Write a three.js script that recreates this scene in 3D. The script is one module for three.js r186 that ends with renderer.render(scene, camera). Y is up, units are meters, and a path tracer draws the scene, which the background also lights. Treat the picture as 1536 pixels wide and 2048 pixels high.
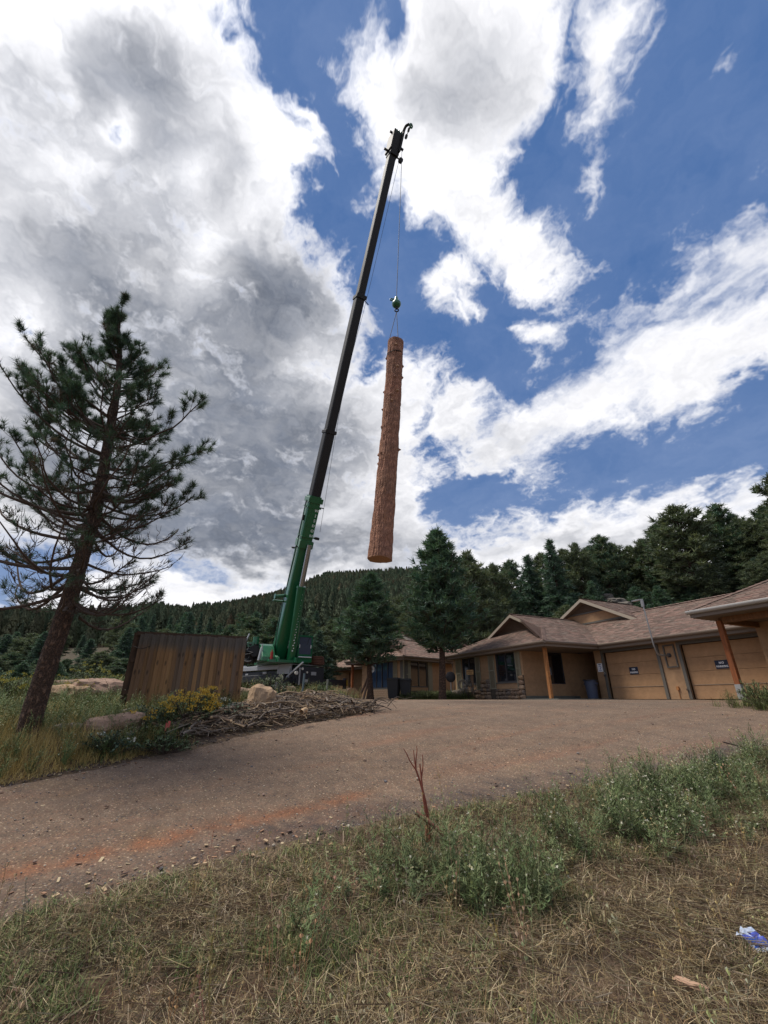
import * as THREE from 'three';
import { mergeGeometries } from 'three/addons/utils/BufferGeometryUtils.js';

// ---------------------------------------------------------------- camera, sky, sun, exposure
const scene = new THREE.Scene();
const EYE = new THREE.Vector3(0, 1.6, 0);            // the eye is level with the yard in front of the houses
const PITCH = Math.atan(376 / 861);
const camera = new THREE.PerspectiveCamera(2 * Math.atan(1024 / 861) * 180 / Math.PI, 0.75, 0.05, 4000);
camera.position.copy(EYE);
camera.rotation.set(PITCH, 0, 0);
scene.add(camera);

const renderer = new THREE.WebGLRenderer({ antialias: true });
renderer.toneMapping = THREE.LinearToneMapping;
renderer.toneMappingExposure = 1.12;
renderer.shadowMap.enabled = true;

// the sun stands high in front, to the left, behind the big grey cloud: broad soft light
const SUN_DIR = new THREE.Vector3(-0.62, 1.25, -0.08).normalize();
const sun = new THREE.DirectionalLight(new THREE.Color(1.0, 0.94, 0.85), 3.4);
sun.position.copy(SUN_DIR).multiplyScalar(200);
sun.castShadow = true;
sun.shadow.radius = 38;
sun.shadow.camera.left = -80; sun.shadow.camera.right = 80; sun.shadow.camera.top = 80; sun.shadow.camera.bottom = -80; sun.shadow.camera.far = 500;
scene.add(sun);

// ---------------------------------------------------------------- numbers
function rngOf(seed) { let a = seed >>> 0; return () => { a = (a + 0x6D2B79F5) >>> 0; let t = a; t = Math.imul(t ^ (t >>> 15), t | 1); t ^= t + Math.imul(t ^ (t >>> 7), t | 61); return ((t ^ (t >>> 14)) >>> 0) / 4294967296; }; }
let rnd = rngOf(7);
const rr = (a, b) => a + (b - a) * rnd();
const clamp = (x, a = 0, b = 1) => x < a ? a : x > b ? b : x;
const lerp = (a, b, t) => a + (b - a) * t;
const sstep = (a, b, x) => { const t = clamp((x - a) / (b - a)); return t * t * (3 - 2 * t); };
const PERM = new Uint8Array(512), G2X = new Float64Array(256), G2Y = new Float64Array(256);
{ const r = rngOf(99); const p = [...Array(256).keys()]; for (let i = 255; i > 0; i--) { const j = Math.floor(r() * (i + 1)); [p[i], p[j]] = [p[j], p[i]]; }
  for (let i = 0; i < 512; i++) PERM[i] = p[i & 255]; for (let i = 0; i < 256; i++) { const a = r() * 6.2831853; G2X[i] = Math.cos(a); G2Y[i] = Math.sin(a); } }
function n2(x, y) {                                   // gradient noise, about -1 .. 1
  const xi = Math.floor(x), yi = Math.floor(y), fx = x - xi, fy = y - yi, X = xi & 255, Y = yi & 255;
  const u = fx * fx * fx * (fx * (fx * 6 - 15) + 10), v = fy * fy * fy * (fy * (fy * 6 - 15) + 10);
  const a = PERM[PERM[X] + Y], b = PERM[PERM[X + 1] + Y], c = PERM[PERM[X] + Y + 1], d = PERM[PERM[X + 1] + Y + 1];
  const A = G2X[a] * fx + G2Y[a] * fy, B = G2X[b] * (fx - 1) + G2Y[b] * fy, Cc = G2X[c] * fx + G2Y[c] * (fy - 1), D = G2X[d] * (fx - 1) + G2Y[d] * (fy - 1);
  return 1.4 * (A + u * (B - A) + v * (Cc + u * (D - Cc) - A - u * (B - A)));
}
function fbm(x, y, o, g = 0.5) { let s = 0, a = 1, t = 0; for (let i = 0; i < o; i++) { s += a * n2(x, y); t += a; a *= g; const xx = x; x = 1.63 * x - 1.21 * y + 17.3; y = 1.21 * xx + 1.63 * y - 9.1; } return s / t; }
function ridged(x, y, o, g = 0.55) { let s = 0, a = 1, t = 0; for (let i = 0; i < o; i++) { const n = 1 - Math.abs(n2(x, y)); s += a * n * n; t += a; a *= g; const xx = x; x = 1.63 * x - 1.21 * y + 17.3; y = 1.21 * xx + 1.63 * y - 9.1; } return s / t; }

// a direction read off the photograph (its pixels, 1536 x 2048), and the point on it that lies Z metres ahead or at a given height
const CT = Math.cos(PITCH), ST = Math.sin(PITCH);
function dirAt(px, py) { const u = (px - 768) / 861, v = (1024 - py) / 861; return new THREE.Vector3(u, v * CT + ST, -(CT - v * ST)); }
function atZ(px, py, Z) { const d = dirAt(px, py); return d.multiplyScalar(Z / -d.z).add(EYE); }
function atDepth(px, py, depth) { return dirAt(px, py).multiplyScalar(depth).add(EYE); }

// ---------------------------------------------------------------- sky: air and broken clouds, computed on the sphere of directions
function makeSky() {
  const W = 4096, H = 2048, data = new Float32Array(W * H * 4);
  // a conformal chart of the sky (stereographic, centred 40 degrees up to the north): all cloud outlines live in it
  const e0 = 40 * Math.PI / 180, c0 = Math.cos(e0), s0 = Math.sin(e0);
  const chart = (x, y, z) => { const f = y * s0 - z * c0, up = y * c0 + z * s0, k = 2 / (1 + f); return [x * k, up * k]; };
  const at = (px, py) => { const d = dirAt(px, py).normalize(); return chart(d.x, d.y, d.z); };
  // outlines of the cloud masses: [softness, strength, corner, corner ...]
  const MASSES = [
    [0.10, 1.00, [-500, -400], [480, -300], [500, -40], [525, 40], [522, 130], [560, 165], [610, 185], [636, 240], [650, 310], [640, 380], [618, 420], [690, 470], [722, 540], [730, 620], [760, 690], [830, 690], [910, 715], [960, 770], [1000, 830], [1010, 880], [900, 930], [905, 1010], [900, 1060], [880, 1140], [700, 1200], [440, 1215], [420, 1150], [180, 1125], [60, 1100], [-80, 1120], [-500, 1000]],
    [0.09, 1.00, [840, -300], [1120, -300], [1165, 20], [1140, 120], [1110, 220], [1050, 270], [1015, 330], [1030, 400], [1110, 460], [1150, 540], [1120, 600], [1020, 590], [930, 500], [880, 480], [820, 460], [782, 380], [735, 320], [700, 250], [694, 190], [712, 110], [790, 60]],
    [0.07, 0.8, [1150, -60], [1290, 30], [1270, 110], [1230, 190], [1190, 240], [1210, 330], [1190, 390], [1165, 320], [1150, 200], [1120, 200], [1140, 60]],
    [0.14, 0.42, [1060, -100], [1310, -60], [1290, 60], [1240, 220], [1200, 330], [1120, 330], [1040, 220]],
    [0.14, 0.60, [1760, 300], [1540, 380], [1430, 470], [1330, 580], [1230, 680], [1330, 700], [1540, 560], [1760, 480]],
    [0.07, 0.5, [700, 400], [760, 380], [800, 470], [760, 500], [720, 470]],
    [0.05, 0.75, [850, 560], [930, 500], [990, 540], [965, 640], [900, 660], [850, 640]],
    [0.035, 0.8, [1000, 632], [1050, 630], [1125, 665], [1110, 690], [1040, 694], [1005, 670]],
    [0.03, 0.45, [625, 95], [690, 92], [705, 112], [640, 112]],
    [0.03, 0.4, [1410, 150], [1440, 110], [1470, 100], [1450, 140]],
    [0.03, 0.45, [1230, 945], [1270, 930], [1285, 950], [1240, 965]],
    [0.025, 0.35, [1060, 720], [1085, 705], [1090, 735], [1070, 745]],
    [0.11, 1.0, [1700, 440], [1540, 570], [1360, 610], [1200, 700], [1060, 790], [960, 830], [900, 900], [860, 960], [880, 1010], [960, 960], [1080, 960], [1180, 880], [1290, 850], [1420, 830], [1500, 780], [1700, 720]],
    [0.22, 0.62, [1760, 330], [1540, 400], [1380, 500], [1200, 640], [1040, 760], [1200, 760], [1540, 640], [1760, 600]],
    [0.08, 0.9, [780, 1250], [860, 1110], [920, 1062], [1010, 1030], [1130, 1004], [1250, 990], [1400, 972], [1560, 950], [1760, 930], [2100, 1400], [780, 1500]],
    [0.05, 0.8, [-400, 1180], [60, 1195], [140, 1150], [250, 1118], [420, 1135], [560, 1170], [760, 1150], [860, 1100], [860, 1340], [-400, 1340]],
  ].map(([soft, k, ...pts]) => [soft, k, pts.map((p) => at(...p))]);
  // clear air inside or beside the masses: [x, y, rx, ry, depth]
  const HOLES = [[740, 720, 24, 60, .45], [960, 720, 50, 40, .6], [835, 835, 40, 36, .55], [870, 890, 40, 26, .45], [905, 985, 70, 36, .9], [600, 360, 40, 26, .5], [205, 240, 26, 18, .5], [1075, 330, 45, 60, .4], [40, 1165, 80, 28, .6], [620, 500, 24, 16, .3], [940, 590, 40, 25, .5], [800, 30, 30, 40, .6], [440, 30, 20, 20, .3]];
  // where the clouds are deep (grey below) and where they are thin and glow: [x, y, rx, ry, amount]
  const DEEP = [[300, 420, 300, 230, .42], [150, 600, 240, 110, .75], [600, 600, 125, 90, 2.1], [330, 690, 150, 60, .5], [470, 830, 200, 110, 1.5], [300, 980, 240, 110, .9], [420, 1085, 230, 50, 1.7], [130, 120, 140, 120, .36], [330, 170, 130, 90, .5], [880, 180, 50, 110, .3], [960, 120, 70, 120, .28], [640, 900, 90, 120, .6], [700, 1090, 130, 60, .42], [860, 1070, 60, 60, .4], [1080, 1075, 150, 34, .22], [60, 850, 150, 150, .55], [620, 1000, 120, 90, .5], [1000, 920, 80, 40, .2], [1230, 1090, 160, 30, .25], [470, 120, 60, 60, .25], [470, 300, 60, 70, .3]];
  const GLOW = [[60, 40, 120, 60, .7], [105, 130, 22, 50, .8], [230, 20, 150, 40, .75], [205, 238, 34, 34, 1.2], [372, 315, 42, 36, 1.0], [420, 470, 40, 50, .9], [30, 640, 90, 70, 1.1], [440, 210, 40, 60, .6], [560, 250, 80, 110, .7], [560, 380, 60, 60, .6], [700, 520, 30, 60, .8], [590, 770, 60, 40, .35], [660, 690, 60, 90, .5], [850, 330, 110, 80, .6], [860, 1030, 60, 50, .4], [500, 60, 90, 60, .5], [250, 840, 60, 90, .4], [380, 560, 50, 40, .5], [150, 330, 60, 50, .5], [700, 600, 24, 50, 1.0], [330, 1155, 90, 22, .9], [780, 760, 60, 60, .7], [600, 1150, 60, 25, .5], [20, 760, 60, 40, .3], [700, 1000, 60, 50, .4]];
  // where thin cloud is drawn out into long streaks
  const DRAWN = [[1480, 540, 150, 90, 1], [1330, 690, 150, 90, 1], [1180, 790, 130, 80, .9], [1040, 880, 110, 60, .7], [1220, 120, 90, 160, .35]];
  const blobs = (list) => list.map(([x, y, rx, ry, k]) => { const c = at(x, y), ax = at(x + rx, y), ay = at(x, y + ry); const ux = ax[0] - c[0], uy = ax[1] - c[1], vx = ay[0] - c[0], vy = ay[1] - c[1], det = ux * vy - uy * vx; return [c[0], c[1], vy / det, -vx / det, -uy / det, ux / det, k]; });
  const hb = blobs(HOLES), db = blobs(DEEP), gb = blobs(GLOW), sb = blobs(DRAWN), d0 = at(1000, 900), d1 = at(1500, 520), dl = Math.hypot(d1[0] - d0[0], d1[1] - d0[1]), ca = (d1[0] - d0[0]) / dl, sa = (d1[1] - d0[1]) / dl;
  const blobSum = (list, x, y) => { let s = 0; for (const b of list) { const dx = x - b[0], dy = y - b[1], p = b[2] * dx + b[3] * dy, q = b[4] * dx + b[5] * dy, r2 = p * p + q * q; if (r2 < 7) s += b[6] * Math.exp(-r2); } return s; };
  const sdf = (pts, x, y) => { let d = 1e9, inside = false; for (let i = 0, j = pts.length - 1; i < pts.length; j = i++) { const ax = pts[i][0], ay = pts[i][1], bx = pts[j][0] - ax, by = pts[j][1] - ay, px = x - ax, py = y - ay; const h = clamp((px * bx + py * by) / (bx * bx + by * by)); const qx = px - bx * h, qy = py - by * h; d = Math.min(d, qx * qx + qy * qy); if ((ay > y) !== (pts[j][1] > y) && x < bx * (y - ay) / by + ax) inside = !inside; } return Math.sqrt(d) * (inside ? 1 : -1); };
  // the three fields on a grid over the chart
  const N = 420, R = 2.6, cov = new Float32Array(N * N), deep = new Float32Array(N * N), glow = new Float32Array(N * N);
  for (let j = 0; j < N; j++) for (let i = 0; i < N; i++) {
    const x = (i / (N - 1) * 2 - 1) * R, y = (j / (N - 1) * 2 - 1) * R;
    let c = -1;
    for (const [soft, k, pts] of MASSES) { const s = sdf(pts, x, y); const v = -1 + (1 + k) * sstep(-soft, soft, s); if (v > c) c = v; }
    c -= 1.6 * blobSum(hb, x, y);
    // away from the photographed part the sky goes on in the same broken manner
    const far = sstep(1.0, 1.35, Math.hypot(x * 1.15, y));
    const any = clamp(fbm(x * 1.9 + 3, y * 1.9, 3) * 3.2 + 0.25, -1, 1);
    cov[j * N + i] = lerp(c, any, far);
    deep[j * N + i] = lerp(blobSum(db, x, y), clamp(any) * 0.75, far);
    glow[j * N + i] = lerp(blobSum(gb, x, y), 0.25, far);
  }
  const samp = (f, x, y) => { const u = clamp((x / R + 1) / 2 * (N - 1), 0, N - 1.001), v = clamp((y / R + 1) / 2 * (N - 1), 0, N - 1.001), i = Math.floor(u), j = Math.floor(v), a = u - i, b = v - j, o = j * N + i; return lerp(lerp(f[o], f[o + 1], a), lerp(f[o + N], f[o + N + 1], a), b); };
  for (let j = H / 2; j < H; j++) {
    const el = ((j + 0.5) / H - 0.5) * Math.PI, sy = Math.sin(el), ce = Math.cos(el);
    for (let i = 0; i < W; i++) {
      const lon = ((i + 0.5) / W - 0.5) * 2 * Math.PI, dx = Math.cos(lon) * ce, dz = Math.sin(lon) * ce;
      const front = dz < -0.05 && Math.abs(dx) < 1.9 * -dz + 0.35, o = front ? 8 : 4;
      // seen from below, cloud detail shrinks towards the horizon
      const k = 1 / (sy + 0.22), px = dx * k, pz = dz * k;
      const [cx, cy] = chart(dx, sy, dz);
      const w1 = fbm(px * 4.3 + 5, pz * 4.3, front ? 6 : 3, 0.58), w2 = fbm(px * 4.3 - 31, pz * 4.3 + 8, front ? 6 : 3, 0.58);
      const calm = 0.45 + 0.55 * sstep(0.12, 0.5, sy);
      const ws = front ? clamp(blobSum(sb, cx, cy)) : 0, along = cx * ca + cy * sa, across = -cx * sa + cy * ca;
      const c = samp(cov, cx + w1 * 0.062 * (1 - 0.45 * ws), cy + w2 * 0.062 * (1 - 0.45 * ws)), n0 = fbm(px * 6.5 + w1 * 1.1, pz * 6.5 + w2 * 1.1, o, 0.62), n = ws > 0.01 ? lerp(n0, 0.65 * fbm(along * 2.6 + 0.5 * w1, across * 15 + 0.5 * w2, 6, 0.58) + 0.35 * n0, 0.8 * ws) : n0, fine = ridged(px * 13 + w2 * 1.6, pz * 9 + w1 * 1.6, front ? 5 : 2, 0.62);
      const d = c * 0.95 + (n * 1.3 + (fine - 0.5) * 0.75 * (1 - 0.7 * ws)) * calm;
      const alpha = Math.pow(sstep(-0.15, 0.8, d), 0.9);
      const thick = sstep(0.1, 1.0, d);
      const qn = fbm(px * 2.6 + 40, pz * 2.6 + w1, 4), lump = fbm(px * 6.5 + w1 * 1.8 + 9, pz * 6.5 + w2 * 1.8, front ? 7 : 2, 0.58), soft = fbm(px * 4.5 - 7 + w2, pz * 4.5 + 3 + w1, 4, 0.5);
      const D = Math.max(0, samp(deep, cx + w1 * 0.12, cy + w2 * 0.12) * (1.0 + 0.9 * qn + 0.7 * soft)), Gl = Math.max(0, samp(glow, cx + w1 * 0.07, cy + w2 * 0.07) * (0.8 + 1.3 * lump));
      let s2 = (1 - Math.exp(-1.9 * D)) * (0.25 + 0.75 * thick) * Math.exp(-1.3 * Gl);
      s2 = clamp(s2 + (0.13 + 0.3 * lump + 0.16 * soft) * thick * (1 - s2) * calm, 0, 1);
      if (front) s2 = clamp(s2 + 0.34 * (ridged(px * 11 + w1 * 2.2, pz * 11 + w2 * 2.2, 5, 0.6) - 0.52) * (1 - 0.55 * s2) * calm * (1 - 0.6 * ws), 0, 1);
      const toSun = dx * SUN_DIR.x + sy * SUN_DIR.y + dz * SUN_DIR.z, near = Math.exp(-(1 - toSun) * 5);
      const wb = 0.97 + 0.35 * near + 0.14 * Gl, tex = 1 + 0.34 * soft + 0.3 * lump * s2;
      let r = lerp(wb, 0.165 * tex, s2), g = lerp(wb * 0.995, 0.187 * tex, s2), b = lerp(wb * 1.02, 0.236 * tex, s2);
      // clear air: deep blue aloft, paler towards the horizon
      const hz = Math.exp(-sy * 4.2), veil = 0.055 * clamp(0.5 + n + w1 * 0.5) + 0.03 * near;
      const ar = 0.053 + 0.30 * hz + veil, ag = 0.134 + 0.32 * hz + veil, ab = 0.338 + 0.30 * hz + veil;
      r = lerp(ar, r, alpha); g = lerp(ag, g, alpha); b = lerp(ab, b, alpha);
      const q = (j * W + i) * 4; data[q] = r; data[q + 1] = g; data[q + 2] = b; data[q + 3] = 1;
    }
  }
  for (let q = 0; q < W * H * 2; q += 4) { data[q] = 0.16; data[q + 1] = 0.15; data[q + 2] = 0.12; data[q + 3] = 1; }
  const t = new THREE.DataTexture(data, W, H, THREE.RGBAFormat, THREE.FloatType);
  t.mapping = THREE.EquirectangularReflectionMapping; t.colorSpace = THREE.LinearSRGBColorSpace; t.magFilter = THREE.LinearFilter; t.minFilter = THREE.LinearFilter; t.needsUpdate = true;
  return t;
}
scene.background = makeSky();
scene.environment = scene.background;

// ---------------------------------------------------------------- bookkeeping
const taken = new Map();
function numbered(name) { const k = taken.get(name) || 0; taken.set(name, k + 1); return k ? `${name}_${String(k).padStart(3, '0')}` : name; }
function tag(o, label, category, group) { if (label) o.userData.label = label; if (category) o.userData.category = category; if (group) o.userData.group = group; return o; }
function thing(name, label, category, pos = [0, 0, 0], turn = 0, group) { const o = new THREE.Group(); o.name = numbered(name); o.position.set(...pos); o.rotation.y = turn; tag(o, label, category, group); scene.add(o); return o; }
function lone(name, geo, mat, label, category, group) { const m = new THREE.Mesh(geo, mat); m.name = numbered(name); m.castShadow = m.receiveShadow = true; tag(m, label, category, group); scene.add(m); return m; }
function part(name, geo, mat, parent, label) { const m = new THREE.Mesh(Array.isArray(geo) ? merge(geo) : geo, mat); m.name = numbered(name); m.castShadow = m.receiveShadow = true; if (label) m.userData.label = label; parent.add(m); return m; }
function structure(name, geo, mat) { const m = new THREE.Mesh(geo, mat); m.name = name; m.castShadow = m.receiveShadow = true; m.userData.kind = 'structure'; scene.add(m); return m; }
function stuff(o, name, label, category) { o.name = numbered(name); o.castShadow = o.receiveShadow = true; o.userData.kind = 'stuff'; if (label) tag(o, label, category); scene.add(o); return o; }
function merge(list) {
  const keep = list.map((g) => { const q = g.index ? g.toNonIndexed() : g; if (!q.attributes.uv) q.setAttribute('uv', new THREE.BufferAttribute(new Float32Array(q.attributes.position.count * 2), 2)); if (!q.attributes.normal) q.computeVertexNormals(); for (const k of Object.keys(q.attributes)) if (!['position', 'normal', 'uv', 'color'].includes(k)) q.deleteAttribute(k); return q; });
  if (keep.some((g) => g.attributes.color)) for (const g of keep) if (!g.attributes.color) g.setAttribute('color', new THREE.BufferAttribute(new Float32Array(g.attributes.position.count * 3).fill(1), 3));
  return keep.length === 1 ? keep[0] : mergeGeometries(keep);
}
function tint(g, r, gg, b) { const n = g.attributes.position.count, a = new Float32Array(n * 3); for (let i = 0; i < n; i++) { a[i * 3] = r; a[i * 3 + 1] = gg; a[i * 3 + 2] = b; } g.setAttribute('color', new THREE.BufferAttribute(a, 3)); return g; }
// collects loose triangles and quads with colours into one geometry
class Tris {
  constructor() { this.p = []; this.n = []; this.c = []; this.u = []; }
  tri(a, b, c, col, uv) {
    const ux = b[0] - a[0], uy = b[1] - a[1], uz = b[2] - a[2], vx = c[0] - a[0], vy = c[1] - a[1], vz = c[2] - a[2];
    let nx = uy * vz - uz * vy, ny = uz * vx - ux * vz, nz = ux * vy - uy * vx; const l = Math.hypot(nx, ny, nz) || 1; nx /= l; ny /= l; nz /= l;
    this.p.push(...a, ...b, ...c); this.n.push(nx, ny, nz, nx, ny, nz, nx, ny, nz);
    if (col) this.c.push(...col, ...col, ...col); if (uv) this.u.push(...uv);
  }
  quad(a, b, c, d, col, uv) { this.tri(a, b, c, col, uv && [uv[0], uv[1], uv[2], uv[3], uv[4], uv[5]]); this.tri(a, c, d, col, uv && [uv[0], uv[1], uv[4], uv[5], uv[6], uv[7]]); }
  geo() { const g = new THREE.BufferGeometry(); g.setAttribute('position', new THREE.Float32BufferAttribute(this.p, 3)); g.setAttribute('normal', new THREE.Float32BufferAttribute(this.n, 3)); if (this.c.length) g.setAttribute('color', new THREE.Float32BufferAttribute(this.c, 3)); g.setAttribute('uv', this.u.length ? new THREE.Float32BufferAttribute(this.u, 2) : new THREE.Float32BufferAttribute(new Float32Array(this.p.length / 3 * 2), 2)); return g; }
}
// a box with chamfered long edges and uv in metres, resting as given by its centre
function box(w, h, d, x = 0, y = 0, z = 0, ch = 0) {
  let g;
  if (ch > 0) { const s = new THREE.Shape(); const a = w / 2, b = h / 2; s.moveTo(-a + ch, -b); s.lineTo(a - ch, -b); s.lineTo(a, -b + ch); s.lineTo(a, b - ch); s.lineTo(a - ch, b); s.lineTo(-a + ch, b); s.lineTo(-a, b - ch); s.lineTo(-a, -b + ch); g = new THREE.ExtrudeGeometry(s, { depth: d, bevelEnabled: false }); g.translate(0, 0, -d / 2); }
  else { g = new THREE.BoxGeometry(w, h, d); const uv = g.attributes.uv, dims = [[d, h], [d, h], [w, d], [w, d], [w, h], [w, h]]; for (let f = 0; f < 6; f++) for (let k = 0; k < 4; k++) { const i = f * 4 + k; uv.setXY(i, uv.getX(i) * dims[f][0], uv.getY(i) * dims[f][1]); } }
  g.translate(x, y, z); return g;
}
function tube(points, r, seg = 8, rad = 6, closed = false) { // radius may be a function of 0..1
  const c = new THREE.CatmullRomCurve3(points.map((p) => p.isVector3 ? p : new THREE.Vector3(...p)), closed, 'centripetal');
  const g = new THREE.TubeGeometry(c, seg, 1, rad, closed), P = g.attributes.position, q = new THREE.Vector3(), o = new THREE.Vector3();
  for (let i = 0; i <= seg; i++) { c.getPointAt(i / seg, o); const R = typeof r === 'function' ? r(i / seg) : r; for (let j = 0; j <= rad; j++) { const k = i * (rad + 1) + j; q.fromBufferAttribute(P, k).sub(o).multiplyScalar(R).add(o); P.setXYZ(k, q.x, q.y, q.z); } }
  return g;
}
function rod(a, b, r, rad = 8, r2 = r) { // a straight bar with closed ends
  const A = a.isVector3 ? a : new THREE.Vector3(...a), B = b.isVector3 ? b : new THREE.Vector3(...b), d = B.clone().sub(A), g = new THREE.CylinderGeometry(r2, r, d.length(), rad);
  g.translate(0, d.length() / 2, 0); g.applyQuaternion(new THREE.Quaternion().setFromUnitVectors(new THREE.Vector3(0, 1, 0), d.normalize())); g.translate(A.x, A.y, A.z); return g;
}

// ---------------------------------------------------------------- textures
function px(size, fn, srgb = true, bump = false) {
  const d = new Uint8Array(size * size * 4);
  for (let y = 0; y < size; y++) for (let x = 0; x < size; x++) { const c = fn(x / size, y / size), i = (y * size + x) * 4; if (bump) { d[i] = d[i + 1] = d[i + 2] = clamp(c) * 255; } else { d[i] = clamp(c[0]) * 255; d[i + 1] = clamp(c[1]) * 255; d[i + 2] = clamp(c[2]) * 255; } d[i + 3] = 255; }
  return finish(d, size, srgb && !bump);
}
function finish(d, size, srgb) { const t = new THREE.DataTexture(d, size, size); t.wrapS = t.wrapT = THREE.RepeatWrapping; t.magFilter = THREE.LinearFilter; t.minFilter = THREE.LinearMipmapLinearFilter; t.generateMipmaps = true; t.colorSpace = srgb ? THREE.SRGBColorSpace : THREE.NoColorSpace; t.needsUpdate = true; return t; }
function pn(x, y, per) { const xi = Math.floor(x), yi = Math.floor(y), fx = x - xi, fy = y - yi, m = (v) => ((v % per) + per) % per; const u = fx * fx * (3 - 2 * fx), v = fy * fy * (3 - 2 * fy); const h = (i, j) => { const a = PERM[PERM[m(i) & 255] + (m(j) & 255)]; return G2X[a] * (x - i) + G2Y[a] * (y - j); }; return 1.4 * lerp(lerp(h(xi, yi), h(xi + 1, yi), u), lerp(h(xi, yi + 1), h(xi + 1, yi + 1), u), v); }
function tfbm(u, v, per, o, g = 0.55) { let s = 0, a = 1, t = 0; for (let i = 0; i < o; i++) { s += a * pn(u * per, v * per, per); t += a; a *= g; per *= 2; u += 0.37; } return s / t; }
// loose stones pressed into grit: colour and height together
function gravelTex(size, n, rMin, rMax, base, stones, seed) {
  const r = rngOf(seed), col = new Uint8Array(size * size * 4), hgt = new Uint8Array(size * size * 4);
  for (let y = 0; y < size; y++) for (let x = 0; x < size; x++) { const i = (y * size + x) * 4, f = 1 + 0.22 * tfbm(x / size, y / size, 8, 4) + 0.3 * (r() - 0.5); for (let k = 0; k < 3; k++) col[i + k] = clamp(base[k] * f) * 255; col[i + 3] = hgt[i + 3] = 255; hgt[i] = hgt[i + 1] = hgt[i + 2] = 70 + 40 * r(); }
  for (let s = 0; s < n; s++) {
    const cx = r() * size, cy = r() * size, R = rMin + (rMax - rMin) * Math.pow(r(), 3), a = r() * 3.14, e = 0.55 + 0.45 * r(), c = stones[Math.floor(r() * stones.length)], f = 0.75 + 0.5 * r(), ca = Math.cos(a), sa = Math.sin(a), k = 0.6 + 0.4 * r();
    for (let y = -Math.ceil(R); y <= R; y++) for (let x = -Math.ceil(R); x <= R; x++) { const p = (x * ca + y * sa) / R, q = (-x * sa + y * ca) / (R * e), d = p * p + q * q; if (d > 1) continue; const X = (Math.floor(cx + x) + size) % size, Y = (Math.floor(cy + y) + size) % size, i = (Y * size + X) * 4; for (let z = 0; z < 3; z++) col[i + z] = clamp(c[z] * f * (0.94 + 0.12 * r())) * 255; hgt[i] = hgt[i + 1] = hgt[i + 2] = 90 + 160 * k * Math.sqrt(1 - d); }
  }
  return [finish(col, size, true), finish(hgt, size, false)];
}
// dead straw, clippings and soil
function thatchTex(size, seed) {
  const r = rngOf(seed), col = new Uint8Array(size * size * 4), hgt = new Uint8Array(size * size * 4);
  for (let y = 0; y < size; y++) for (let x = 0; x < size; x++) { const i = (y * size + x) * 4, t = tfbm(x / size, y / size, 6, 5), f = 1 + 0.4 * t + 0.35 * (r() - 0.5); col[i] = clamp(0.36 * f) * 255; col[i + 1] = clamp(0.295 * f) * 255; col[i + 2] = clamp(0.235 * f) * 255; col[i + 3] = hgt[i + 3] = 255; hgt[i] = hgt[i + 1] = hgt[i + 2] = 40 + 30 * r(); }
  const tones = [[.46, .39, .26], [.40, .33, .22], [.52, .46, .32], [.33, .27, .19], [.30, .33, .19], [.26, .29, .17], [.38, .28, .20], [.44, .42, .27]];
  for (let s = 0; s < 5200; s++) { let x = r() * size, y = r() * size, a = r() * 6.283, L = 10 + 46 * r(), c = tones[Math.floor(r() * tones.length)], f = 0.7 + 0.5 * r(), w = r() < 0.5 ? 1 : 2, b = (r() - 0.5) * 0.05; const hh = 90 + 165 * (s / 5200); for (let k = 0; k < L; k++) { x += Math.cos(a); y += Math.sin(a); a += b; for (let o = 0; o < w; o++) { const X = ((Math.floor(x) % size) + size) % size, Y = ((Math.floor(y + o) % size) + size) % size, i = (Y * size + X) * 4; for (let z = 0; z < 3; z++) col[i + z] = clamp(c[z] * f) * 255; hgt[i] = hgt[i + 1] = hgt[i + 2] = hh; } } }
  return [finish(col, size, true), finish(hgt, size, false)];
}
const std = (o) => new THREE.MeshStandardMaterial(o);
const vcol = (rough = 0.9, o = {}) => std({ vertexColors: true, roughness: rough, side: THREE.DoubleSide, ...o });

// ---------------------------------------------------------------- the lie of the land (world height at x and Z metres ahead)
const PROFILE = [[-60, -1.9], [-3, -1.62], [0, -1.6], [3, -1.5], [5.4, -1.25], [8, -0.88], [10, -0.58], [13, -0.24], [16, -0.06], [20, 0], [400, 0]];
function prof(Z) { for (let i = 1; i < PROFILE.length; i++) if (Z <= PROFILE[i][0]) { const a = PROFILE[i - 1], b = PROFILE[i], p = PROFILE[Math.max(0, i - 2)], n = PROFILE[Math.min(PROFILE.length - 1, i + 1)], h = b[0] - a[0], t = clamp((Z - a[0]) / h); const m0 = i > 1 ? (b[1] - p[1]) / (b[0] - p[0]) * h : 0, m1 = i < PROFILE.length - 1 ? (n[1] - a[1]) / (n[0] - a[0]) * h : 0; const t2 = t * t, t3 = t2 * t; return (2 * t3 - 3 * t2 + 1) * a[1] + (t3 - 2 * t2 + t) * m0 + (3 * t2 - 2 * t3) * b[1] + (t3 - t2) * m1; } return 0; }
const ROAD = [[-2.7, 3.9], [-1.5, 4.75], [0.18, 5.75], [2.1, 6.5], [4.85, 7.55], [7, 8.8], [11, 10.4], [20, 12], [26, 16], [22, 24], [12, 30], [8, 27], [3, 26.6], [1, 26.9], [-1, 27.5], [-3, 34], [-14, 37], [-15, 26], [-4, 21.5], [-0.7, 19], [-0.4, 15], [-0.86, 12], [-3.36, 8.9], [-4.4, 7.65], [-5.2, 6.8], [-7, 5.4], [-11, 2.4], [-14, -3], [-9, -3], [-5, 1.9]];
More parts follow.
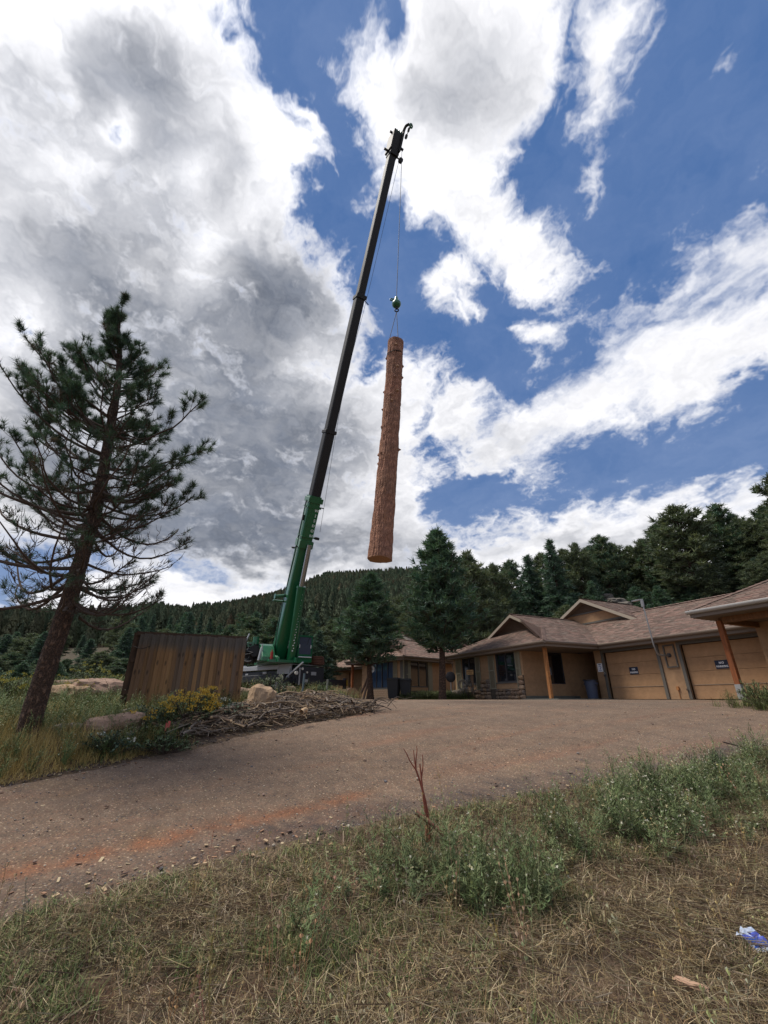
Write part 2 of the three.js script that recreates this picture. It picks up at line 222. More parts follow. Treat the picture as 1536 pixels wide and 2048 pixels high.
function roadIn(x, Z) { let d = 1e9, inside = false; for (let i = 0, j = ROAD.length - 1; i < ROAD.length; j = i++) { const ax = ROAD[i][0], ay = ROAD[i][1], bx = ROAD[j][0] - ax, by = ROAD[j][1] - ay, qx = x - ax, qy = Z - ay, h = clamp((qx * bx + qy * by) / (bx * bx + by * by)); const ex = qx - bx * h, ey = qy - by * h; d = Math.min(d, ex * ex + ey * ey); if ((ay > Z) !== (ROAD[j][1] > Z) && x < bx * (Z - ay) / by + ax) inside = !inside; } return Math.sqrt(d) * (inside ? 1 : -1); }
const leftSide = (x, Z) => x < -0.3 && Z > 5.6 + (x + 5.2) * 1.1;   // beyond the far edge of the track
const table = (T, x) => { if (x <= T[0][0]) return T[0].slice(1); for (let i = 1; i < T.length; i++) if (x <= T[i][0]) { const t = (x - T[i - 1][0]) / (T[i][0] - T[i - 1][0]); return T[i].slice(1).map((v, k) => lerp(T[i - 1][k + 1], v, t)); } return T[T.length - 1].slice(1); };
const RIDGE = [[-180, 0.05, 700], [-75, 0.12, 640], [-41, 0.158, 560], [-27, 0.183, 540], [-24, 0.176, 540], [-20, 0.187, 540], [-16, 0.206, 520], [-11, 0.236, 500], [-7, 0.258, 480], [-1, 0.262, 460], [4, 0.262, 430], [10, 0.25, 360], [16, 0.24, 190], [24, 0.25, 115], [34, 0.26, 105], [60, 0.26, 105], [90, 0.1, 300], [180, 0.05, 700]];
function land(x, Z) {
  const R = Math.hypot(x, Z), az = Math.atan2(x, Z) * 180 / Math.PI;
  let h = 1.6 + prof(Z);
  const ri = R < 60 ? roadIn(x, Z) : -9;
  if (R < 60 && leftSide(x, Z)) h += 0.22 * sstep(0, 1.3, -ri) + 0.14 * sstep(12, 26, Z) * sstep(-0.3, -4, x) + 0.15 * sstep(20, 28, Z) * sstep(-1, -5, x);
  if (R > 26) {
    const [E, Rr] = table(RIDGE, az), front = sstep(-0.1, 0.25, Math.cos(az * Math.PI / 180)), R0 = lerp(lerp(34, 44, sstep(-24, -10, az)), 31, sstep(6, 20, az));
    const t = clamp((R - R0) / (Rr - R0)), up = E * Rr * Math.max(0.25, Math.cos(az * Math.PI / 180));
    const rise = lerp(Math.pow(t, 1.2), 1 - Math.pow(1 - t, 1.5), 0.45 * sstep(8, 22, az));
    let hh = up * rise; if (R > Rr) hh -= (R - Rr) * 0.22;
    h += front * hh + front * sstep(40, 160, R) * (0.018 * Math.min(R, 400)) * fbm(x * 0.011 + 4, Z * 0.011, 4) * sstep(0, 0.2, t);
  }
  return h;
}
const H = (x, z) => land(x, -z);

// ---------------------------------------------------------------- ground and track
{
  const [tc, th] = thatchTex(1024, 5);
  const soil = std({ map: tc, bumpMap: th, bumpScale: 0.012, vertexColors: true, roughness: 1 });
  const Rs = []; for (let r = 0.6; r < 1500; r *= r < 14 ? 1.022 : r < 60 ? 1.03 : 1.045) Rs.push(r);
  const As = []; for (let a = -180; a < 180;) { As.push(a); a += a > -62 && a < 62 ? (Math.abs(a) < 50 ? 0.3 : 0.6) : 4; } As.push(180);
  const P = [], C = [], U = [], I = [], nA = As.length;
  for (const r of Rs) for (const a of As) {
    const x = r * Math.sin(a * Math.PI / 180), Z = r * Math.cos(a * Math.PI / 180), ri = r < 60 ? roadIn(x, Z) : -9;
    let y = land(x, Z);
    if (r < 60) y += (0.03 * fbm(x * 1.9, Z * 1.9, 4) + 0.02 * n2(x * 5, Z * 5)) * sstep(0.05, -0.5, ri) - 0.12 * sstep(0.0, 0.5, ri);
    P.push(x, y, -Z); U.push(x / 1.7, Z / 1.7);
    // soil, pine litter and dry turf in patches; farther off rocky brown slopes
    const p = fbm(x * 0.55, Z * 0.55, 4), q = fbm(x * 1.7 + 9, Z * 1.7, 3), far = sstep(24, 60, r);
    let cr = 0.95 + 0.3 * p, cg = 0.92 + 0.26 * p + 0.1 * q, cb = 0.85 + 0.2 * p;
    if (p < -0.12) { cr *= 0.8; cg *= 0.68; cb *= 0.62; }
    cr = lerp(cr, 0.5 + 0.4 * p, far); cg = lerp(cg, 0.52 + 0.36 * p, far); cb = lerp(cb, 0.40 + 0.3 * p, far);
    C.push(cr, cg, cb);
  }
  for (let i = 0; i < Rs.length - 1; i++) for (let j = 0; j < nA - 1; j++) { const a = i * nA + j, b = a + 1, c = a + nA, d = c + 1; I.push(a, b, c, b, d, c); }
  { const n = P.length / 3; P.push(0, land(0, 0), 0); U.push(0, 0); C.push(1, 1, 1); for (let j = 0; j < nA - 1; j++) I.push(n, j + 1, j); }
  const g = new THREE.BufferGeometry(); g.setAttribute('position', new THREE.Float32BufferAttribute(P, 3)); g.setAttribute('uv', new THREE.Float32BufferAttribute(U, 2)); g.setAttribute('color', new THREE.Float32BufferAttribute(C, 3)); g.setIndex(I); g.computeVertexNormals();
  structure('ground', g, soil);
}
{
  const [gc, gh] = gravelTex(1024, 42000, 1.2, 5.0, [.40, .338, .282], [[.44, .38, .32], [.38, .33, .275], [.48, .42, .34], [.30, .275, .26], [.45, .355, .29], [.34, .29, .245], [.54, .49, .42], [.40, .32, .265]], 31);
  const gravel = std({ map: gc, bumpMap: gh, bumpScale: 0.005, vertexColors: true, roughness: 1 });
  // cells of a grid that fall inside the track's uneven outline, finer close by
  const P = [], C = [], U = [], I = [];
  const slab = (x0, x1, z0, z1, s) => {
    const nx = Math.round((x1 - x0) / s), nz = Math.round((z1 - z0) / s), id = new Int32Array((nx + 1) * (nz + 1)).fill(-1), ok = new Uint8Array((nx + 1) * (nz + 1));
    const edge = (x, Z) => roadIn(x, Z) + 0.16 * fbm(x * 1.3, Z * 1.3, 3) + 0.07 * n2(x * 6, Z * 6);
    for (let j = 0; j <= nz; j++) for (let i = 0; i <= nx; i++) ok[j * (nx + 1) + i] = edge(x0 + i * s, z0 + j * s) > 0 ? 1 : 0;
    const vert = (i, j) => { const k = j * (nx + 1) + i; if (id[k] < 0) { const x = x0 + i * s, Z = z0 + j * s, e = edge(x, Z); id[k] = P.length / 3;
      const tr = (o) => { const q = Z - 0.62 * x - o - 0.25 * n2(x * 0.25, o); return Math.exp(-q * q / 0.03); }, ruts = Math.min(1, tr(6.6) + tr(8.2) + tr(7.3) * .7 + tr(9.0) * .7 + tr(10.6) + tr(12.1)) * (.6 + .6 * fbm(x * .6, Z * .6, 2)); P.push(x, land(x, Z) + 0.012 - 0.022 * ruts + 0.01 * Math.min(1, tr(7.0) + tr(8.6)) - 0.05 * sstep(0.22, -0.02, e) + 0.012 * fbm(x * 2.3, Z * 2.3, 3) * sstep(0, 0.4, e), -Z); U.push(x / 2.6, Z / 2.6);
      // wheel tracks of reddish dust, an orange trail of bark dust, pale sawdust, dark damp grit by the verge
      const along = 0.83 * Z - 0.56 * x, across = 0.56 * Z + 0.83 * x, nn = fbm(x * 0.7, Z * 0.7, 4), mm = fbm(across * 0.25 + 3, along * 2.2, 4);
      const gr = 0.16 * n2(x * 11, Z * 11) + 0.12 * n2(x * 4.3 + 8, Z * 4.3); let r = 1.03 + 0.24 * nn + gr, g = 0.96 + 0.21 * nn + gr, b = 0.91 + 0.18 * nn + gr;
      { const k = clamp(ruts); r *= 1 + .10 * k; g *= 1 + .04 * k; b *= 1 - .02 * k; }
      const red = sstep(0.05, 0.5, mm) * 0.75; r *= 1 + 0.10 * red; g *= 1 - 0.12 * red; b *= 1 - 0.2 * red;
      const tl = Math.abs(Z - (4.93 + (x + 2.6) * 0.64 + 0.05 * n2(x * 2, 3))), w = sstep(0.30, 0.02, tl + 0.1 * n2(x * 9, Z * 9)) * sstep(0.0, -0.5, x) * sstep(-0.25, 0.45, 0.3 + fbm(x * 3, Z * 3, 3)); r *= 1 + 0.22 * w; g *= 1 - 0.2 * w; b *= 1 - 0.42 * w;
      const saw = sstep(0.12, 0.5, fbm(x * 1.1 + 20, Z * 1.1, 4)) * sstep(11, 6, Z); r *= 1 + 0.15 * saw; g *= 1 + 0.14 * saw; b *= 1 + 0.04 * saw;
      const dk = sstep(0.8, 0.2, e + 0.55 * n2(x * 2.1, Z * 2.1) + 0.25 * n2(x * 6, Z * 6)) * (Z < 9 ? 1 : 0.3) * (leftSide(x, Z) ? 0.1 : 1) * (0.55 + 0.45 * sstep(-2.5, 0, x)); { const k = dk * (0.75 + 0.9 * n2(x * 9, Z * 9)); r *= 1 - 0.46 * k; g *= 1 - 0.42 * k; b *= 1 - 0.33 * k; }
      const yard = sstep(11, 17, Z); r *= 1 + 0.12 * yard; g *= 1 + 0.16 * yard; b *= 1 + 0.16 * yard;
      C.push(r, g, b); } return id[k]; };
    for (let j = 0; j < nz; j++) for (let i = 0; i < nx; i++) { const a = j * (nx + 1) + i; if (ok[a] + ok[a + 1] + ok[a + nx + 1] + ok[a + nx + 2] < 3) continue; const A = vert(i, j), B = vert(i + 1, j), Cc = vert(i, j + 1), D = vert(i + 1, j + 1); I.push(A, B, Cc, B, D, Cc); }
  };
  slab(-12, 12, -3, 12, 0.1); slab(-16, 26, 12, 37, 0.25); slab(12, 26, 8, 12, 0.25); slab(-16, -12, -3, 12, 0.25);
  const g = new THREE.BufferGeometry(); g.setAttribute('position', new THREE.Float32BufferAttribute(P, 3)); g.setAttribute('uv', new THREE.Float32BufferAttribute(U, 2)); g.setAttribute('color', new THREE.Float32BufferAttribute(C, 3)); g.setIndex(I); g.computeVertexNormals();
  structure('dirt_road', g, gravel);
}

// ---------------------------------------------------------------- building materials
const stuccoBump = px(256, (u, v) => 0.5 + 0.5 * tfbm(u, v, 12, 5, 0.7), false, true);
const stuccoMap = px(512, (u, v) => { const t = tfbm(u, v, 3, 5), f = 0.93 + 0.14 * t, s = Math.max(0, tfbm(u, v * 0.999, 7, 3)) * 0.06; return [f - s, f - s * 1.2, f - s * 1.4]; });
function stucco(r, g, b, bump = 0.006) { const m = std({ color: new THREE.Color().setRGB(r, g, b), map: stuccoMap, bumpMap: stuccoBump, bumpScale: bump, roughness: 0.95 }); return m; }
const woodMap = px(512, (u, v) => { const g = tfbm(u * 1.0, v * 0.125 + 0.3, 16, 4), k = tfbm(u, v, 2, 3), f = 0.85 + 0.22 * g + 0.16 * k; return [f, f * 0.98, f * 0.95]; });
const woodBump = px(512, (u, v) => 0.5 + 0.5 * tfbm(u, v * 0.125, 32, 3), false, true);
const wood = (r, g, b, rough = 0.8) => std({ color: new THREE.Color().setRGB(r, g, b), map: woodMap, bumpMap: woodBump, bumpScale: 0.002, roughness: rough });
const paint = (r, g, b, rough = 0.6, metal = 0) => std({ color: new THREE.Color().setRGB(r, g, b), roughness: rough, metalness: metal });
const M = {
  tan: stucco(.45, .275, .15), tanDark: stucco(.38, .225, .125), door: stucco(.46, .27, .14, 0.003), entry: paint(.13, .085, .06, .6), trim: paint(.115, .105, .088, .7), fascia: paint(.20, .155, .12, .65), gutter: paint(.19, .145, .11, .45),
  rake: paint(.33, .28, .22, .7), shutter: paint(.26, .235, .165, .75), louver: paint(.15, .105, .075, .8), soffit: paint(.16, .115, .08, .9), post: wood(.50, .22, .075), redPost: wood(.36, .115, .035), beam: wood(.30, .14, .055),
  glass: new THREE.MeshPhysicalMaterial({ color: new THREE.Color().setRGB(.012, .014, .018), roughness: 0.03, ior: 2.33, specularIntensity: 1, metalness: 0 }),
  paintedSkyGlass: new THREE.MeshPhysicalMaterial({ color: new THREE.Color().setRGB(.04, .07, .12), roughness: 0.03, ior: 2.33, specularIntensity: 1, metalness: 0.0 }),  // reflected sky painted into the pane colour as a blue tint
  frame: paint(.045, .042, .045, .5), grey: paint(.30, .30, .29, .5), dark: paint(.02, .018, .018, .8), steel: paint(.33, .32, .31, .45, .7), concrete: stucco(.17, .17, .145),
  stone: [[.30, .20, .135], [.24, .17, .12], [.36, .25, .17], [.20, .155, .125], [.33, .21, .12]].map((c) => stucco(...c, 0.02)), mortar: stucco(.10, .075, .055),
  curtain: std({ color: new THREE.Color().setRGB(.5, .5, .52), roughness: 1 }),
};
const shingleMat = vcol(0.95, { side: THREE.DoubleSide });
// a roof plane: deck of the outline plus courses of shingle tabs laid from the eave up
function shingles(T, pts, rand, tone = 1) {
  const v = pts.map((p) => new THREE.Vector3(...p)), nrm = new THREE.Vector3();
  for (let i = 1; i < v.length - 1; i++) nrm.add(v[i].clone().sub(v[0]).cross(v[i + 1].clone().sub(v[0])));
  nrm.normalize(); if (nrm.y < 0) { v.reverse(); nrm.negate(); }
  const u = new THREE.Vector3(0, 1, 0).cross(nrm).normalize(), w = nrm.clone().cross(u), o = v[0], Q = v.map((p) => { const d = p.clone().sub(o); return [d.dot(u), d.dot(w)]; });
  const P = (a, b, h) => [o.x + u.x * a + w.x * b + nrm.x * h, o.y + u.y * a + w.y * b + nrm.y * h, o.z + u.z * a + w.z * b + nrm.z * h];
  const base = [.16 * tone, .10 * tone, .077 * tone];
  for (let i = 1; i < Q.length - 1; i++) { T.tri(P(...Q[0], 0), P(...Q[i], 0), P(...Q[i + 1], 0), base); T.tri(P(...Q[0], -0.09), P(...Q[i + 1], -0.09), P(...Q[i], -0.09), base); }
  for (let i = 0; i < Q.length; i++) { const a = Q[i], b = Q[(i + 1) % Q.length]; T.quad(P(...a, -0.09), P(...b, -0.09), P(...b, 0), P(...a, 0), base); }
  const span = (y) => { let lo = 1e9, hi = -1e9; for (let i = 0; i < Q.length; i++) { const a = Q[i], b = Q[(i + 1) % Q.length]; if ((a[1] - y) * (b[1] - y) <= 0 && a[1] !== b[1]) { const x = a[0] + (b[0] - a[0]) * (y - a[1]) / (b[1] - a[1]); lo = Math.min(lo, x); hi = Math.max(hi, x); } } return [lo, hi]; };
  const y0 = Math.min(...Q.map((q) => q[1])), y1 = Math.max(...Q.map((q) => q[1])), E = 0.15;
  for (let y = y0; y < y1 - 0.02; y += E) {
    const A = span(y + 0.012), B = span(Math.min(y + E * 0.98, y1 - 0.005)); const lo = Math.max(A[0], B[0]), hi = Math.min(A[1], B[1]); if (!(hi > lo)) continue;
    const tri = (x) => [clamp(x, A[0], A[1]), clamp(x, B[0], B[1])]; const L = Math.min(A[0], B[0]), R = Math.max(A[1], B[1]);
    for (let x = L - rand() * 0.3; x < R;) { const wd = 0.16 + 0.2 * rand(), b0 = tri(Math.max(x, L)), b1 = tri(Math.min(x + wd - 0.006, R)), t = 0.012 + 0.012 * rand(), k = tone * (0.72 + 0.62 * rand()), red = 0.9 + 0.22 * rand(); x += wd; if (b1[0] - b0[0] < 0.02 && b1[1] - b0[1] < 0.02) continue;
      const c = [.168 * k * red, .112 * k, .086 * k], yt = Math.min(y + E + 0.02, y1); T.quad(P(b0[0], y, t), P(b1[0], y, t), P(b1[1], yt, 0.004), P(b0[1], yt, 0.004), c); T.quad(P(b0[0], y, 0), P(b1[0], y, 0), P(b1[0], y, t), P(b0[0], y, t), [c[0] * .8, c[1] * .8, c[2] * .8]); }
  }
}
function ridgeCaps(T, a, b, rand, tone = 1) { const A = new THREE.Vector3(...a), B = new THREE.Vector3(...b), d = B.clone().sub(A), L = d.length(); d.normalize(); const s = new THREE.Vector3(0, 1, 0).cross(d).normalize(); for (let t = 0; t < L; t += 0.2) { const p = A.clone().addScaledVector(d, t), q = A.clone().addScaledVector(d, Math.min(L, t + 0.22)), k = tone * (0.75 + 0.5 * rand()), c = [.165 * k, .105 * k, .082 * k]; const f = (o, e, h) => [o.x + s.x * e, o.y + h, o.z + s.z * e]; for (const g of [-1, 1]) T.quad(f(p, 0, 0.055), f(q, 0, 0.04), f(q, 0.13 * g, -0.012), f(p, 0.13 * g, 0.003), c); } }
// board from a to b, h high, hanging below the line, t thick
function fasciaGeo(a, b, h, t, drop = 0) { const A = new THREE.Vector3(...a), B = new THREE.Vector3(...b), d = B.clone().sub(A), L = d.length(); const g = box(L, h, t, L / 2, -h / 2 - drop, 0); const m = new THREE.Matrix4(); const X = d.clone().normalize(), Zv = X.clone().cross(new THREE.Vector3(0, 1, 0)).normalize(), Y = Zv.clone().cross(X); m.makeBasis(X, Y, Zv); m.setPosition(A); g.applyMatrix4(m); return g; }
function gutterGeo(a, b) { const A = new THREE.Vector3(...a), B = new THREE.Vector3(...b), d = B.clone().sub(A), L = d.length(), s = new THREE.Shape(); s.moveTo(0, 0); s.lineTo(0.11, 0); s.quadraticCurveTo(0.13, -0.06, 0.08, -0.11); s.lineTo(0, -0.12); s.lineTo(0, 0); const g = new THREE.ExtrudeGeometry(s, { depth: L, bevelEnabled: false }); const Zv = d.clone().normalize(), Y = new THREE.Vector3(0, 1, 0), X = Y.clone().cross(Zv), m = new THREE.Matrix4().makeBasis(X, Y, Zv); m.setPosition(A); g.applyMatrix4(m); return g; }
// polygon wall in the plane z = z0 (facing +z) from [x, y] corners, t thick
function wallZ(pts, z0, t = 0.15) { const s = new THREE.Shape(pts.map((p) => new THREE.Vector2(...p))); const g = new THREE.ExtrudeGeometry(s, { depth: t, bevelEnabled: false }); g.translate(0, 0, z0 - t); return g; }
function windowPart(root, x0, x1, y0, y1, z, n, sashMat = M.frame, glass = M.glass) {    // in the plane z, facing +z
  const w = x1 - x0, h = y1 - y0, cx = (x0 + x1) / 2, cy = (y0 + y1) / 2;
  const W = part('window', [box(w, 0.06, 0.1, cx, y1 - 0.03, z), box(w, 0.06, 0.1, cx, y0 + 0.03, z), box(0.06, h - 0.12, 0.1, x0 + 0.03, cy, z), box(0.06, h - 0.12, 0.1, x1 - 0.03, cy, z), ...Array.from({ length: n - 1 }, (_, i) => box(0.06, h - 0.12, 0.08, x0 + w * (i + 1) / n, cy, z))], sashMat, root);
  for (let i = 0; i < n; i++) { const pw = w / n - 0.075, pc = x0 + w * (i + 0.5) / n; const p = part('pane', box(pw, h - 0.13, 0.012, 0, 0, 0), glass, W); p.position.set(pc, cy, z - 0.02 + 0.004 * (i % 2)); p.rotation.y = (i % 2 ? 1 : -1) * 0.012; p.rotation.x = 0.008 * (i % 3 - 1); }
  part('sill', box(w + 0.1, 0.06, 0.16, cx, y0 - 0.032, z + 0.03, 0.01), M.trim, W);
  return W;
}
function shutter(root, x0, x1, y0, y1, z) { const w = x1 - x0, cx = (x0 + x1) / 2, h = y1 - y0; const s = part('shutter', [box(0.055, h, 0.045, x0 + 0.0275, (y0 + y1) / 2, z), box(0.055, h, 0.045, x1 - 0.0275, (y0 + y1) / 2, z), ...[y0 + 0.03, y0 + h * 0.52, y1 - 0.03].map((y) => box(w - 0.11, 0.06, 0.04, cx, y, z))], M.shutter, root);
  const g = []; for (let y = y0 + 0.09; y < y1 - 0.07; y += 0.055) { const b = box(w - 0.11, 0.05, 0.008); b.rotateX(0.6); b.translate(cx, y, z - 0.003); g.push(b); } const l = part('louver_slats', g, M.shutter, s); l.userData.kind = 'stuff'; return s; }
function rockGeo(w, h, d, seed, rough = 0.16, det = 3) { const g = new THREE.IcosahedronGeometry(0.5, det), P = g.attributes.position, o = seed * 7.13; for (let i = 0; i < P.count; i++) { let x = P.getX(i), y = P.getY(i), z = P.getZ(i); const L = Math.hypot(x, y, z); x /= L; y /= L; z /= L; const q = Math.max(Math.abs(x), Math.abs(y), Math.abs(z)); let s = 0.5 * lerp(1, 1 / q, 0.42); s *= 1 + rough * (n2(x * 1.7 + o, y * 1.7 + z * 1.3) + 0.5 * n2(x * 4 + o, z * 4 + y * 3.1) + 0.22 * n2(y * 9 + o, z * 9 + x * 7)); P.setXYZ(i, x * s * w, y * s * h, z * s * d); } g.computeVertexNormals(); const uv = g.attributes.uv; for (let i = 0; i < P.count; i++) uv.setXY(i, P.getX(i) + P.getY(i) * 0.5, P.getZ(i) + P.getY(i) * 0.8); return g; }
// a strip of rubble stones (each a part) on the plane z, between x0..x1 and y0..y1
const stoneShapes = [1, 2, 3, 4, 5].map((s) => rockGeo(1, 1, 1, s, 0.22, 1));
function rubble(root, x0, x1, y0, y1, z, rand, size = 0.2) {
  for (let y = y0; y < y1 - 0.03;) { const h = Math.min(y1 - y, size * (0.6 + 0.7 * rand())); for (let x = x0; x < x1 - 0.04;) { const w = Math.min(x1 - x, size * (0.8 + 1.1 * rand())); const p = part('stone', stoneShapes[Math.floor(rand() * 5)], M.stone[Math.floor(rand() * 5)], root); p.position.set(x + w / 2, y + h / 2, z + 0.01 * rand()); p.scale.set(w * 1.0, h * 1.02, 0.2); x += w; } y += h; }
}
function textPanel(w, h, lines, bg, fg, o = {}) { // flat printed board
  const cw = 256, chh = Math.round(256 * h / w), c = document.createElement('canvas'); c.width = cw; c.height = chh; const x = c.getContext('2d'); x.fillStyle = bg; x.fillRect(0, 0, cw, chh); if (o.border) { x.strokeStyle = o.border; x.lineWidth = 8; x.strokeRect(8, 8, cw - 16, chh - 16); } x.fillStyle = fg; x.textAlign = 'center'; x.textBaseline = 'middle'; lines.forEach(([t, y, s]) => { x.font = `bold ${Math.round(s * chh)}px sans-serif`; x.fillText(t, cw / 2, y * chh, cw * 0.9); }); if (o.draw) o.draw(x, cw, chh);
  const t = new THREE.CanvasTexture(c); t.colorSpace = THREE.SRGBColorSpace; return [box01(w, h, 0.012), [M.grey, M.grey, M.grey, M.grey, std({ map: t, roughness: 0.6 }), M.grey]];
}
const box01 = (w, h, d) => new THREE.BoxGeometry(w, h, d);

// ---------------------------------------------------------------- the near house: garage block, porch wing, entry canopy
const HG = 1.63, HPOS = [10.89, HG, -22.63], HTURN = -65 * Math.PI / 180, HP = 0.48;
const HD = new THREE.Vector3(0.4226, 0, 0.9063), HN = new THREE.Vector3(-0.9063, 0, 0.4226);
const onHouse = (x, y, z) => new THREE.Vector3(...HPOS).addScaledVector(HD, x).addScaledVector(HN, z).add(new THREE.Vector3(0, y, 0));
{
  const rand = rngOf(21), he = 2.5, XR = 0.3, XL = -8.1, ZF = 4.0, ZG = 0.5, rx = (XR + XL) / 2, rh = he + HP * (XR - XL) / 2, zr = -3.65, mh = he + HP * (ZG - zr), XE = 14.5;
  const h = thing('ranch_house', 'tan stucco ranch house with brown shingle roof, two garage doors and a porch wing', 'house', HPOS, HTURN, 'tan ranch houses');
  // walls
  const wall = part('wall', [
    box(0.47, 2.6, 0.15, -0.215, 1.3, -0.075), box(0.95, 2.6, 0.15, 3.44, 1.3, -0.075), box(2.92, 0.4, 0.15, 1.5, 2.4, -0.075), box(3.08, 0.4, 0.15, 5.45, 2.4, -0.075), box(0.2, 2.6, 0.15, 7.1, 1.3, -0.075),
    box(0.16, 2.6, 3.5, -0.36, 1.3, -1.92),                                                   // side of the recess
    box(7.3, 2.6, 0.15, 10.85, 1.3, 0.6), box(0.15, 2.6, 0.6, 7.27, 1.3, 0.23),
    // porch wing: side wall with its window opening, front wall with two openings
    box(0.15, 0.72, 5.2, -1.915, 0.36, 0.9), box(0.15, 0.3, 5.2, -1.915, 2.45, 0.9), box(0.15, 1.6, 1.55, -1.915, 1.5, 2.725), box(0.15, 1.6, 2.45, -1.915, 1.5, -0.475),
    box(6.0, 0.81, 0.15, -4.99, 0.405, 3.425), box(6.0, 0.3, 0.15, -4.99, 2.45, 3.425), box(0.36, 1.5, 0.15, -2.17, 1.56, 3.425), box(1.85, 1.5, 0.15, -4.85, 1.56, 3.425), box(0.9, 1.5, 0.15, -7.55, 1.56, 3.425), box(0.15, 2.6, 9.5, -7.93, 1.3, -1.3),
    box(22.3, 2.6, 0.15, 3.2, 1.3, -7.6), box(0.15, 2.6, 8.2, 14.4, 1.3, -3.5),
  ], M.tan, h);
  part('wall_base', [box(0.012, 0.16, 3.6, -1.834, 0.08, 1.7)], M.concrete, wall);
  part('corner_board', [box(0.17, 1.5, 0.03, -2.06, 1.85, 3.518)], M.shutter, h);
  // recess with its door
  const door = part('entry_door', [box(1.2, 2.1, 0.05, -1.15, 1.05, -1.6, 0)], M.entry, h); part('door_pane', box(0.26, 0.34, 0.012, -0.98, 1.45, -1.568), M.grey, door); part('recess_wall', [box(1.5, 2.6, 0.12, -1.1, 1.3, -1.72)], M.tanDark, h);
  // garage doors: four sections each
  for (const [x0, x1] of [[0.12, 2.88], [3.97, 6.93]]) {
    const w = x1 - x0, cx = (x0 + x1) / 2, gd = part('garage_door', box(w, 2.12, 0.03, cx, 1.06, -0.19), M.tanDark, h);
    for (let k = 0; k < 4; k++) part('door_panel', box(w - 0.02, 0.515, 0.045, cx, 0.265 + k * 0.527, -0.15, 0.008), M.door, gd);
    part('door_seal', box(w, 0.012, 0.02, cx, 0.535, -0.118), M.rake, gd);
    part('door_trim', [box(0.13, 2.24, 0.06, x0 - 0.065, 1.12, 0.032), box(0.13, 2.24, 0.06, x1 + 0.065, 1.12, 0.032), box(w + 0.0, 0.13, 0.06, cx, 2.185, 0.03)], M.trim, h);
  }
  // framed panel between the garage doors, outlet box and cable under it
  part('wall_panel', [box(0.5, 0.05, 0.05, 3.47, 2.14, 0.027), box(0.5, 0.05, 0.05, 3.47, 1.26, 0.027), box(0.05, 0.83, 0.05, 3.245, 1.7, 0.027), box(0.05, 0.83, 0.05, 3.695, 1.7, 0.027)], M.trim, h);
  part('outlet_box', [box(0.1, 0.14, 0.07, 3.45, 0.42, 0.037, 0.01), rod([3.45, 0.35, 0.03], [3.45, 0.0, 0.03], 0.014)], M.post, h);
  part('hose_tap', [rod([3.86, 0.0, 0.05], [3.86, 0.34, 0.05], 0.016), rod([3.86, 0.34, 0.05], [3.86, 0.34, 0.14], 0.014), box(0.07, 0.03, 0.03, 3.86, 0.38, 0.1)], M.frame, h);
  // windows
  { const w = windowPart(h, -3.95, -2.38, 0.82, 2.3, 3.44, 2, M.frame); part('curtain', [box(0.5, 0.7, 0.01, -3.5, 1.9, 3.36)], M.curtain, w); }
  windowPart(h, -7.1, -5.78, 0.82, 2.3, 3.44, 2, M.frame);
  for (const [a, b] of [[-4.52, -4.02], [-2.32, -1.99 - 0.0], [-7.7, -7.16], [-5.72, -5.3]]) shutter(h, a, b, 0.5, 2.3, 3.535);
  { const w = part('side_window', [box(0.06, 1.62, 0.07, -1.9, 1.5, 0.73), box(0.06, 1.62, 0.07, -1.9, 1.5, 1.97), box(0.06, 0.07, 1.24, -1.9, 2.27, 1.35), box(0.06, 0.07, 1.24, -1.9, 0.72, 1.35)], M.frame, h); part('pane', box(0.012, 1.5, 1.18, -1.91, 1.5, 1.35), M.glass, w); }
  // rubble stone at the foot of the wing
  part('stone_backing', [box(6.05, 0.5, 0.03, -4.985, 0.25, 3.516), box(0.36, 1.1, 0.032, -2.02, 0.55, 3.517), box(0.7, 1.0, 0.032, -4.95, 0.5, 3.517)], M.mortar, h);
  rubble(h, -4.0, -2.2, 0, 0.48, 3.56, rand, 0.2); rubble(h, -2.2, -1.84, 0, 1.1, 3.56, rand, 0.24); rubble(h, -5.3, -4.5, 0, 1.0, 3.56, rand, 0.2); rubble(h, -8.0, -5.3, 0, 0.46, 3.56, rand, 0.22);
  // porch post and canopy posts and beams
  part('porch_post', [box(0.14, 2.36, 0.14, -0.22, 1.18, 3.5, 0.012)], M.post, h);
  part('porch_beam', [box(0.13, 0.16, 3.3, -0.22, 2.4, 1.75), box(1.6, 0.16, 0.13, -1.05, 2.4, 3.5)], M.fascia, h);
  // roof: all shingled planes and caps
  const T = new Tris(), zg = 1.7, e = (z) => he + HP * (ZG - z);
  const hipL = [rx, rh, ZF - (XR - XL) / 2];
  const zc = ZF - (rh - 0.02 - he) / HP * 1.0, gb = (x) => he + HP * (XR - x);
  // wing front hip slope up to the gablet foot, its two side slopes
  const gz = 1.75, gh = he + HP * (ZF - gz), gxR = XR - (gh - he) / HP, gxL = XL + (gh - he) / HP;
  shingles(T, [[XL, he, ZF], [XR, he, ZF], [gxR, gh, gz], [gxL, gh, gz]], rand);
  const backZ = -2.9;
  shingles(T, [[XR, he, ZF], [XR, he, ZG], [rx, rh, ZG - (XR - rx)], [rx, rh, gz], [gxR, gh, gz]], rand);
  shingles(T, [[XL, he, -7.6], [XL, he, ZF], [gxL, gh, gz], [rx, rh, gz], [rx, rh, -7.6]], rand);
  // gablet rake overhang
  const ov = 0.42; for (const s of [1, -1]) shingles(T, s > 0 ? [[gxR + 0.12, gh - 0.06, gz], [gxR + 0.12, gh - 0.06, gz + ov], [rx, rh, gz + ov], [rx, rh, gz]] : [[gxL - 0.12, gh - 0.06, gz + ov], [gxL - 0.12, gh - 0.06, gz], [rx, rh, gz], [rx, rh, gz + ov]], rand);
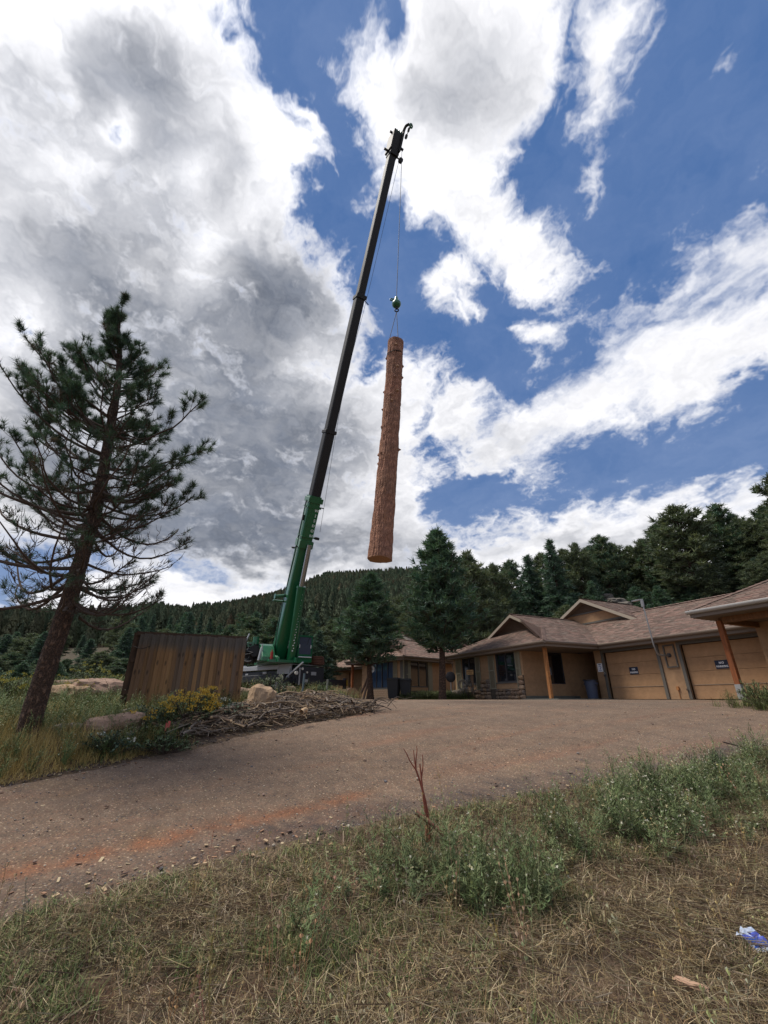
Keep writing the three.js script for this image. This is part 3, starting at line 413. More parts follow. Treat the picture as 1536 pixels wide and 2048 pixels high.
  // garage slope and its back
  shingles(T, [[XR, he, ZG], [XE, he, ZG], [XE, mh, zr], [rx, mh, zr]], rand);
  shingles(T, [[XE, he, zr * 2 - ZG], [XL, he, zr * 2 - ZG], [XL, mh, zr], [XE, mh, zr]], rand);
  // cross gable above the garage
  const ax = -2.75, ah = 5.62, hw = 3.45, az = -2.45, eh = ah - 0.5 * hw; 
  shingles(T, [[ax + hw, eh, az], [ax + hw, eh, -7.2], [ax, ah, -7.2], [ax, ah, az]], rand);
  shingles(T, [[ax - hw, eh, -7.2], [ax - hw, eh, az], [ax, ah, az], [ax, ah, -7.2]], rand);
  // entry canopy
  const cx0 = 6.78, cx1 = 13.2, cz = 3.6, ch = 2.77, cm = (cx0 + cx1) / 2, ct = ch + HP * (cm - cx0);
  shingles(T, [[cx0, ch, cz], [cx1, ch, cz], [cm, ct, cz - (cm - cx0)]], rand); shingles(T, [[cx0, ch, -4.4], [cx0, ch, cz], [cm, ct, cz - (cm - cx0)], [cm, ct, -4.4]], rand); shingles(T, [[cx1, ch, cz], [cx1, ch, -4.4], [cm, ct, -4.4], [cm, ct, cz - (cm - cx0)]], rand);
  for (const [a, b] of [[[XR, he, ZF], [gxR, gh, gz]], [[XL, he, ZF], [gxL, gh, gz]], [[rx, rh, gz + ov], [rx, rh, -3]], [[rx, mh, zr], [XE, mh, zr]], [[ax, ah, az], [ax, ah, -7.2]], [[cx0, ch, cz], [cm, ct, cz - (cm - cx0)]], [[cm, ct, cz - 3.2], [cm, ct, -4.4]]]) ridgeCaps(T, a, b, rand);
  const roof = part('roof_shingles', T.geo(), shingleMat, h); roof.userData.kind = 'stuff';
  // gablet and gable faces
  const lou = (x, y, w, z, n, slope) => { const g = []; for (let i = 0; i < n; i++) { const yy = y + i * 0.085, ww = w - i * 0.085 * 2 / slope; if (ww < 0.08) break; const b = box(ww, 0.07, 0.012); b.rotateX(0.7); b.translate(x, yy, z); g.push(b); } return g; };
  { const f = part('gable_wall', [wallZ([[gxL, gh], [gxR, gh], [rx, rh - 0.06]], gz + 0.02, 0.08)], M.soffit, h); for (const s of lou(rx, gh + 0.1, (gxR - gxL) * 0.80, gz + 0.05, 9, HP)) part('louver', s, M.louver, f);
    part('rake_board', [fasciaGeo([gxL - 0.2, gh - 0.12, gz + ov], [rx, rh - 0.02, gz + ov], 0.14, 0.035), fasciaGeo([rx, rh - 0.02, gz + ov + 0.003], [gxR + 0.2, gh - 0.12, gz + ov + 0.003], 0.14, 0.035)], M.rake, h); }
  { const wz = az - 0.4, yb = e(wz) - 0.04, mid = 4.80, sl = 0.5, X = (y) => (ah - 0.08 - y) / sl;
    const f = part('gable_wall', [wallZ([[ax - X(yb), yb], [ax + X(yb), yb], [ax + X(mid), mid], [ax - X(mid), mid]], wz, 0.1)], M.tan, h); part('gable_trim', [box(2 * X(mid) - 0.1, 0.09, 0.05, ax, mid, wz + 0.026), box(2 * X(yb) - 0.5, 0.1, 0.05, ax, yb + 0.12, wz + 0.024)], M.trim, f);
    part('gable_vent', [wallZ([[ax - X(mid), mid], [ax + X(mid), mid], [ax, ah - 0.08]], wz - 0.03, 0.05)], M.soffit, f); for (const s of lou(ax, mid + 0.1, 2 * X(mid) - 0.5, wz + 0.02, 8, sl)) part('louver', s, M.louver, f);
    part('rake_board', [fasciaGeo([ax - hw - 0.03, eh - 0.03, az + 0.02], [ax, ah - 0.02, az + 0.02], 0.16, 0.04), fasciaGeo([ax, ah - 0.02, az + 0.023], [ax + hw + 0.03, eh - 0.03, az + 0.023], 0.16, 0.04)], M.rake, h); part('rake_soffit', [wallZ([[ax - hw + 0.1, eh - 0.02], [ax, ah - 0.12], [ax + hw - 0.1, eh - 0.02], [ax, ah - 0.2]], az - 0.05, 0.32)], M.soffit, h); }
  // eaves
  part('fascia', [fasciaGeo([XL, he, ZF - 0.03], [XR - 0.03, he, ZF - 0.03], 0.17, 0.03, 0.06), fasciaGeo([XR - 0.03, he, ZF - 0.05], [XR - 0.03, he, ZG], 0.17, 0.03, 0.06), fasciaGeo([XR, he, ZG - 0.03], [cx0 + 0.4, he, ZG - 0.03], 0.17, 0.03, 0.06), fasciaGeo([XL + 0.03, he, -7.6], [XL + 0.03, he, ZF - 0.05], 0.17, 0.03, 0.06), fasciaGeo([cx0, ch, cz - 0.03], [cx1, ch, cz - 0.03], 0.17, 0.03, 0.06), fasciaGeo([cx0 + 0.03, ch, -1], [cx0 + 0.03, ch, cz - 0.05], 0.17, 0.03, 0.06)], M.fascia, h);
  part('gutter', [gutterGeo([XR + 0.1, he, ZF], [XL - 0.02, he, ZF]), gutterGeo([XR, he, ZG], [XR, he, ZF]), gutterGeo([cx0 + 0.3, he, ZG], [XR, he, ZG])], M.gutter, h);
  part('canopy_gutter', [gutterGeo([cx1, ch, cz], [cx0 - 0.06, ch, cz])], paint(.42, .40, .37, .35, .3), h);
  part('downspout', [tube([[XL + 0.02, he - 0.1, ZF + 0.06], [XL + 0.02, he - 0.25, ZF], [XL + 0.1, he - 0.5, ZF - 0.4], [XL + 0.12, he - 0.6, ZF - 0.43], [XL + 0.12, 0.3, ZF - 0.43]], 0.035, 20, 8)], M.gutter, h);
  part('soffit', [box(XR - XL - 0.1, 0.02, 0.52, rx, he - 0.24, ZF - 0.3), box(2.2, 0.02, 4.6, XR - 1.14, he - 0.23, 1.7), box(7.0, 0.02, 0.5, 3.7, he - 0.24, 0.24), box(cx1 - cx0 - 0.1, 0.02, cz - 0.6, cm, ch - 0.24, cz / 2 + 0.25)], M.soffit, h);
  part('canopy_post', [box(0.15, 2.0, 0.15, 7.27, 1.42, 2.9, 0.012)], M.redPost, h); part('post_base', [box(0.17, 0.44, 0.17, 7.27, 0.21, 2.9, 0.012)], M.grey, h);
  part('canopy_beam', [box(0.15, 0.22, 3.2, 7.27, 2.45, 1.2), box(6, 0.2, 0.15, 10.4, 2.43, 2.9), box(0.9, 2.2, 0.2, 9.0, 1.1, 0.9)], M.beam, h);
  part('porch_slab', box(2.4, 0.06, 3.9, -0.85, 0.0, 1.7), M.concrete, h);
  // lamp on a bent pipe
  const L = (x, y, z) => [x, y, z];
  const lampAt = new THREE.Vector3(2.72, 4.1, 0.75);
  const lamp = part('gooseneck_lamp', [tube([L(3.42, 1.74, 0.0), L(3.38, 1.72, 0.34), L(3.33, 1.78, 0.60), L(3.33, 2.05, 0.72), L(3.32, 2.7, 0.75), L(3.30, 3.4, 0.75), L(3.27, 4.05, 0.75)], (t) => t < 0.25 ? 0.04 : 0.03, 40, 8)], M.steel, h);
  part('lamp_flange', rod([3.42, 1.74, 0.0], [3.42, 1.74, 0.05], 0.09, 12), M.frame, lamp); part('lamp_head', [box(0.40, 0.05, 0.16, 3.03, 4.12, 0.75, 0.015), box(0.1, 0.34, 0.09, 3.27, 3.96, 0.75, 0.02)], M.steel, lamp);

  // things on and by the house
  const put = (o, x, y, z, ry = 0) => { const p = onHouse(x, y, z); o.position.copy(p); o.rotation.y = HTURN + ry; };
  const sg = textPanel(0.44, 0.32, [['NO', 0.3, 0.36], ['PARKING', 0.72, 0.3]], '#1d2438', '#f2f2f2');
  for (const [x, y, l] of [[1.5, 1.22, 'dark blue NO PARKING sign on the garage door beside the trash can'], [5.32, 1.25, 'dark blue NO PARKING sign partly hidden behind the red canopy post']]) { const o = new THREE.Mesh(sg[0], sg[1]); o.name = numbered('parking_sign'); o.castShadow = true; tag(o, l, 'sign', 'no parking signs on the garage doors'); scene.add(o); put(o, x, y, -0.118); o.scale.x = x > 4 ? 1.1 : 1; }
  const ns = textPanel(0.30, 0.40, [], '#f0f1f3', '#2a4f9a', { draw: (x, w, hh) => { x.fillStyle = '#24427e'; x.fillRect(w * .25, hh * .1, w * .5, hh * .09); x.strokeStyle = '#2e5fae'; x.lineWidth = 22; x.beginPath(); x.arc(w * .5, hh * .45, w * .2, 3.3, 7.4); x.stroke(); x.beginPath(); x.moveTo(w * .52, hh * .5); x.lineTo(w * .52, hh * .72); x.stroke(); x.fillStyle = '#7d93bd'; x.fillRect(w * .2, hh * .78, w * .6, hh * .04); x.fillRect(w * .2, hh * .86, w * .6, hh * .04); } });
  { const o = new THREE.Mesh(ns[0], ns[1]); o.name = numbered('notice_sign'); tag(o, 'white notice with blue print on the wall left of the garage door', 'sign'); scene.add(o); put(o, -0.2, 1.45, 0.02); }
  { const o = thing('padlock', 'small dark padlock hanging on the grey garage door trim', 'padlock'); part('shackle', tube([[-0.03, 0, 0], [-0.03, 0.07, 0], [0, 0.1, 0], [0.03, 0.07, 0], [0.03, 0, 0]], 0.01, 12, 6), M.steel, o); part('body', [box(0.11, 0.1, 0.05, 0, -0.05, 0, 0.02)], M.frame, o); put(o, 0.055, 1.12, 0.09); }
  { const o = thing('trash_can', 'blue grey plastic trash can standing by the dark house entry', 'trash can'); const pr = [[.20, 0], [.225, .02], [.25, .5], [.262, .52], [.262, .55], [.255, .56], [.28, .84], [.30, .86], [.30, .9], [.27, .9], [.2, .05], [0, .05]].map((q) => new THREE.Vector2(q[0] * 1.05, q[1])); part('body', new THREE.LatheGeometry(pr, 28), paint(.05, .065, .11, .5), o); for (const s of [-1, 1]) part('handle', [box(0.06, 0.08, 0.16, s * 0.33, 0.72, 0, 0.015)], paint(.05, .065, .11, .5), o); part('liner', tube(Array.from({ length: 13 }, (_, i) => [0.318 * Math.cos(i * .5236), 0.88 + 0.02 * Math.sin(i * 2.1), 0.318 * Math.sin(i * .5236)]), 0.022, 36, 6), paint(.02, .02, .022, .4), o); put(o, -0.42, -0.02, 0.62); }
  { const o = thing('wooden_sign', 'oval wooden lodge sign on a post before the house window', 'sign'); const b = new THREE.Shape(); b.absellipse(0, 0, 0.42, 0.2, 0, 6.2832, false); const g = new THREE.ExtrudeGeometry(b, { depth: 0.05, bevelEnabled: true, bevelSize: 0.012, bevelThickness: 0.01, bevelSegments: 1, curveSegments: 24 }); g.translate(0, 1.42, 0.06); part('board', g, wood(.45, .29, .15), o);
    const c = document.createElement('canvas'); c.width = 256; c.height = 128; const x = c.getContext('2d'); x.fillStyle = '#b08a5c'; x.fillRect(0, 0, 256, 128); x.fillStyle = '#33200f'; x.textAlign = 'center'; x.font = 'bold 44px serif'; x.fillText('PARKSIDE', 128, 56, 220); x.fillText('LODGE', 128, 104); const t = new THREE.CanvasTexture(c); t.colorSpace = THREE.SRGBColorSpace; const pl = new THREE.PlaneGeometry(0.56, 0.25); pl.translate(0, 1.42, 0.1245); part('lettering', pl, std({ map: t, roughness: 0.9 }), o); part('post', [box(0.13, 1.35, 0.1, 0, 0.6, 0, 0.015)], wood(.28, .18, .11), o); put(o, -5.05, -0.05, 4.35, 0.12); o.rotation.z = -0.03; }
}

// ---------------------------------------------------------------- the second house, farther back on the left, and what stands before it
{
  const rand = rngOf(33), he = 2.5, base = 1.63, C = new THREE.Vector3(1.2, base, -28.0), turn = -48.7 * Math.PI / 180;
  const h = thing('ranch_house', 'second tan ranch house with tall windows tinted like reflected sky behind two pine trunks', 'house', C.toArray(), turn, 'tan ranch houses');
  part('wall', [box(1.0, 2.6, 0.15, -0.98, 1.3, -0.575), box(2.3, 0.65, 0.15, -2.63, 0.325, -0.575), box(2.3, 0.25, 0.15, -2.63, 2.475, -0.575), box(0.9, 2.6, 0.15, -4.23, 1.3, -0.575), box(0.15, 2.6, 3.6, -4.6, 1.3, -2.4),
    box(0.15, 0.7, 1.7, -0.575, 0.35, -1.85), box(0.15, 0.3, 1.7, -0.575, 2.45, -1.85), box(0.15, 2.6, 0.4, -0.575, 1.3, -0.85), box(0.15, 2.6, 6.2, -0.575, 1.3, -5.8), box(9.6, 0.5, 0.15, -9.3, 2.35, -4.1), box(1.0, 2.6, 0.15, -5.1, 1.3, -4.1), box(3.0, 2.6, 0.15, -12.4, 1.3, -4.1), box(14, 2.6, 0.15, -7.4, 1.3, -11.5)], M.tan, h);
  const gd = part('garage_door', box(5.2, 2.1, 0.03, -8.2, 1.05, -4.16), M.tanDark, h); for (let k = 0; k < 4; k++) part('door_panel', box(5.16, 0.51, 0.045, -8.2, 0.265 + k * 0.525, -4.125, 0.008), M.door, gd);
  windowPart(h, -3.76, -1.5, 0.66, 2.34, -0.56, 4, M.frame, M.paintedSkyGlass); shutter(h, -1.46, -1.1, 0.5, 2.32, -0.47);
  { const w = part('side_window', [box(0.08, 0.07, 1.6, -0.55, 2.25, -1.85), box(0.08, 0.07, 1.6, -0.55, 0.74, -1.85), box(0.08, 1.5, 0.07, -0.55, 1.5, -1.08), box(0.08, 1.5, 0.07, -0.55, 1.5, -2.62), box(0.07, 1.5, 0.07, -0.55, 1.5, -1.85)], M.trim, h); for (const z of [-1.465, -2.235]) part('pane', box(0.012, 1.44, 0.70, -0.56, 1.5, z), M.glass, w); }
  for (const z of [-0.86, -2.86]) part('shutter', [box(0.05, 1.9, 0.4, -0.47, 1.4, z, 0.01), box(0.06, 0.06, 0.38, -0.465, 1.45, z)], M.shutter, h);
  part('corner_trim', [box(0.06, 2.3, 0.3, -0.47, 1.2, -0.66), box(0.3, 2.3, 0.05, -0.64, 1.2, -0.475)], M.trim, h);
  part('downspout', [tube([[-0.1, 2.35, -0.1], [-0.3, 2.2, -0.3], [-0.43, 2.0, -0.42], [-0.43, 0.2, -0.42]], 0.045, 14, 8)], M.shutter, h);
  part('brick_skirt', [box(2.3, 0.6, 0.05, -2.6, 0.3, -0.478)], stucco(.40, .28, .14, .02), h); for (let r = 0; r < 5; r++) for (let k = 0; k < 9; k++) { const b = part('brick', box(0.235, 0.095, 0.03, -3.62 + k * 0.255 + (r % 2) * 0.12, 0.07 + r * 0.115, -0.45, 0.006), M.stone[2], h); b.position.z = 0.004 * rand(); }
  rubble(h, -0.0, 0.0001, 0, 0.1, 0, rand); part('side_skirt', [box(0.05, 0.5, 5.5, -0.48, 0.25, -3.6)], M.mortar, h);
  const T = new Tris(), P = HP, rx = -3, rh = he + P * 3, gz = -1.75, gh = he + P * 1.75;
  shingles(T, [[-6, he, 0], [0, he, 0], [-1.75, gh, gz], [-4.25, gh, gz]], rand, 1.25); shingles(T, [[0, he, 0], [0, he, -12], [rx, rh, -12], [rx, rh, gz], [-1.75, gh, gz]], rand, 1.25); shingles(T, [[-6, he, -12], [-6, he, 0], [-4.25, gh, gz], [rx, rh, gz], [rx, rh, -12]], rand, 1.25);
  shingles(T, [[-1.6, gh - .08, gz], [-1.6, gh - .08, gz + .4], [rx, rh, gz + .4], [rx, rh, gz]], rand, 1.25); shingles(T, [[-4.4, gh - .08, gz + .4], [-4.4, gh - .08, gz], [rx, rh, gz], [rx, rh, gz + .4]], rand, 1.25);
  const mz = -7.8, mh = he + P * 4.3; shingles(T, [[-14.5, he, -3.5], [-6, he, -3.5], [rx, mh, mz], [-14.5, mh, mz]], rand, 1.25); shingles(T, [[rx, mh, mz], [-6, he, -3.5], [-5.5, he + .2, -3.6], [rx, mh, mz]], rand, 1.25); shingles(T, [[0, he, -12], [-14.5, he, -12], [-14.5, mh, mz], [rx, mh, mz]], rand, 1.25);
  const ax = -6.9, ah = 5.35, hw = 2.9, az = -5.6, eh = ah - 0.5 * hw; shingles(T, [[ax + hw, eh, az], [ax + hw, eh, -10], [ax, ah, -10], [ax, ah, az]], rand, 1.25); shingles(T, [[ax - hw, eh, -10], [ax - hw, eh, az], [ax, ah, az], [ax, ah, -10]], rand, 1.25);
  ridgeCaps(T, [rx, rh, gz + .4], [rx, rh, -12], rand, 1.25); ridgeCaps(T, [0, he, 0], [-1.75, gh, gz], rand, 1.25); const rf = part('roof_shingles', T.geo(), shingleMat, h); rf.userData.kind = 'stuff';
  part('gable_wall', [wallZ([[-4.25, gh], [-1.75, gh], [rx, rh - .06]], gz + .02, .08), wallZ([[ax - hw + .3, eh], [ax + hw - .3, eh], [ax, ah - .12]], az - .3, .1)], M.louver, h);
  part('rake_board', [fasciaGeo([-4.5, gh - .13, gz + .41], [rx, rh - .02, gz + .41], .14, .035), fasciaGeo([rx, rh - .02, gz + .413], [-1.5, gh - .13, gz + .413], .14, .035), fasciaGeo([ax - hw, eh - .02, az + .02], [ax, ah - .02, az + .02], .17, .04), fasciaGeo([ax, ah - .02, az + .023], [ax + hw, eh - .02, az + .023], .17, .04)], paint(.42, .38, .32, .7), h);
  part('fascia', [fasciaGeo([-6, he, -.03], [0, he, -.03], .17, .03, .06), fasciaGeo([-.03, he, -.05], [-.03, he, -9], .17, .03, .06), fasciaGeo([-14.5, he, -3.53], [-6, he, -3.53], .17, .03, .06)], M.fascia, h);
  part('gutter', [gutterGeo([.1, he, 0], [-6, he, 0]), gutterGeo([0, he, -9], [0, he, .05]), gutterGeo([-6, he, -3.5], [-14.5, he, -3.5])], M.gutter, h); part('soffit', [box(5.9, .02, .55, -3, he - .24, -.3), box(.55, .02, 8, -.3, he - .24, -4.3), box(1.5, .02, 3.4, -5.25, he - .24, -1.9), box(8.4, .02, .6, -10.2, he - .24, -3.8)], M.soffit, h);
  part('porch_post', box(.14, 2.3, .14, -5.6, 1.15, -.35, .012), M.redPost, h); part('entry_door', [box(.06, 2.1, .95, -4.69, 1.05, -1.9)], M.entry, h);
}
const WHITEISH = paint(.7, .7, .68, .5);
// where the sight line through a spot of the photograph meets the ground, near a guessed distance
function ground(px0, py, Z, lift = 0) { let best = Z, prev = null; for (let q = Z * 0.55; q < Z * 1.6; q *= 1.004) { const p = atZ(px0, py, q), f = p.y - H(p.x, -q); if (prev !== null && prev > 0 && f <= 0) { best = q; break; } prev = f; } const p = atZ(px0, py, best); p.y = H(p.x, -best) + lift; return p; }
{ // two black wheeled bins by the drive
  const mk = (x, y, Z, label, ry, s) => { const p = ground(x, y, Z), o = thing('wheeled_bin', label, 'bin', p.toArray(), ry, 'black wheeled bins'), m = paint(.013, .013, .015, .5); const b = box(0.62, 0.98, 0.68, 0, 0.57, 0, 0.03), P = b.attributes.position; for (let i = 0; i < P.count; i++) { const f = lerp(0.82, 1.04, clamp((P.getY(i) - 0.08) / 0.98)); P.setX(i, P.getX(i) * f); P.setZ(i, P.getZ(i) * f); } b.computeVertexNormals(); part('body', b, m, o); part('lid', [box(0.70, 0.06, 0.80, 0, 1.09, 0.03, 0.02), box(0.64, 0.05, 0.5, 0, 1.13, 0, 0.02)], m, o); part('handle', [rod([-0.28, 1.06, -0.42], [0.28, 1.06, -0.42], 0.02)], m, o); for (const d of [-1, 1]) part('wheel', rod([d * 0.3 - 0.03, 0.12, -0.28], [d * 0.3 + 0.03, 0.12, -0.28], 0.12, 16), m, o); o.scale.setScalar(s); return o; };
  mk(788, 1388, 25.6, 'black wheeled bin, the left and nearer of the pair on the drive', -0.3, 0.98); mk(812, 1387, 25.9, 'black wheeled bin, the right one of the pair, beside the shuttered window', -0.15, 0.95);
  { const p = ground(903, 1388, 26.2), o = thing('dish_antenna', 'round dark dish on a thin post before the far house wall', 'dish', p.toArray(), 0.15); const d = new THREE.SphereGeometry(0.5, 24, 10, 0, 6.2832, 0, 0.62); d.rotateX(Math.PI / 2); d.translate(0, 1.2, -0.38); part('dish', d, std({ color: new THREE.Color().setRGB(.035, .03, .032), roughness: 0.6, side: THREE.DoubleSide }), o); part('post', rod([0, -0.1, 0], [0, 1.2, 0], 0.03), M.steel, o); }
  { const p = ground(927, 1384, 25.6), o = thing('hose_coil', 'coiled pale garden hose hanging at the house corner', 'hose', p.toArray(), -0.5); part('hose', [0.24, 0.21, 0.27].map((r, i) => new THREE.TorusGeometry(r, 0.03, 8, 26).translate(0, 0.75, 0.03 * i)), paint(.24, .2, .15, .7), o); part('stake', rod([0, -0.1, -0.02], [0, 0.95, -0.02], 0.025), M.steel, o); }
  { const p = ground(730, 1388, 25.4), o = thing('sign_board', 'white round sign on leaning dark timbers by a pine trunk', 'sign', p.toArray(), 0.1); part('disc', new THREE.CylinderGeometry(0.2, 0.2, 0.02, 20).rotateX(Math.PI / 2).translate(0.3, 1.55, 0.08), WHITEISH, o); part('mark', [box(0.2, 0.04, 0.01, 0.3, 1.6, 0.095), box(0.24, 0.04, 0.01, 0.3, 1.52, 0.095)], M.dark, o); part('timber', rod([-0.35, 0, 0], [0.3, 1.45, 0.02], 0.07, 6), wood(.16, .1, .07), o); part('timber', rod([0.1, 0, 0.05], [0.35, 1.5, 0], 0.06, 6), wood(.2, .13, .09), o); part('timber', rod([-0.1, 0, 0.1], [0.2, 1.1, 0.05], 0.07, 6), wood(.24, .16, .12), o); }
}

// ---------------------------------------------------------------- trees
const barkMap = px(512, (u, v) => { const p = Math.abs(tfbm(u, v * 0.5, 14, 4, 0.65)), q = tfbm(u, v, 40, 3), f = 0.55 + 1.1 * Math.min(p, 0.42) + 0.3 * q; return [f, f * 0.93, f * 0.86]; });
const barkBump = px(512, (u, v) => { const p = Math.abs(tfbm(u, v * 0.5, 14, 4, 0.65)); return Math.min(1, 2.6 * p) + 0.1 * tfbm(u, v, 32, 2); }, false, true);
const trunkMat = std({ color: new THREE.Color().setRGB(.17, .115, .088), map: barkMap, bumpMap: barkBump, bumpScale: 0.03, roughness: 1 });
const limbMat = std({ color: new THREE.Color().setRGB(.085, .058, .044), roughness: 1 });
const needleMat = new THREE.MeshPhysicalMaterial({ vertexColors: true, roughness: 1, side: THREE.DoubleSide, transmission: 0.35, thickness: 0 });
function trunkGeo(points, r, seg, rad) { const g = tube(points, r, seg, rad), uv = g.attributes.uv, P = g.attributes.position; let L = 0; const c = new THREE.CatmullRomCurve3(points); L = c.getLength(); for (let i = 0; i < uv.count; i++) uv.setXY(i, Math.round(uv.getY(i) * 64) / 64, uv.getX(i) * L / 1.1); return g; }
// a burst of needles round the end of a shoot
function tuft(T, p, d, len, n, w, rand, tones, spread = 1.15) {
  const a = new THREE.Vector3(d.y, d.z, d.x).cross(d).normalize(), b = d.clone().cross(a), k = tones[Math.floor(rand() * tones.length)];
  for (let i = 0; i < n; i++) {
    const th = rand() * 6.2832, ph = Math.acos(1 - rand() * (1 - Math.cos(spread))), s = Math.sin(ph), L = len * (0.7 + 0.45 * rand()), back = rand() * len * 0.55;
    const vx = d.x * Math.cos(ph) + (a.x * Math.cos(th) + b.x * Math.sin(th)) * s, vy = d.y * Math.cos(ph) + (a.y * Math.cos(th) + b.y * Math.sin(th)) * s, vz = d.z * Math.cos(ph) + (a.z * Math.cos(th) + b.z * Math.sin(th)) * s;
    const qx = p.x - d.x * back, qy = p.y - d.y * back, qz = p.z - d.z * back, f = 0.75 + 0.5 * rand(); let ox = rand() - 0.5, oy = rand() - 0.5, oz = rand() - 0.5; const c = vx * ox + vy * oy + vz * oz; ox -= c * vx; oy -= c * vy; oz -= c * vz; const ol = w / (Math.hypot(ox, oy, oz) || 1); ox *= ol; oy *= ol; oz *= ol;
    T.tri([qx - ox, qy - oy, qz - oz], [qx + ox, qy + oy, qz + oz], [qx + vx * L, qy + vy * L, qz + vz * L], [k[0] * f, k[1] * f, k[2] * f]);
  }
}
const PINE = [[.06, .125, .055], [.072, .135, .056], [.05, .10, .05], [.085, .145, .058], [.056, .125, .07]];
const NEAR = PINE.map((c) => c.map((v) => v * 0.75));
const OLIVE = [[.10, .13, .05], [.085, .12, .048], [.125, .15, .055], [.07, .10, .046]];
const SPRUCE = [[.06, .12, .062], [.05, .105, .06], [.075, .14, .068], [.045, .09, .056]];
const DRY = [[.085, .060, .028], [.07, .055, .028]];

// the big pine on the left bank: trunk, each limb with its own sprays
{
  const rand = rngOf(77), Z0 = 8.1, R = (a, b) => a + (b - a) * rand();
  const at = (x, y, dz = 0) => atZ(x, y, Z0 + dz);
  const spine = [[46, 1512], [62, 1440], [100, 1316], [128, 1235], [163, 1118], [186, 1040], [205, 952], [217, 880], [228, 815], [236, 760], [239, 700], [236, 640]].map(([x, y]) => at(x, y));
  const root = spine[0].clone(); root.y = H(root.x, root.z) - 0.05;
  const t = thing('pine_tree', 'tall dark leaning pine with bare lower limbs on the left bank', 'tree', root.toArray());
  const loc = spine.map((p) => p.clone().sub(root)); loc[0].y = Math.min(loc[0].y, 0); const curve = new THREE.CatmullRomCurve3(loc, false, 'centripetal');
  const rad = (s) => 0.15 * Math.pow(1 - s, 0.66) + 0.02 + 0.05 * Math.exp(-s * 40);
  { const g = trunkGeo(loc, rad, 120, 20), P = g.attributes.position, c = new THREE.Vector3(); for (let i = 0; i <= 120; i++) { curve.getPointAt(i / 120, c); for (let j = 0; j <= 20; j++) { const k = i * 21 + j, a = (j % 20) / 20 * 6.2832, f = 1 + 0.07 * n2(Math.cos(a) * 3 + i * 0.35, Math.sin(a) * 3 + 7) + 0.05 * n2(Math.cos(a) * 6, Math.sin(a) * 6 + i * 0.9); P.setXYZ(k, c.x + (P.getX(k) - c.x) * f, c.y + (P.getY(k) - c.y) * f, c.z + (P.getZ(k) - c.z) * f); } } g.computeVertexNormals(); part('trunk', g, trunkMat, t); }
  const limb = (s, az, el, L, green, dense) => {
    const o = curve.getPointAt(s), wood = [], T = new Tris(), d0 = new THREE.Vector3(Math.cos(az) * Math.cos(el), Math.sin(el), Math.sin(az) * Math.cos(el)), up = R(0.1, 0.5) * (green > 0.3 ? 1 : 0.5), pts = [], sag = R(0.05, 0.22) * (s < 0.55 ? 1.2 : 0.3);
    const wob = R(-0.3, 0.3), side = new THREE.Vector3(-Math.sin(az), 0, Math.cos(az));
    for (let i = 0; i <= 6; i++) { const q = i / 6; pts.push(o.clone().addScaledVector(d0, L * q).addScaledVector(side, wob * L * Math.sin(q * 2.4) * 0.5 + R(-.04, .04) * L * q).add(new THREE.Vector3(0, L * (-sag * Math.sin(q * 3.14) + up * q * q * 0.8), 0))); }
    const c = new THREE.CatmullRomCurve3(pts), r0 = 0.009 + 0.012 * L * (1 - s * 0.3); wood.push(tube(pts, (q) => r0 * (1 - q * 0.8) + 0.003, 10, 5));
    const shoot = (p, dir, l, lev) => { const e = p.clone().addScaledVector(dir, l), m = p.clone().lerp(e, 0.5).add(new THREE.Vector3(R(-.1, .1) * l, R(-.08, .02) * l, R(-.1, .1) * l)), bend = e.clone().add(new THREE.Vector3(0, l * (green ? R(0.1, 0.45) : R(-.1, .15)), 0)); wood.push(tube([p, m, bend], (q) => 0.0075 * (1 - q * 0.55), 3, 3)); const dd = bend.clone().sub(m).normalize();
      if (rand() < green) { const tn = rand() < 0.04 ? DRY : NEAR; tuft(T, bend, dd, R(.14, .19), dense, 0.0042, rand, tn); if (rand() < 0.55) tuft(T, bend.clone().addScaledVector(dd, -0.13), dd, R(.13, .17), dense * 0.7, 0.0042, rand, tn, 1.4); }
      if (lev > 0) for (let k = 0, n = 1 + Math.floor(rand() * 2.4); k < n; k++) { const q = R(0.35, 0.85), pp = p.clone().lerp(bend, q), dv = dir.clone().add(new THREE.Vector3(R(-.9, .9), R(-.25, .6), R(-.9, .9))).normalize(); shoot(pp, dv, l * R(0.4, 0.65), lev - 1); } };
    const n = Math.max(4, Math.round(L * (green > 0.3 ? 5.0 : 6.2)));
    for (let k = 0; k < n; k++) { const q = green > 0.3 ? R(0.25, 0.98) : R(0.12, 0.95), p = c.getPointAt(q), tg = c.getTangentAt(q), sd = rand() < 0.5 ? 1 : -1, dv = tg.clone().multiplyScalar(0.8).addScaledVector(side, sd * R(0.5, 1.1)).add(new THREE.Vector3(0, R(-.2, .45), 0)).normalize(); shoot(p, dv, R(.25, .55) * (1.15 - q * 0.5) * Math.min(1, L / 1.3), green > 0.3 ? 1 : 2); }
    const e = c.getPointAt(1), te = c.getTangentAt(1); if (rand() < green + 0.1) { tuft(T, e, te, .18, dense, 0.0042, rand, NEAR); tuft(T, e.clone().addScaledVector(te, -0.14), te, .16, dense * 0.7, 0.0042, rand, NEAR, 1.4); }
    const b = part('limb', wood, limbMat, t); if (T.p.length) part('needles', T.geo(), needleMat, b);
  };
  // dead and thinly needled limbs low down, full boughs above; heavier on the left than on the right
  for (let i = 0; i < 27; i++) { const s = R(0.2, 0.46), az = R(0, 6.283), left = -Math.cos(az); limb(s, az, R(-.12, .25), R(1.5, 2.5) * (1 + 0.22 * left), left > 0.2 ? 0.12 : 0.10, 34); }
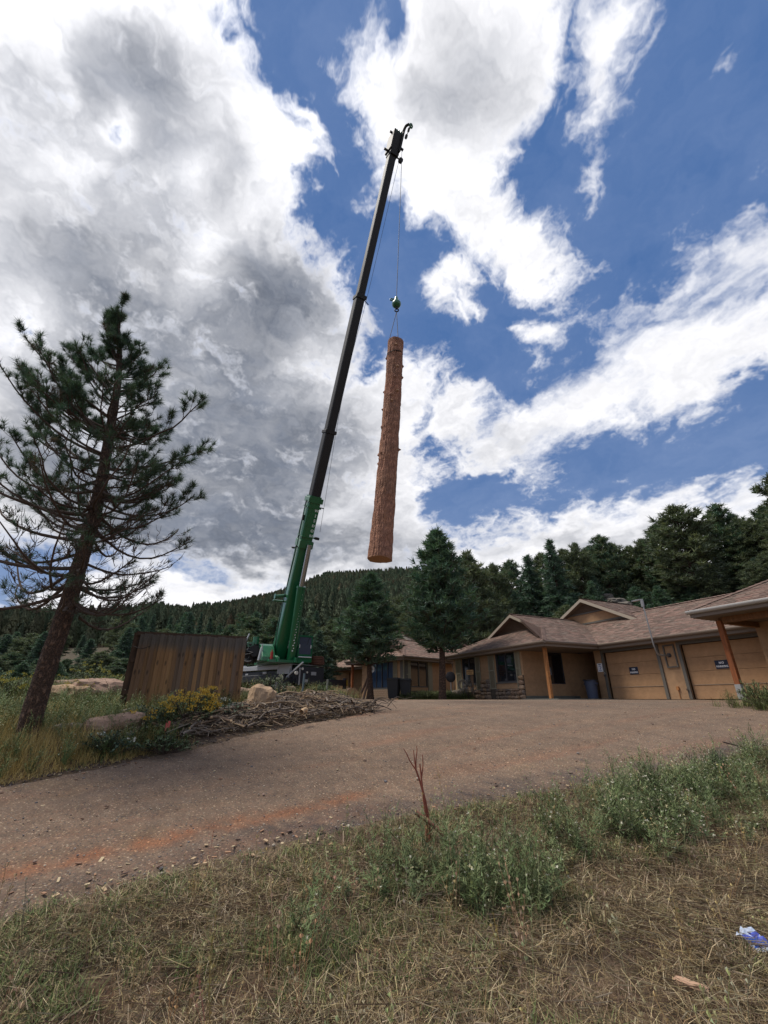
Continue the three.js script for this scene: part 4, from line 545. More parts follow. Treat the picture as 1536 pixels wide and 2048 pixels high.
  for (let i = 0; i < 46; i++) { const s = R(0.38, 0.66), az = R(0, 6.283), left = -Math.cos(az); limb(s, az, R(0.0, .4), R(1.2, 2.05) * (1 + 0.25 * left), left > -0.2 ? 0.55 : 0.5, 46); }
  for (let i = 0; i < 36; i++) { const s = R(0.6, 0.9), az = R(0, 6.283), left = -Math.cos(az), k = 1 - sstep(0.66, 0.98, s) * 0.6; limb(s, az, R(0.2, .6), R(0.9, 1.7) * k * (1 + 0.3 * left), 0.9, 52); }
  for (let i = 0; i < 18; i++) { const s = R(0.84, 0.985), az = R(0, 6.283); limb(s, az, R(0.5, 1.1), R(.3, .65), 1, 56); }
  for (const [s, az, el, L] of [[0.60, 0.1, 0.42, 2.15], [0.55, -0.15, 0.12, 2.0], [0.50, 0.2, -0.02, 1.9], [0.62, 3.0, 0.5, 2.6], [0.68, 2.9, 0.6, 2.5], [0.56, 3.3, 0.35, 2.8], [0.47, 0.0, -0.08, 1.9], [0.5, 3.2, 0.25, 2.8], [0.64, 3.5, 0.5, 2.3], [0.44, 2.9, 0.15, 2.9], [0.58, 2.6, 0.4, 2.5], [0.72, 3.3, 0.6, 2.0]]) limb(s, az, el, L, 0.9, 56);
  for (const [s, az] of [[0.30, 0.15], [0.34, -0.3], [0.27, 0.4]]) limb(s, az, -0.05, 1.6, 0.05, 20);
  limb(0.84, 2.6, 1.0, 1.0, 1, 60); limb(0.97, 0.5, 1.5, 0.3, 1, 60);
}

// trees beyond the yard: a few kinds of crown, each tree a thing of its own
function makeTree(kind, seed) {
  const rand = rngOf(seed), R = (a, b) => a + (b - a) * rand(), T = new Tris(), limbs = [], hgt = 10, g = new THREE.Group();
  const bend = R(-.25, .25), bend2 = R(-.25, .25), axis = (q) => new THREE.Vector3(bend * Math.sin(q * 2), hgt * q, bend2 * Math.sin(q * 2.6));
  const yard = kind === 'yard', cone = yard || kind === 'young' || kind === 'spruce', base = kind === 'ponderosa' ? 0.2 : kind === 'yard' ? 0.25 : kind === 'young' ? 0.14 : 0.06;
  const width = (q) => { const u = (q - base) / (1 - base); if (u < 0) return 0; if (kind === 'spruce') return 1.75 * Math.pow(1 - u, 0.8) + 0.12; if (kind === 'young' || yard) return 2.3 * Math.pow(1 - u, 0.75) * sstep(-.2, .18, u) + 0.16; return 2.5 * Math.pow(Math.sin(Math.PI * Math.pow(clamp(u * 0.88 + 0.13), 0.8)), 0.7) * (0.8 + 0.25 * n2(u * 5, seed)); };
  const tones = kind === 'young' || yard ? PINE : kind === 'spruce' ? SPRUCE : seed % 2 ? OLIVE : [...OLIVE, ...PINE];
  const nb = kind === 'spruce' ? 150 : yard ? 210 : kind === 'young' ? 150 : 130;
  for (let i = 0; i < nb; i++) {
    const q = base + (1 - base) * Math.pow((i + rand()) / nb, cone ? 0.92 : 0.85) * 0.985, az = i * 2.4 + R(-.5, .5), w = width(q) * R(0.6, 1.12), el = kind === 'spruce' ? R(-.35, .1) + 0.5 * q : kind === 'young' || yard ? R(0.0, .35) + 0.65 * q : R(-.1, .4) + 0.4 * q;
    const o = axis(q), d = new THREE.Vector3(Math.cos(az) * Math.cos(el), Math.sin(el), Math.sin(az) * Math.cos(el)), tip = o.clone().addScaledVector(d, w).add(new THREE.Vector3(0, kind === 'spruce' ? -0.12 * w : 0.12 * w, 0));
    limbs.push(tube([o, o.clone().lerp(tip, 0.5).add(new THREE.Vector3(0, -0.06 * w, 0)), tip], (s) => 0.035 * (1 - s * 0.8) * Math.min(1, w), 3, 3));
    const m = Math.max(3, Math.round(w * (kind === 'ponderosa' ? 8.5 : 7.5)));
    for (let k = 0; k < m; k++) { const s = kind === 'ponderosa' ? R(0.45, 1.05) : R(0.22, 1.03), side = new THREE.Vector3(-Math.sin(az), 0, Math.cos(az)), p = o.clone().lerp(tip, s).addScaledVector(side, R(-.34, .34) * w * (1.15 - 0.6 * s)).add(new THREE.Vector3(0, R(-.12, .22), 0)), dd = d.clone().multiplyScalar(0.7).addScaledVector(side, R(-.6, .6)).add(new THREE.Vector3(0, R(0.1, kind === 'spruce' ? 0.3 : 0.9), 0)).normalize(); tuft(T, p, dd, kind === 'spruce' ? R(.3, .46) : R(.3, .46), 10, 0.036, rand, tones, 1.25); }
  }
  for (let k = 0; k < 5; k++) tuft(T, axis(1 - k * 0.012), new THREE.Vector3(R(-.2, .2), 1, R(-.2, .2)).normalize(), .38, 14, 0.02, rand, tones, 0.7);
  const top = new THREE.Mesh(trunkGeo([axis(-0.03), axis(.15), axis(.4), axis(.7), axis(0.99)], (q) => 0.17 * (1 - q * 0.93) + 0.03 * Math.exp(-q * 30), 14, 9), trunkMat); top.name = 'trunk';
  const lm = new THREE.Mesh(merge(limbs), limbMat); lm.name = 'limbs';
  const cr = new THREE.Mesh(T.geo(), needleMat); cr.name = 'crown'; g.add(top, lm, cr); for (const o of g.children) { o.castShadow = o.receiveShadow = true; } return g;
}
const KIND = { yard: [makeTree('yard', 31), makeTree('yard', 37)], young: [makeTree('young', 3), makeTree('young', 14)], spruce: [makeTree('spruce', 5), makeTree('spruce', 8)], ponderosa: [makeTree('ponderosa', 11), makeTree('ponderosa', 12), makeTree('ponderosa', 23)] };
let treeNo = 0;
// x and y of the top in the photograph, metres ahead, kind, relative width
function tree(px0, pyTop, Z, kind, wide, label, group, variant) {
  const r = rngOf(500 + treeNo), list = KIND[kind], proto = list[(variant ?? treeNo) % list.length]; treeNo++;
  const top = atZ(px0, pyTop, Z), y0 = H(top.x, -Z), hgt = top.y - y0, o = proto.clone();
  o.name = numbered(kind === 'spruce' ? 'spruce_tree' : 'pine_tree'); for (const c of o.children) c.name = numbered(c.name);
  o.position.set(top.x, y0 - 0.1, -Z); o.rotation.y = r() * 6.283; const s = hgt / 10, w = s * wide * clamp(7.5 / hgt, 1, 1.9); o.scale.set(w, s, w); tag(o, label, 'tree', group); scene.add(o); return o;
}
{
  const G1 = 'pines between the two houses', G2 = 'dark pines on the slope behind the houses';
  tree(868, 1060, 24.6, 'yard', 1.3, 'tall pointed green pine with bare trunk beside the round dish antenna', G1, 0);
  tree(745, 1148, 25.0, 'yard', 1.4, 'shorter pointed pine with a dark trunk just left of the black bins', G1, 1);
  // the skyline behind the houses, left to right
  for (const [x, y, Z, k, w, l] of [
    [932, 1106, 38, 'ponderosa', 1.0, 'round topped pine just right of the tall pointed pine'], [985, 1128, 42, 'ponderosa', 1.0, 'low rounded pine over the left end of the near house'],
    [1052, 1112, 44, 'spruce', 1.5, 'narrow dark conifer over the small left gable'], [1101, 1080, 42, 'spruce', 1.35, 'pointed spruce standing highest left of the larger gable'],
    [1148, 1086, 45, 'ponderosa', 1.0, 'thin topped pine just right of the pointed spruce'], [1198, 1070, 46, 'ponderosa', 1.1, 'open crowned pine above the larger gable'],
    [1252, 1092, 50, 'ponderosa', 1.15, 'smaller pine above the boulders on the slope'], [1345, 1012, 42, 'ponderosa', 1.45, 'broad bushy pine rising above the garage roof'],
    [1432, 1010, 46, 'ponderosa', 1.15, 'pine with a ragged top right of the broad bushy pine'], [1492, 1040, 44, 'ponderosa', 1.25, 'pine between the ragged topped one and the tall edge pine'],
    [1560, 930, 38, 'ponderosa', 1.2, 'tallest pine cut off by the right edge of the view'],
    [1015, 1122, 47, 'ponderosa', 1.1, 'small rounded pine left of the narrow dark conifer'], [1076, 1106, 48, 'ponderosa', 1.2, 'rounded pine half hidden left of the pointed spruce'], [1124, 1098, 47, 'ponderosa', 1.2, 'dark pine filling the gap right of the pointed spruce'], [1174, 1092, 49, 'ponderosa', 1.2, 'pine filling the gap left of the open crowned pine'], [1226, 1086, 49, 'ponderosa', 1.3, 'pine filling the gap right of the open crowned pine'], [1280, 1078, 48, 'ponderosa', 1.3, 'pine against the left side of the broad bushy pine'], [1306, 1050, 46, 'ponderosa', 1.2, 'tall pine touching the broad bushy pine on its left'], [1388, 1040, 47, 'ponderosa', 1.3, 'pine touching the broad bushy pine on its right'], [1462, 1030, 48, 'ponderosa', 1.2, 'pine right of the ragged topped pine'], [1518, 1012, 44, 'ponderosa', 1.2, 'pine just left of the tall edge pine'],
  ]) tree(x, y, Z, k, w, l);
  // lower trees that fill the slope under that skyline
  const rand = rngOf(4040), rows = [];
  const ZONES = [[100, 'behind the leaning pine'], [260, 'left of the board fence top'], [380, 'above the left half of the board fence'], [500, 'above the right half of the board fence'], [600, 'left of the crane boom foot'], [700, 'right of the crane cab'], [830, 'above the far house roof'], [960, 'between the two houses'], [1060, 'above the small left gable'], [1150, 'between the two gables'], [1260, 'above the larger gable'], [1400, 'above the garage roof'], [3000, 'above the entry canopy']];
  const ORD = ['first', 'second', 'third', 'fourth', 'fifth', 'sixth', 'seventh', 'eighth', 'ninth', 'tenth', 'eleventh', 'twelfth', 'thirteenth', 'fourteenth', 'fifteenth', 'sixteenth', 'seventeenth', 'eighteenth', 'nineteenth', 'twentieth'], LOOK = { spruce: 'narrow dark spruce', young: 'pointed green pine', ponderosa: 'rounded olive pine' };
  const plant = () => { const seen = {}; rows.sort((a, b) => a[0] - b[0]); const total = {}; const key = (s) => ZONES.find((z) => s[0] < z[0])[1] + s[3]; for (const s of rows) total[key(s)] = (total[key(s)] || 0) + 1; for (const s of rows) { const k = key(s), z = ZONES.find((q) => s[0] < q[0])[1]; seen[k] = (seen[k] || 0) + 1; tree(...s, total[k] === 1 ? `the only ${LOOK[s[3]]} ${z}` : `${ORD[Math.min(19, seen[k] - 1)]} ${LOOK[s[3]]} from the left ${z}`, s[0] > 640 ? G2 : 'conifers on the left slope'); } rows.length = 0; };
  const top = [[640, 1215], [700, 1195], [760, 1190], [820, 1170], [890, 1150], [940, 1150], [1000, 1160], [1060, 1150], [1110, 1140], [1180, 1135], [1250, 1140], [1330, 1110], [1420, 1090], [1500, 1080], [1620, 1060]];
  for (let i = 0; i < 150; i++) { const x = i < 85 ? 650 + 960 * (i + rand()) / 85 : 940 + 620 * (i - 85 + rand()) / 65, Z = 37 + 26 * rand(); const y = table(top, x)[0] + 12 + 75 * rand(); const p = atZ(x, y, Z); if (p.y - H(p.x, -Z) < 2.6) continue; if (x > 1195 && x < 1255 && Z < 52) continue; rows.push([x, y, Z, rand() < 0.22 ? 'spruce' : rand() < 0.35 ? 'young' : 'ponderosa', 0.95 + 0.45 * rand()]); }
  // dark conifers on the slope at the left, behind the fence and the crane
  for (let i = 0; i < 130; i++) { const x = -60 + 900 * (i + rand()) / 130, Z = 34 + 105 * Math.pow(rand(), 1.3), y = 1300 - 50 * rand() + (x > 240 ? -30 : 10); const p = atZ(x, y, Z); if (p.y - H(p.x, -Z) < 3.5) continue; rows.push([x, y, Z, rand() < 0.4 ? 'spruce' : rand() < 0.6 ? 'ponderosa' : 'young', 1.0 + 0.4 * rand()]); }
  for (let i = 0; i < 34; i++) { const x = -50 + 420 * (i + rand()) / 34, Z = 23 + 16 * rand(), y = 1345 - 45 * rand(); rows.push([x, y, Z, rand() < 0.6 ? 'ponderosa' : 'young', 1.2 + 0.5 * rand()]); }
  plant();
}
// the forest that covers the mountain: one mass of far trees
{
  const rand = rngOf(90), geos = [0, 1, 2].map((s) => { const T = new Tris(), r = rngOf(60 + s); for (let i = 0; i < 260; i++) { const q = Math.pow(r(), 0.8), y = 0.08 + 0.92 * q, w = 0.2 * Math.pow(1 - q, 0.8) + 0.012, a = r() * 6.283, o = 0.3 + 0.7 * r(), x = Math.cos(a) * w * o, z = Math.sin(a) * w * o, e = 0.022 + 0.022 * r(), k = 0.7 + 0.6 * r(), c = [.07 * k, .105 * k, .06 * k]; const up = 0.05 + 0.03 * r(), dx = Math.cos(a) * e, dz = Math.sin(a) * e; T.tri([x - dz, y - 0.015, z + dx], [x + dz, y - 0.015, z - dx], [x - dx * 0.4, y + up, z - dz * 0.4], c); T.tri([x + dx, y - 0.03, z + dz], [x - dx * 0.7, y, z - dz * 0.7], [x - dz * 0.4, y + up * 0.7, z + dx * 0.4], c); } T.quad([-.012, 0, 0], [.012, 0, 0], [.012, .5, 0], [-.012, .5, 0], [.04, .03, .02]); return T.geo(); });
  const m = new THREE.Matrix4(), col = new THREE.Color(), per = geos.map(() => []);
  for (let i = 0; i < 60000 && per[0].length + per[1].length + per[2].length < 21000; i++) {
    const az = (-58 + 79 * rand()) * Math.PI / 180, r = 70 + 560 * Math.pow(rand(), 0.62), x = r * Math.sin(az), Z = r * Math.cos(az), d = az * 180 / Math.PI, [, Rr] = table(RIDGE, d); if (r > Rr + 45) continue; if (d > 11 && r < 200) continue; if (d > 20) continue; if (r < 150) continue;
    const c = fbm(x * 0.012 + 5, Z * 0.012, 3); if (c < -0.36) continue;                       // stony clearings
    const cl = Math.abs(d + 25.5) < 1.6 && r > Rr - 60; if (cl) continue; if (Math.abs(d + 18.5) < 1.3 && r > 300 && r < 370) continue;
    const h = 6.5 + 6 * rand(), w = h * (0.85 + 0.5 * rand()); m.makeRotationY(rand() * 6.283); m.scale(new THREE.Vector3(w, h, w)); m.setPosition(x, land(x, Z) - 0.2, -Z); const f = 0.75 + 0.85 * rand(), red = 1 + 0.35 * rand() + (rand() < 0.05 ? 0.5 : 0); col.setRGB(f * (1 + 0.5 * clamp(c)) * red, f, f * 0.95); per[i % 3].push([m.clone(), col.clone()]);
  }
  const g = new THREE.Group(); g.name = numbered('mountain_forest'); g.userData.kind = 'stuff'; tag(g, 'dense dark conifer forest covering the mountain behind everything', 'forest');
  per.forEach((list, k) => { const im = new THREE.InstancedMesh(geos[k], vcol(0.95), list.length); im.name = numbered('far_trees'); im.userData.kind = 'stuff'; list.forEach(([a, c], i) => { im.setMatrixAt(i, a); im.setColorAt(i, c); }); g.add(im); }); scene.add(g);
}

// ---------------------------------------------------------------- the crane and the log it holds
const GREEN = new THREE.MeshPhysicalMaterial({ color: new THREE.Color().setRGB(.008, .115, .042), roughness: 0.38, clearcoat: 0.5, clearcoatRoughness: 0.2 });
const BLACK = std({ color: new THREE.Color().setRGB(.012, .011, .012), roughness: 0.62 });
const HULL = std({ color: new THREE.Color().setRGB(.022, .024, .03), roughness: 0.5 });
const SILVER = paint(.40, .41, .42, .4, .2), CHROME = paint(.45, .45, .46, .25, .9), RUBBER = paint(.018, .018, .018, .9), WHITE = paint(.72, .72, .7, .4), YELLOW = paint(.5, .34, .03, .6), LAMP = paint(.7, .68, .6, .25), RED = paint(.35, .02, .015, .4), CRIB = wood(.17, .075, .045);
const boomFoot = atDepth(557, 1312, 28.3), boomTip = atDepth(790, 285, 28);
{
  const cr = thing('mobile_crane', 'green and black mobile crane with its long boom raised over the yard', 'crane', [boomFoot.x, H(boomFoot.x, boomFoot.z), boomFoot.z]);
  const O = cr.position, at = (v) => v.clone().sub(O);
  const B = boomTip.clone().sub(boomFoot), L = B.length(), dir = B.clone().normalize();
  // boom frame: y along the boom, z the underside (towards the yard), x across
  const X = new THREE.Vector3(0, 1, 0).cross(dir).normalize().negate(), Zv = X.clone().cross(dir).normalize(); if (Zv.z < 0) { Zv.negate(); X.negate(); }
  const bm = new THREE.Matrix4().makeBasis(X, dir, X.clone().cross(dir)); const bq = new THREE.Quaternion().setFromRotationMatrix(bm);
  const boom = new THREE.Group(); boom.name = 'boom'; boom.position.copy(at(boomFoot)); boom.quaternion.copy(bq); cr.add(boom);
  const yAt = (py) => L * (1312 - py) / (1312 - 285);
  const section = (name, y0, y1, w, d, mat, parent = boom) => { const s = new THREE.Shape(), a = w / 2, b = d / 2, c = w * 0.22; s.moveTo(-a, -b + c * .3); s.lineTo(-a + c * .3, -b); s.lineTo(a - c * .3, -b); s.lineTo(a, -b + c * .3); s.lineTo(a, b - c); s.quadraticCurveTo(a - 0.02, b, a - c, b); s.lineTo(-a + c, b); s.quadraticCurveTo(-a + 0.02, b, -a, b - c); s.lineTo(-a, -b + c * .3); const g = new THREE.ExtrudeGeometry(s, { depth: y1 - y0, bevelEnabled: false, curveSegments: 5 }); g.rotateX(-Math.PI / 2); g.scale(1, 1, -1); g.translate(0, y0, 0); const idx = g.index; if (!idx) { const P = g.attributes.position; for (let i = 0; i < P.count; i += 3) { const x = P.getX(i + 1), y = P.getY(i + 1), z = P.getZ(i + 1); P.setXYZ(i + 1, P.getX(i + 2), P.getY(i + 2), P.getZ(i + 2)); P.setXYZ(i + 2, x, y, z); } } g.computeVertexNormals(); return part(name, g, mat, parent); };
  const s1 = section('boom_section', -0.4, yAt(990), 0.82, 0.92, GREEN), s2 = section('boom_section', yAt(1000), yAt(862), 0.66, 0.74, BLACK), s3 = section('boom_section', yAt(870), yAt(594), 0.585, 0.66, BLACK), s4 = section('boom_section', yAt(600), yAt(296), 0.49, 0.56, BLACK);
  part('boom_collar', [box(0.96, 0.34, 1.04, 0, yAt(998), 0, 0.03), box(0.90, 0.10, 0.98, 0, yAt(1012), 0)], GREEN, boom);
  part('boom_collar', [box(0.92, 0.5, 1.06, 0, yAt(1085), 0.04, 0.04), box(0.88, 0.08, 1.0, 0, yAt(1070), 0.02)], GREEN, boom);
  part('boom_collar', [box(0.76, 0.22, 0.84, 0, yAt(862), 0, 0.03)], BLACK, boom); part('boom_collar', [box(0.68, 0.26, 0.76, 0, yAt(594), 0, 0.03), rod([0.34, yAt(598), 0.2], [0.62, yAt(602), 0.2], 0.03)], BLACK, boom);
  part('wear_plates', [box(0.04, L * 0.27, 0.05, -0.415, yAt(1140), -0.3), box(0.04, L * 0.27, 0.05, 0.415, yAt(1140), -0.3), box(0.5, 0.02, 0.02, 0, yAt(1050), 0.47)], GREEN, s1);
  // lettering down the underside, one letter above the other
  { const c = document.createElement('canvas'); c.width = 128; c.height = 1024; const x = c.getContext('2d'); x.fillStyle = '#0f5f37'; x.fillRect(0, 0, 128, 1024); x.fillStyle = '#dfe6e0'; x.textAlign = 'center'; x.textBaseline = 'middle'; x.font = 'bold 128px sans-serif'; [...'WISDOM'].forEach((ch, i) => x.fillText(ch, 64, 86 + i * 170)); const t = new THREE.CanvasTexture(c); t.colorSpace = THREE.SRGBColorSpace; const h = yAt(1012) - yAt(1072); const g = new THREE.PlaneGeometry(0.30, h); const m = part('lettering', g, std({ map: t, roughness: 0.4 }), s1); m.position.set(0.20, (yAt(1012) + yAt(1072)) / 2, 0.464); }
  // small fittings along the boom
  const reel = part('hose_reel', [rod([-0.41, yAt(1192), -0.1], [-1.05, yAt(1196), -0.1], 0.10, 10), rod([-1.05, yAt(1196), -0.1], [-1.1, yAt(1196), -0.1], 0.17, 14), box(0.8, 0.10, 0.12, -0.75, yAt(1204), -0.1)], GREEN, boom);
  part('work_light', [rod([0.4, yAt(1070), 0.1], [0.62, yAt(1071), 0.1], 0.035), box(0.3, 0.17, 0.22, 0.74, yAt(1071), 0.1, 0.03)], BLACK, boom); part('work_light', [rod([-0.4, yAt(1093), 0.1], [-0.62, yAt(1095), 0.1], 0.03), box(0.18, 0.1, 0.2, -0.68, yAt(1096), 0.1, 0.02)], BLACK, boom);
  part('boom_bracket', [box(0.1, 0.36, 0.16, -0.48, yAt(1035), 0.1, 0.02), rod([-0.5, yAt(1000), 0.1], [-0.52, yAt(1032), 0.1], 0.02), box(0.34, 0.06, 0.3, 0.52, yAt(1010), 0.2)], BLACK, boom);
  part('hydraulic_hose', [tube([[-0.43, 0.4, 0.2], [-0.52, L * .1, 0.1], [-0.47, L * .2, 0.1], [-0.5, L * .3, 0]], 0.025, 30, 6)], BLACK, boom);
  { const g = []; for (let i = 0; i < 26; i++) g.push(box(0.035, 0.14, 0.012, 0.34 + 0.02 * (i % 2), 0.8 + i * 0.19, 0.466)); part('marking_strip', g, WHITE, s1); }
  // boom head with sheaves, rooster arm with the hook line's own sheave
  const head = part('boom_head', [box(0.6, 1.5, 0.7, 0.02, L - 0.25, 0.02, 0.05), box(0.12, 1.2, 0.9, -0.3, L - 0.15, 0.0, 0.03), box(0.12, 1.3, 0.9, 0.28, L - 0.1, 0.05, 0.03)], BLACK, boom);
  for (const dx of [-0.16, 0, 0.16]) { const g = new THREE.TorusGeometry(0.24, 0.045, 8, 20); g.rotateY(Math.PI / 2); g.translate(dx, L + 0.42, 0.1); part('sheave', g, GREEN, head); }
  part('guard_pins', [rod([-0.5, L + 0.45, 0], [-0.2, L + 0.45, 0], 0.07), rod([-0.62, L - 0.75, 0], [-0.2, L - 0.75, 0], 0.07), rod([0.2, L - 0.2, 0.1], [0.62, L - 0.22, 0.1], 0.08), rod([-0.05, L + 0.4, 0], [-0.05, L + 0.75, 0], 0.03)], BLACK, head);
  part('rooster_arm', [tube([[0.26, L + 0.2, 0.1], [0.32, L + 0.7, 0.2], [0.38, L + 1.1, 0.3], [0.54, L + 1.26, 0.4]], (t) => 0.12 - 0.045 * t, 16, 8)], BLACK, head); { const g = new THREE.TorusGeometry(0.10, 0.06, 8, 18); g.rotateY(0.3); g.translate(0.66, L + 1.18, 0.45); part('sheave', g, GREEN, head); }
  part('chain', [rod([0.6, L + 1.1, 0.4], [0.54, L + 0.5, 0.4], 0.025), box(0.13, 0.24, 0.1, 0.58, L + 0.9, 0.4, 0.03), box(0.15, 0.26, 0.12, 0.52, L + 0.42, 0.4, 0.04)], BLACK, head);
  part('anti_block_weight', [rod([0.2, L - 0.95, 0.2], [0.5, L - 1.02, 0.25], 0.05), box(0.26, 0.26, 0.22, 0.56, L - 1.04, 0.25, 0.06)], BLACK, head);
  // hoist rope, signal cable, headache ball and hook (still part of the crane)
  const ropeTop = atDepth(804, 300, 27.9), ball = atZ(793, 608, -boomTip.z);
  part('hoist_rope', tube([at(ropeTop), at(ball).lerp(at(ropeTop), 0.5), at(ball).add(new THREE.Vector3(0, 0.3, 0))], 0.017, 4, 5), BLACK, cr);
  part('signal_cable', tube([at(atDepth(800, 312, 27.9)), at(atDepth(733, 600, 27.9)), at(atDepth(690, 768, 27.9)), at(atDepth(640, 1064, 28))], 0.011, 12, 4), paint(.12, .12, .12), cr);
  { const b = part('headache_ball', [new THREE.SphereGeometry(0.235, 24, 16).translate(0, 0, 0), new THREE.CylinderGeometry(0.07, 0.13, 0.3, 14).translate(0, 0.34, 0), rod([-0.02, 0.4, 0], [-0.22, 0.34, 0], 0.035), new THREE.TorusGeometry(0.07, 0.03, 8, 16).translate(-0.25, 0.31, 0)], GREEN, cr); b.position.copy(at(ball)); part('hook', [new THREE.CylinderGeometry(0.06, 0.06, 0.14, 10).translate(0, -0.28, 0), tube([[0, -0.33, 0], [0.08, -0.38, 0], [0.09, -0.48, 0], [0, -0.54, 0], [-0.09, -0.48, 0], [-0.08, -0.4, 0]], 0.032, 24, 8)], BLACK, b); }
  // lift cylinder
  { const a = at(atDepth(582, 1318, 27.4)), b = at(atDepth(602, 1177, 27.5)), c = at(atDepth(619, 1090, 27.7)); const cyl = part('lift_cylinder', [rod(a, b, 0.27, 20), rod(b, b.clone().add(c.clone().sub(b).normalize().multiplyScalar(0.14)), 0.3, 20)], GREEN, cr); part('piston_rod', rod(b, c, 0.16, 18), CHROME, cyl);
    const d = c.clone().sub(a).normalize(), g = []; for (let i = 0; i < 22; i++) g.push(box(0.07, 0.1, 0.04, 0, 0, 0).translate(...a.clone().addScaledVector(d, 0.5 + i * 0.17).add(new THREE.Vector3(0.1 * (i % 2 ? 1 : 0.6), 0, 0.285 - 0.02 * (i % 2))).toArray())); part('rod_marks', g, WHITE, cyl); }
  // upper works: turret plates, cab, winch
  const fw = new THREE.Vector3(dir.x, 0, dir.z).normalize(), rt = new THREE.Vector3(fw.z, 0, -fw.x), deckY = boomFoot.y - O.y - 0.5;
  const up = new THREE.Group(); up.name = 'turret'; up.position.set(0, deckY, 0); up.rotation.y = Math.atan2(fw.x, fw.z); cr.add(up);   // local z = where the boom points, local x = operator's left, seen right
  const side = (x) => { const s = new THREE.Shape([[-1.9, 0], [2.0, 0], [2.0, 0.25], [0.8, 0.5], [0.5, 1.15], [0.1, 1.2], [-0.6, 0.95], [-1.9, 0.8]].map((q) => new THREE.Vector2(...q))); const g = new THREE.ExtrudeGeometry(s, { depth: 0.09, bevelEnabled: true, bevelSize: 0.015, bevelThickness: 0.015, bevelSegments: 1 }); g.rotateY(-Math.PI / 2); g.translate(x, 0, 0); return g; };
  part('turret_plates', [side(-0.5), side(0.6), box(2.3, 0.16, 3.6, 0.05, 0.06, 0, 0.03), rod([-0.8, 0.95, 0], [0.8, 0.95, 0], 0.12, 14)], GREEN, up);
  { const g = new THREE.Shape([[-1.4, 0.1], [0.75, 0.1], [0.75, 0.3], [0.15, 1.0], [-0.4, 1.15], [-1.4, 0.9]].map((q) => new THREE.Vector2(...q))); const e = new THREE.ExtrudeGeometry(g, { depth: 0.75, bevelEnabled: true, bevelSize: 0.03, bevelThickness: 0.03, bevelSegments: 2 }); e.rotateY(-Math.PI / 2); e.translate(-0.62, 0, 0.6); part('engine_cover', e, GREEN, up); part('extinguisher', [rod([-0.85, 0.15, 1.47], [-0.85, 0.6, 1.47], 0.09, 12), rod([-0.85, 0.6, 1.47], [-0.85, 0.72, 1.47], 0.035, 8)], RED, up); part('edge_trim', [box(0.05, 0.95, 0.06, -1.38, 0.62, 1.05).rotateX(0)], SILVER, up); }
  // winch, hoses and pipes heaped behind
  part('winch', [rod([-0.55, 0.75, -1.6], [0.65, 0.75, -1.6], 0.42, 20), rod([-0.6, 0.75, -1.6], [-0.5, 0.75, -1.6], 0.55, 20)], HULL, up);
  { const r = rngOf(12), g = []; for (let i = 0; i < 22; i++) { const x = -1.4 - 1.5 * r(), z = -0.9 + 1.6 * r(), y = 0.1 + 1.2 * r(); g.push(tube([[x, y, z], [x + r() - .5, y + .45 * r(), z + r() - .5], [x + 1.1 * r() - .5, y - .2 + .5 * r(), z + r() - .5], [x + 1.2 * r() - .6, 0.05, z + r() - .5]], 0.03 + 0.05 * r(), 14, 6)); } g.push(rod([-1.7, 0.7, -0.5], [-1.7, 0.7, 0.5], 0.35, 16), rod([-2.3, 0.5, 0.1], [-2.3, 1.3, 0.3], 0.12, 10), box(0.7, 0.7, 0.9, -2.0, 0.4, -0.3, 0.05)); part('hoses_and_valves', g, BLACK, up); const w = [rod([-1.5, 0.1, 0.9], [-1.35, 0.9, 0.8], 0.08, 10), rod([-2.6, 0.8, 0.4], [-2.95, 1.0, 0.5], 0.05, 8), rod([-2.3, 1.2, 0.3], [-2.1, 1.75, 0.3], 0.05, 8)]; part('pipes', w, SILVER, up); part('green_valve', [rod([-1.6, 1.15, 0.1], [-1.6, 1.6, 0.1], 0.2, 12), box(0.4, 0.3, 0.4, -1.95, 1.1, 0.1, 0.05)], GREEN, up); }
  { // operator's cab
    const cab = part('operator_cab', [box(0.98, 0.34, 1.6, 1.25, 0.22, 0.75, 0.04), box(0.08, 1.3, 0.1, 0.80, 1.0, 1.5, 0.02), box(0.08, 1.3, 0.1, 1.70, 1.0, 1.5, 0.02), box(0.08, 1.3, 0.1, 0.80, 1.0, 0.0, 0.02), box(0.08, 1.3, 0.1, 1.70, 1.0, 0.0, 0.02), box(0.99, 0.1, 1.64, 1.25, 1.66, 0.75, 0.03), box(0.82, 0.14, 0.05, 1.25, 0.46, 1.52), box(0.9, 1.2, 0.04, 1.25, 1.0, -0.02), box(0.05, 0.5, 1.4, 0.80, 0.6, 0.75), box(0.05, 0.5, 1.4, 1.7, 0.6, 0.75)], GREEN, up);
    const glass = new THREE.MeshPhysicalMaterial({ color: new THREE.Color().setRGB(.075, .085, .12), roughness: 0.12, ior: 2.0, specularIntensity: 1 });
    part('windscreen', box(0.8, 1.06, 0.014, 1.25, 1.07, 1.53), glass, cab); part('side_glass', [box(0.014, 0.7, 1.36, 1.735, 1.2, 0.75)], glass, cab); part('side_glass', [box(0.014, 0.7, 1.36, 0.765, 1.2, 0.75)], glass, cab);
    part('marker_strip', [box(0.05, 0.2, 0.03, 0.87, 1.02, 1.56), box(0.05, 0.2, 0.03, 1.63, 1.02, 1.56)], WHITE, cab); part('cab_bar', rod([0.82, 0.36, 1.6], [1.68, 0.36, 1.6], 0.035, 8), WHITE, cab); part('wiper', rod([1.5, 1.6, 1.55], [1.38, 1.15, 1.552], 0.012, 6), BLACK, cab); part('cab_mount', [box(0.9, 0.5, 1.2, 1.2, -0.06, 0.6, 0.03)], GREEN, cab);
  }
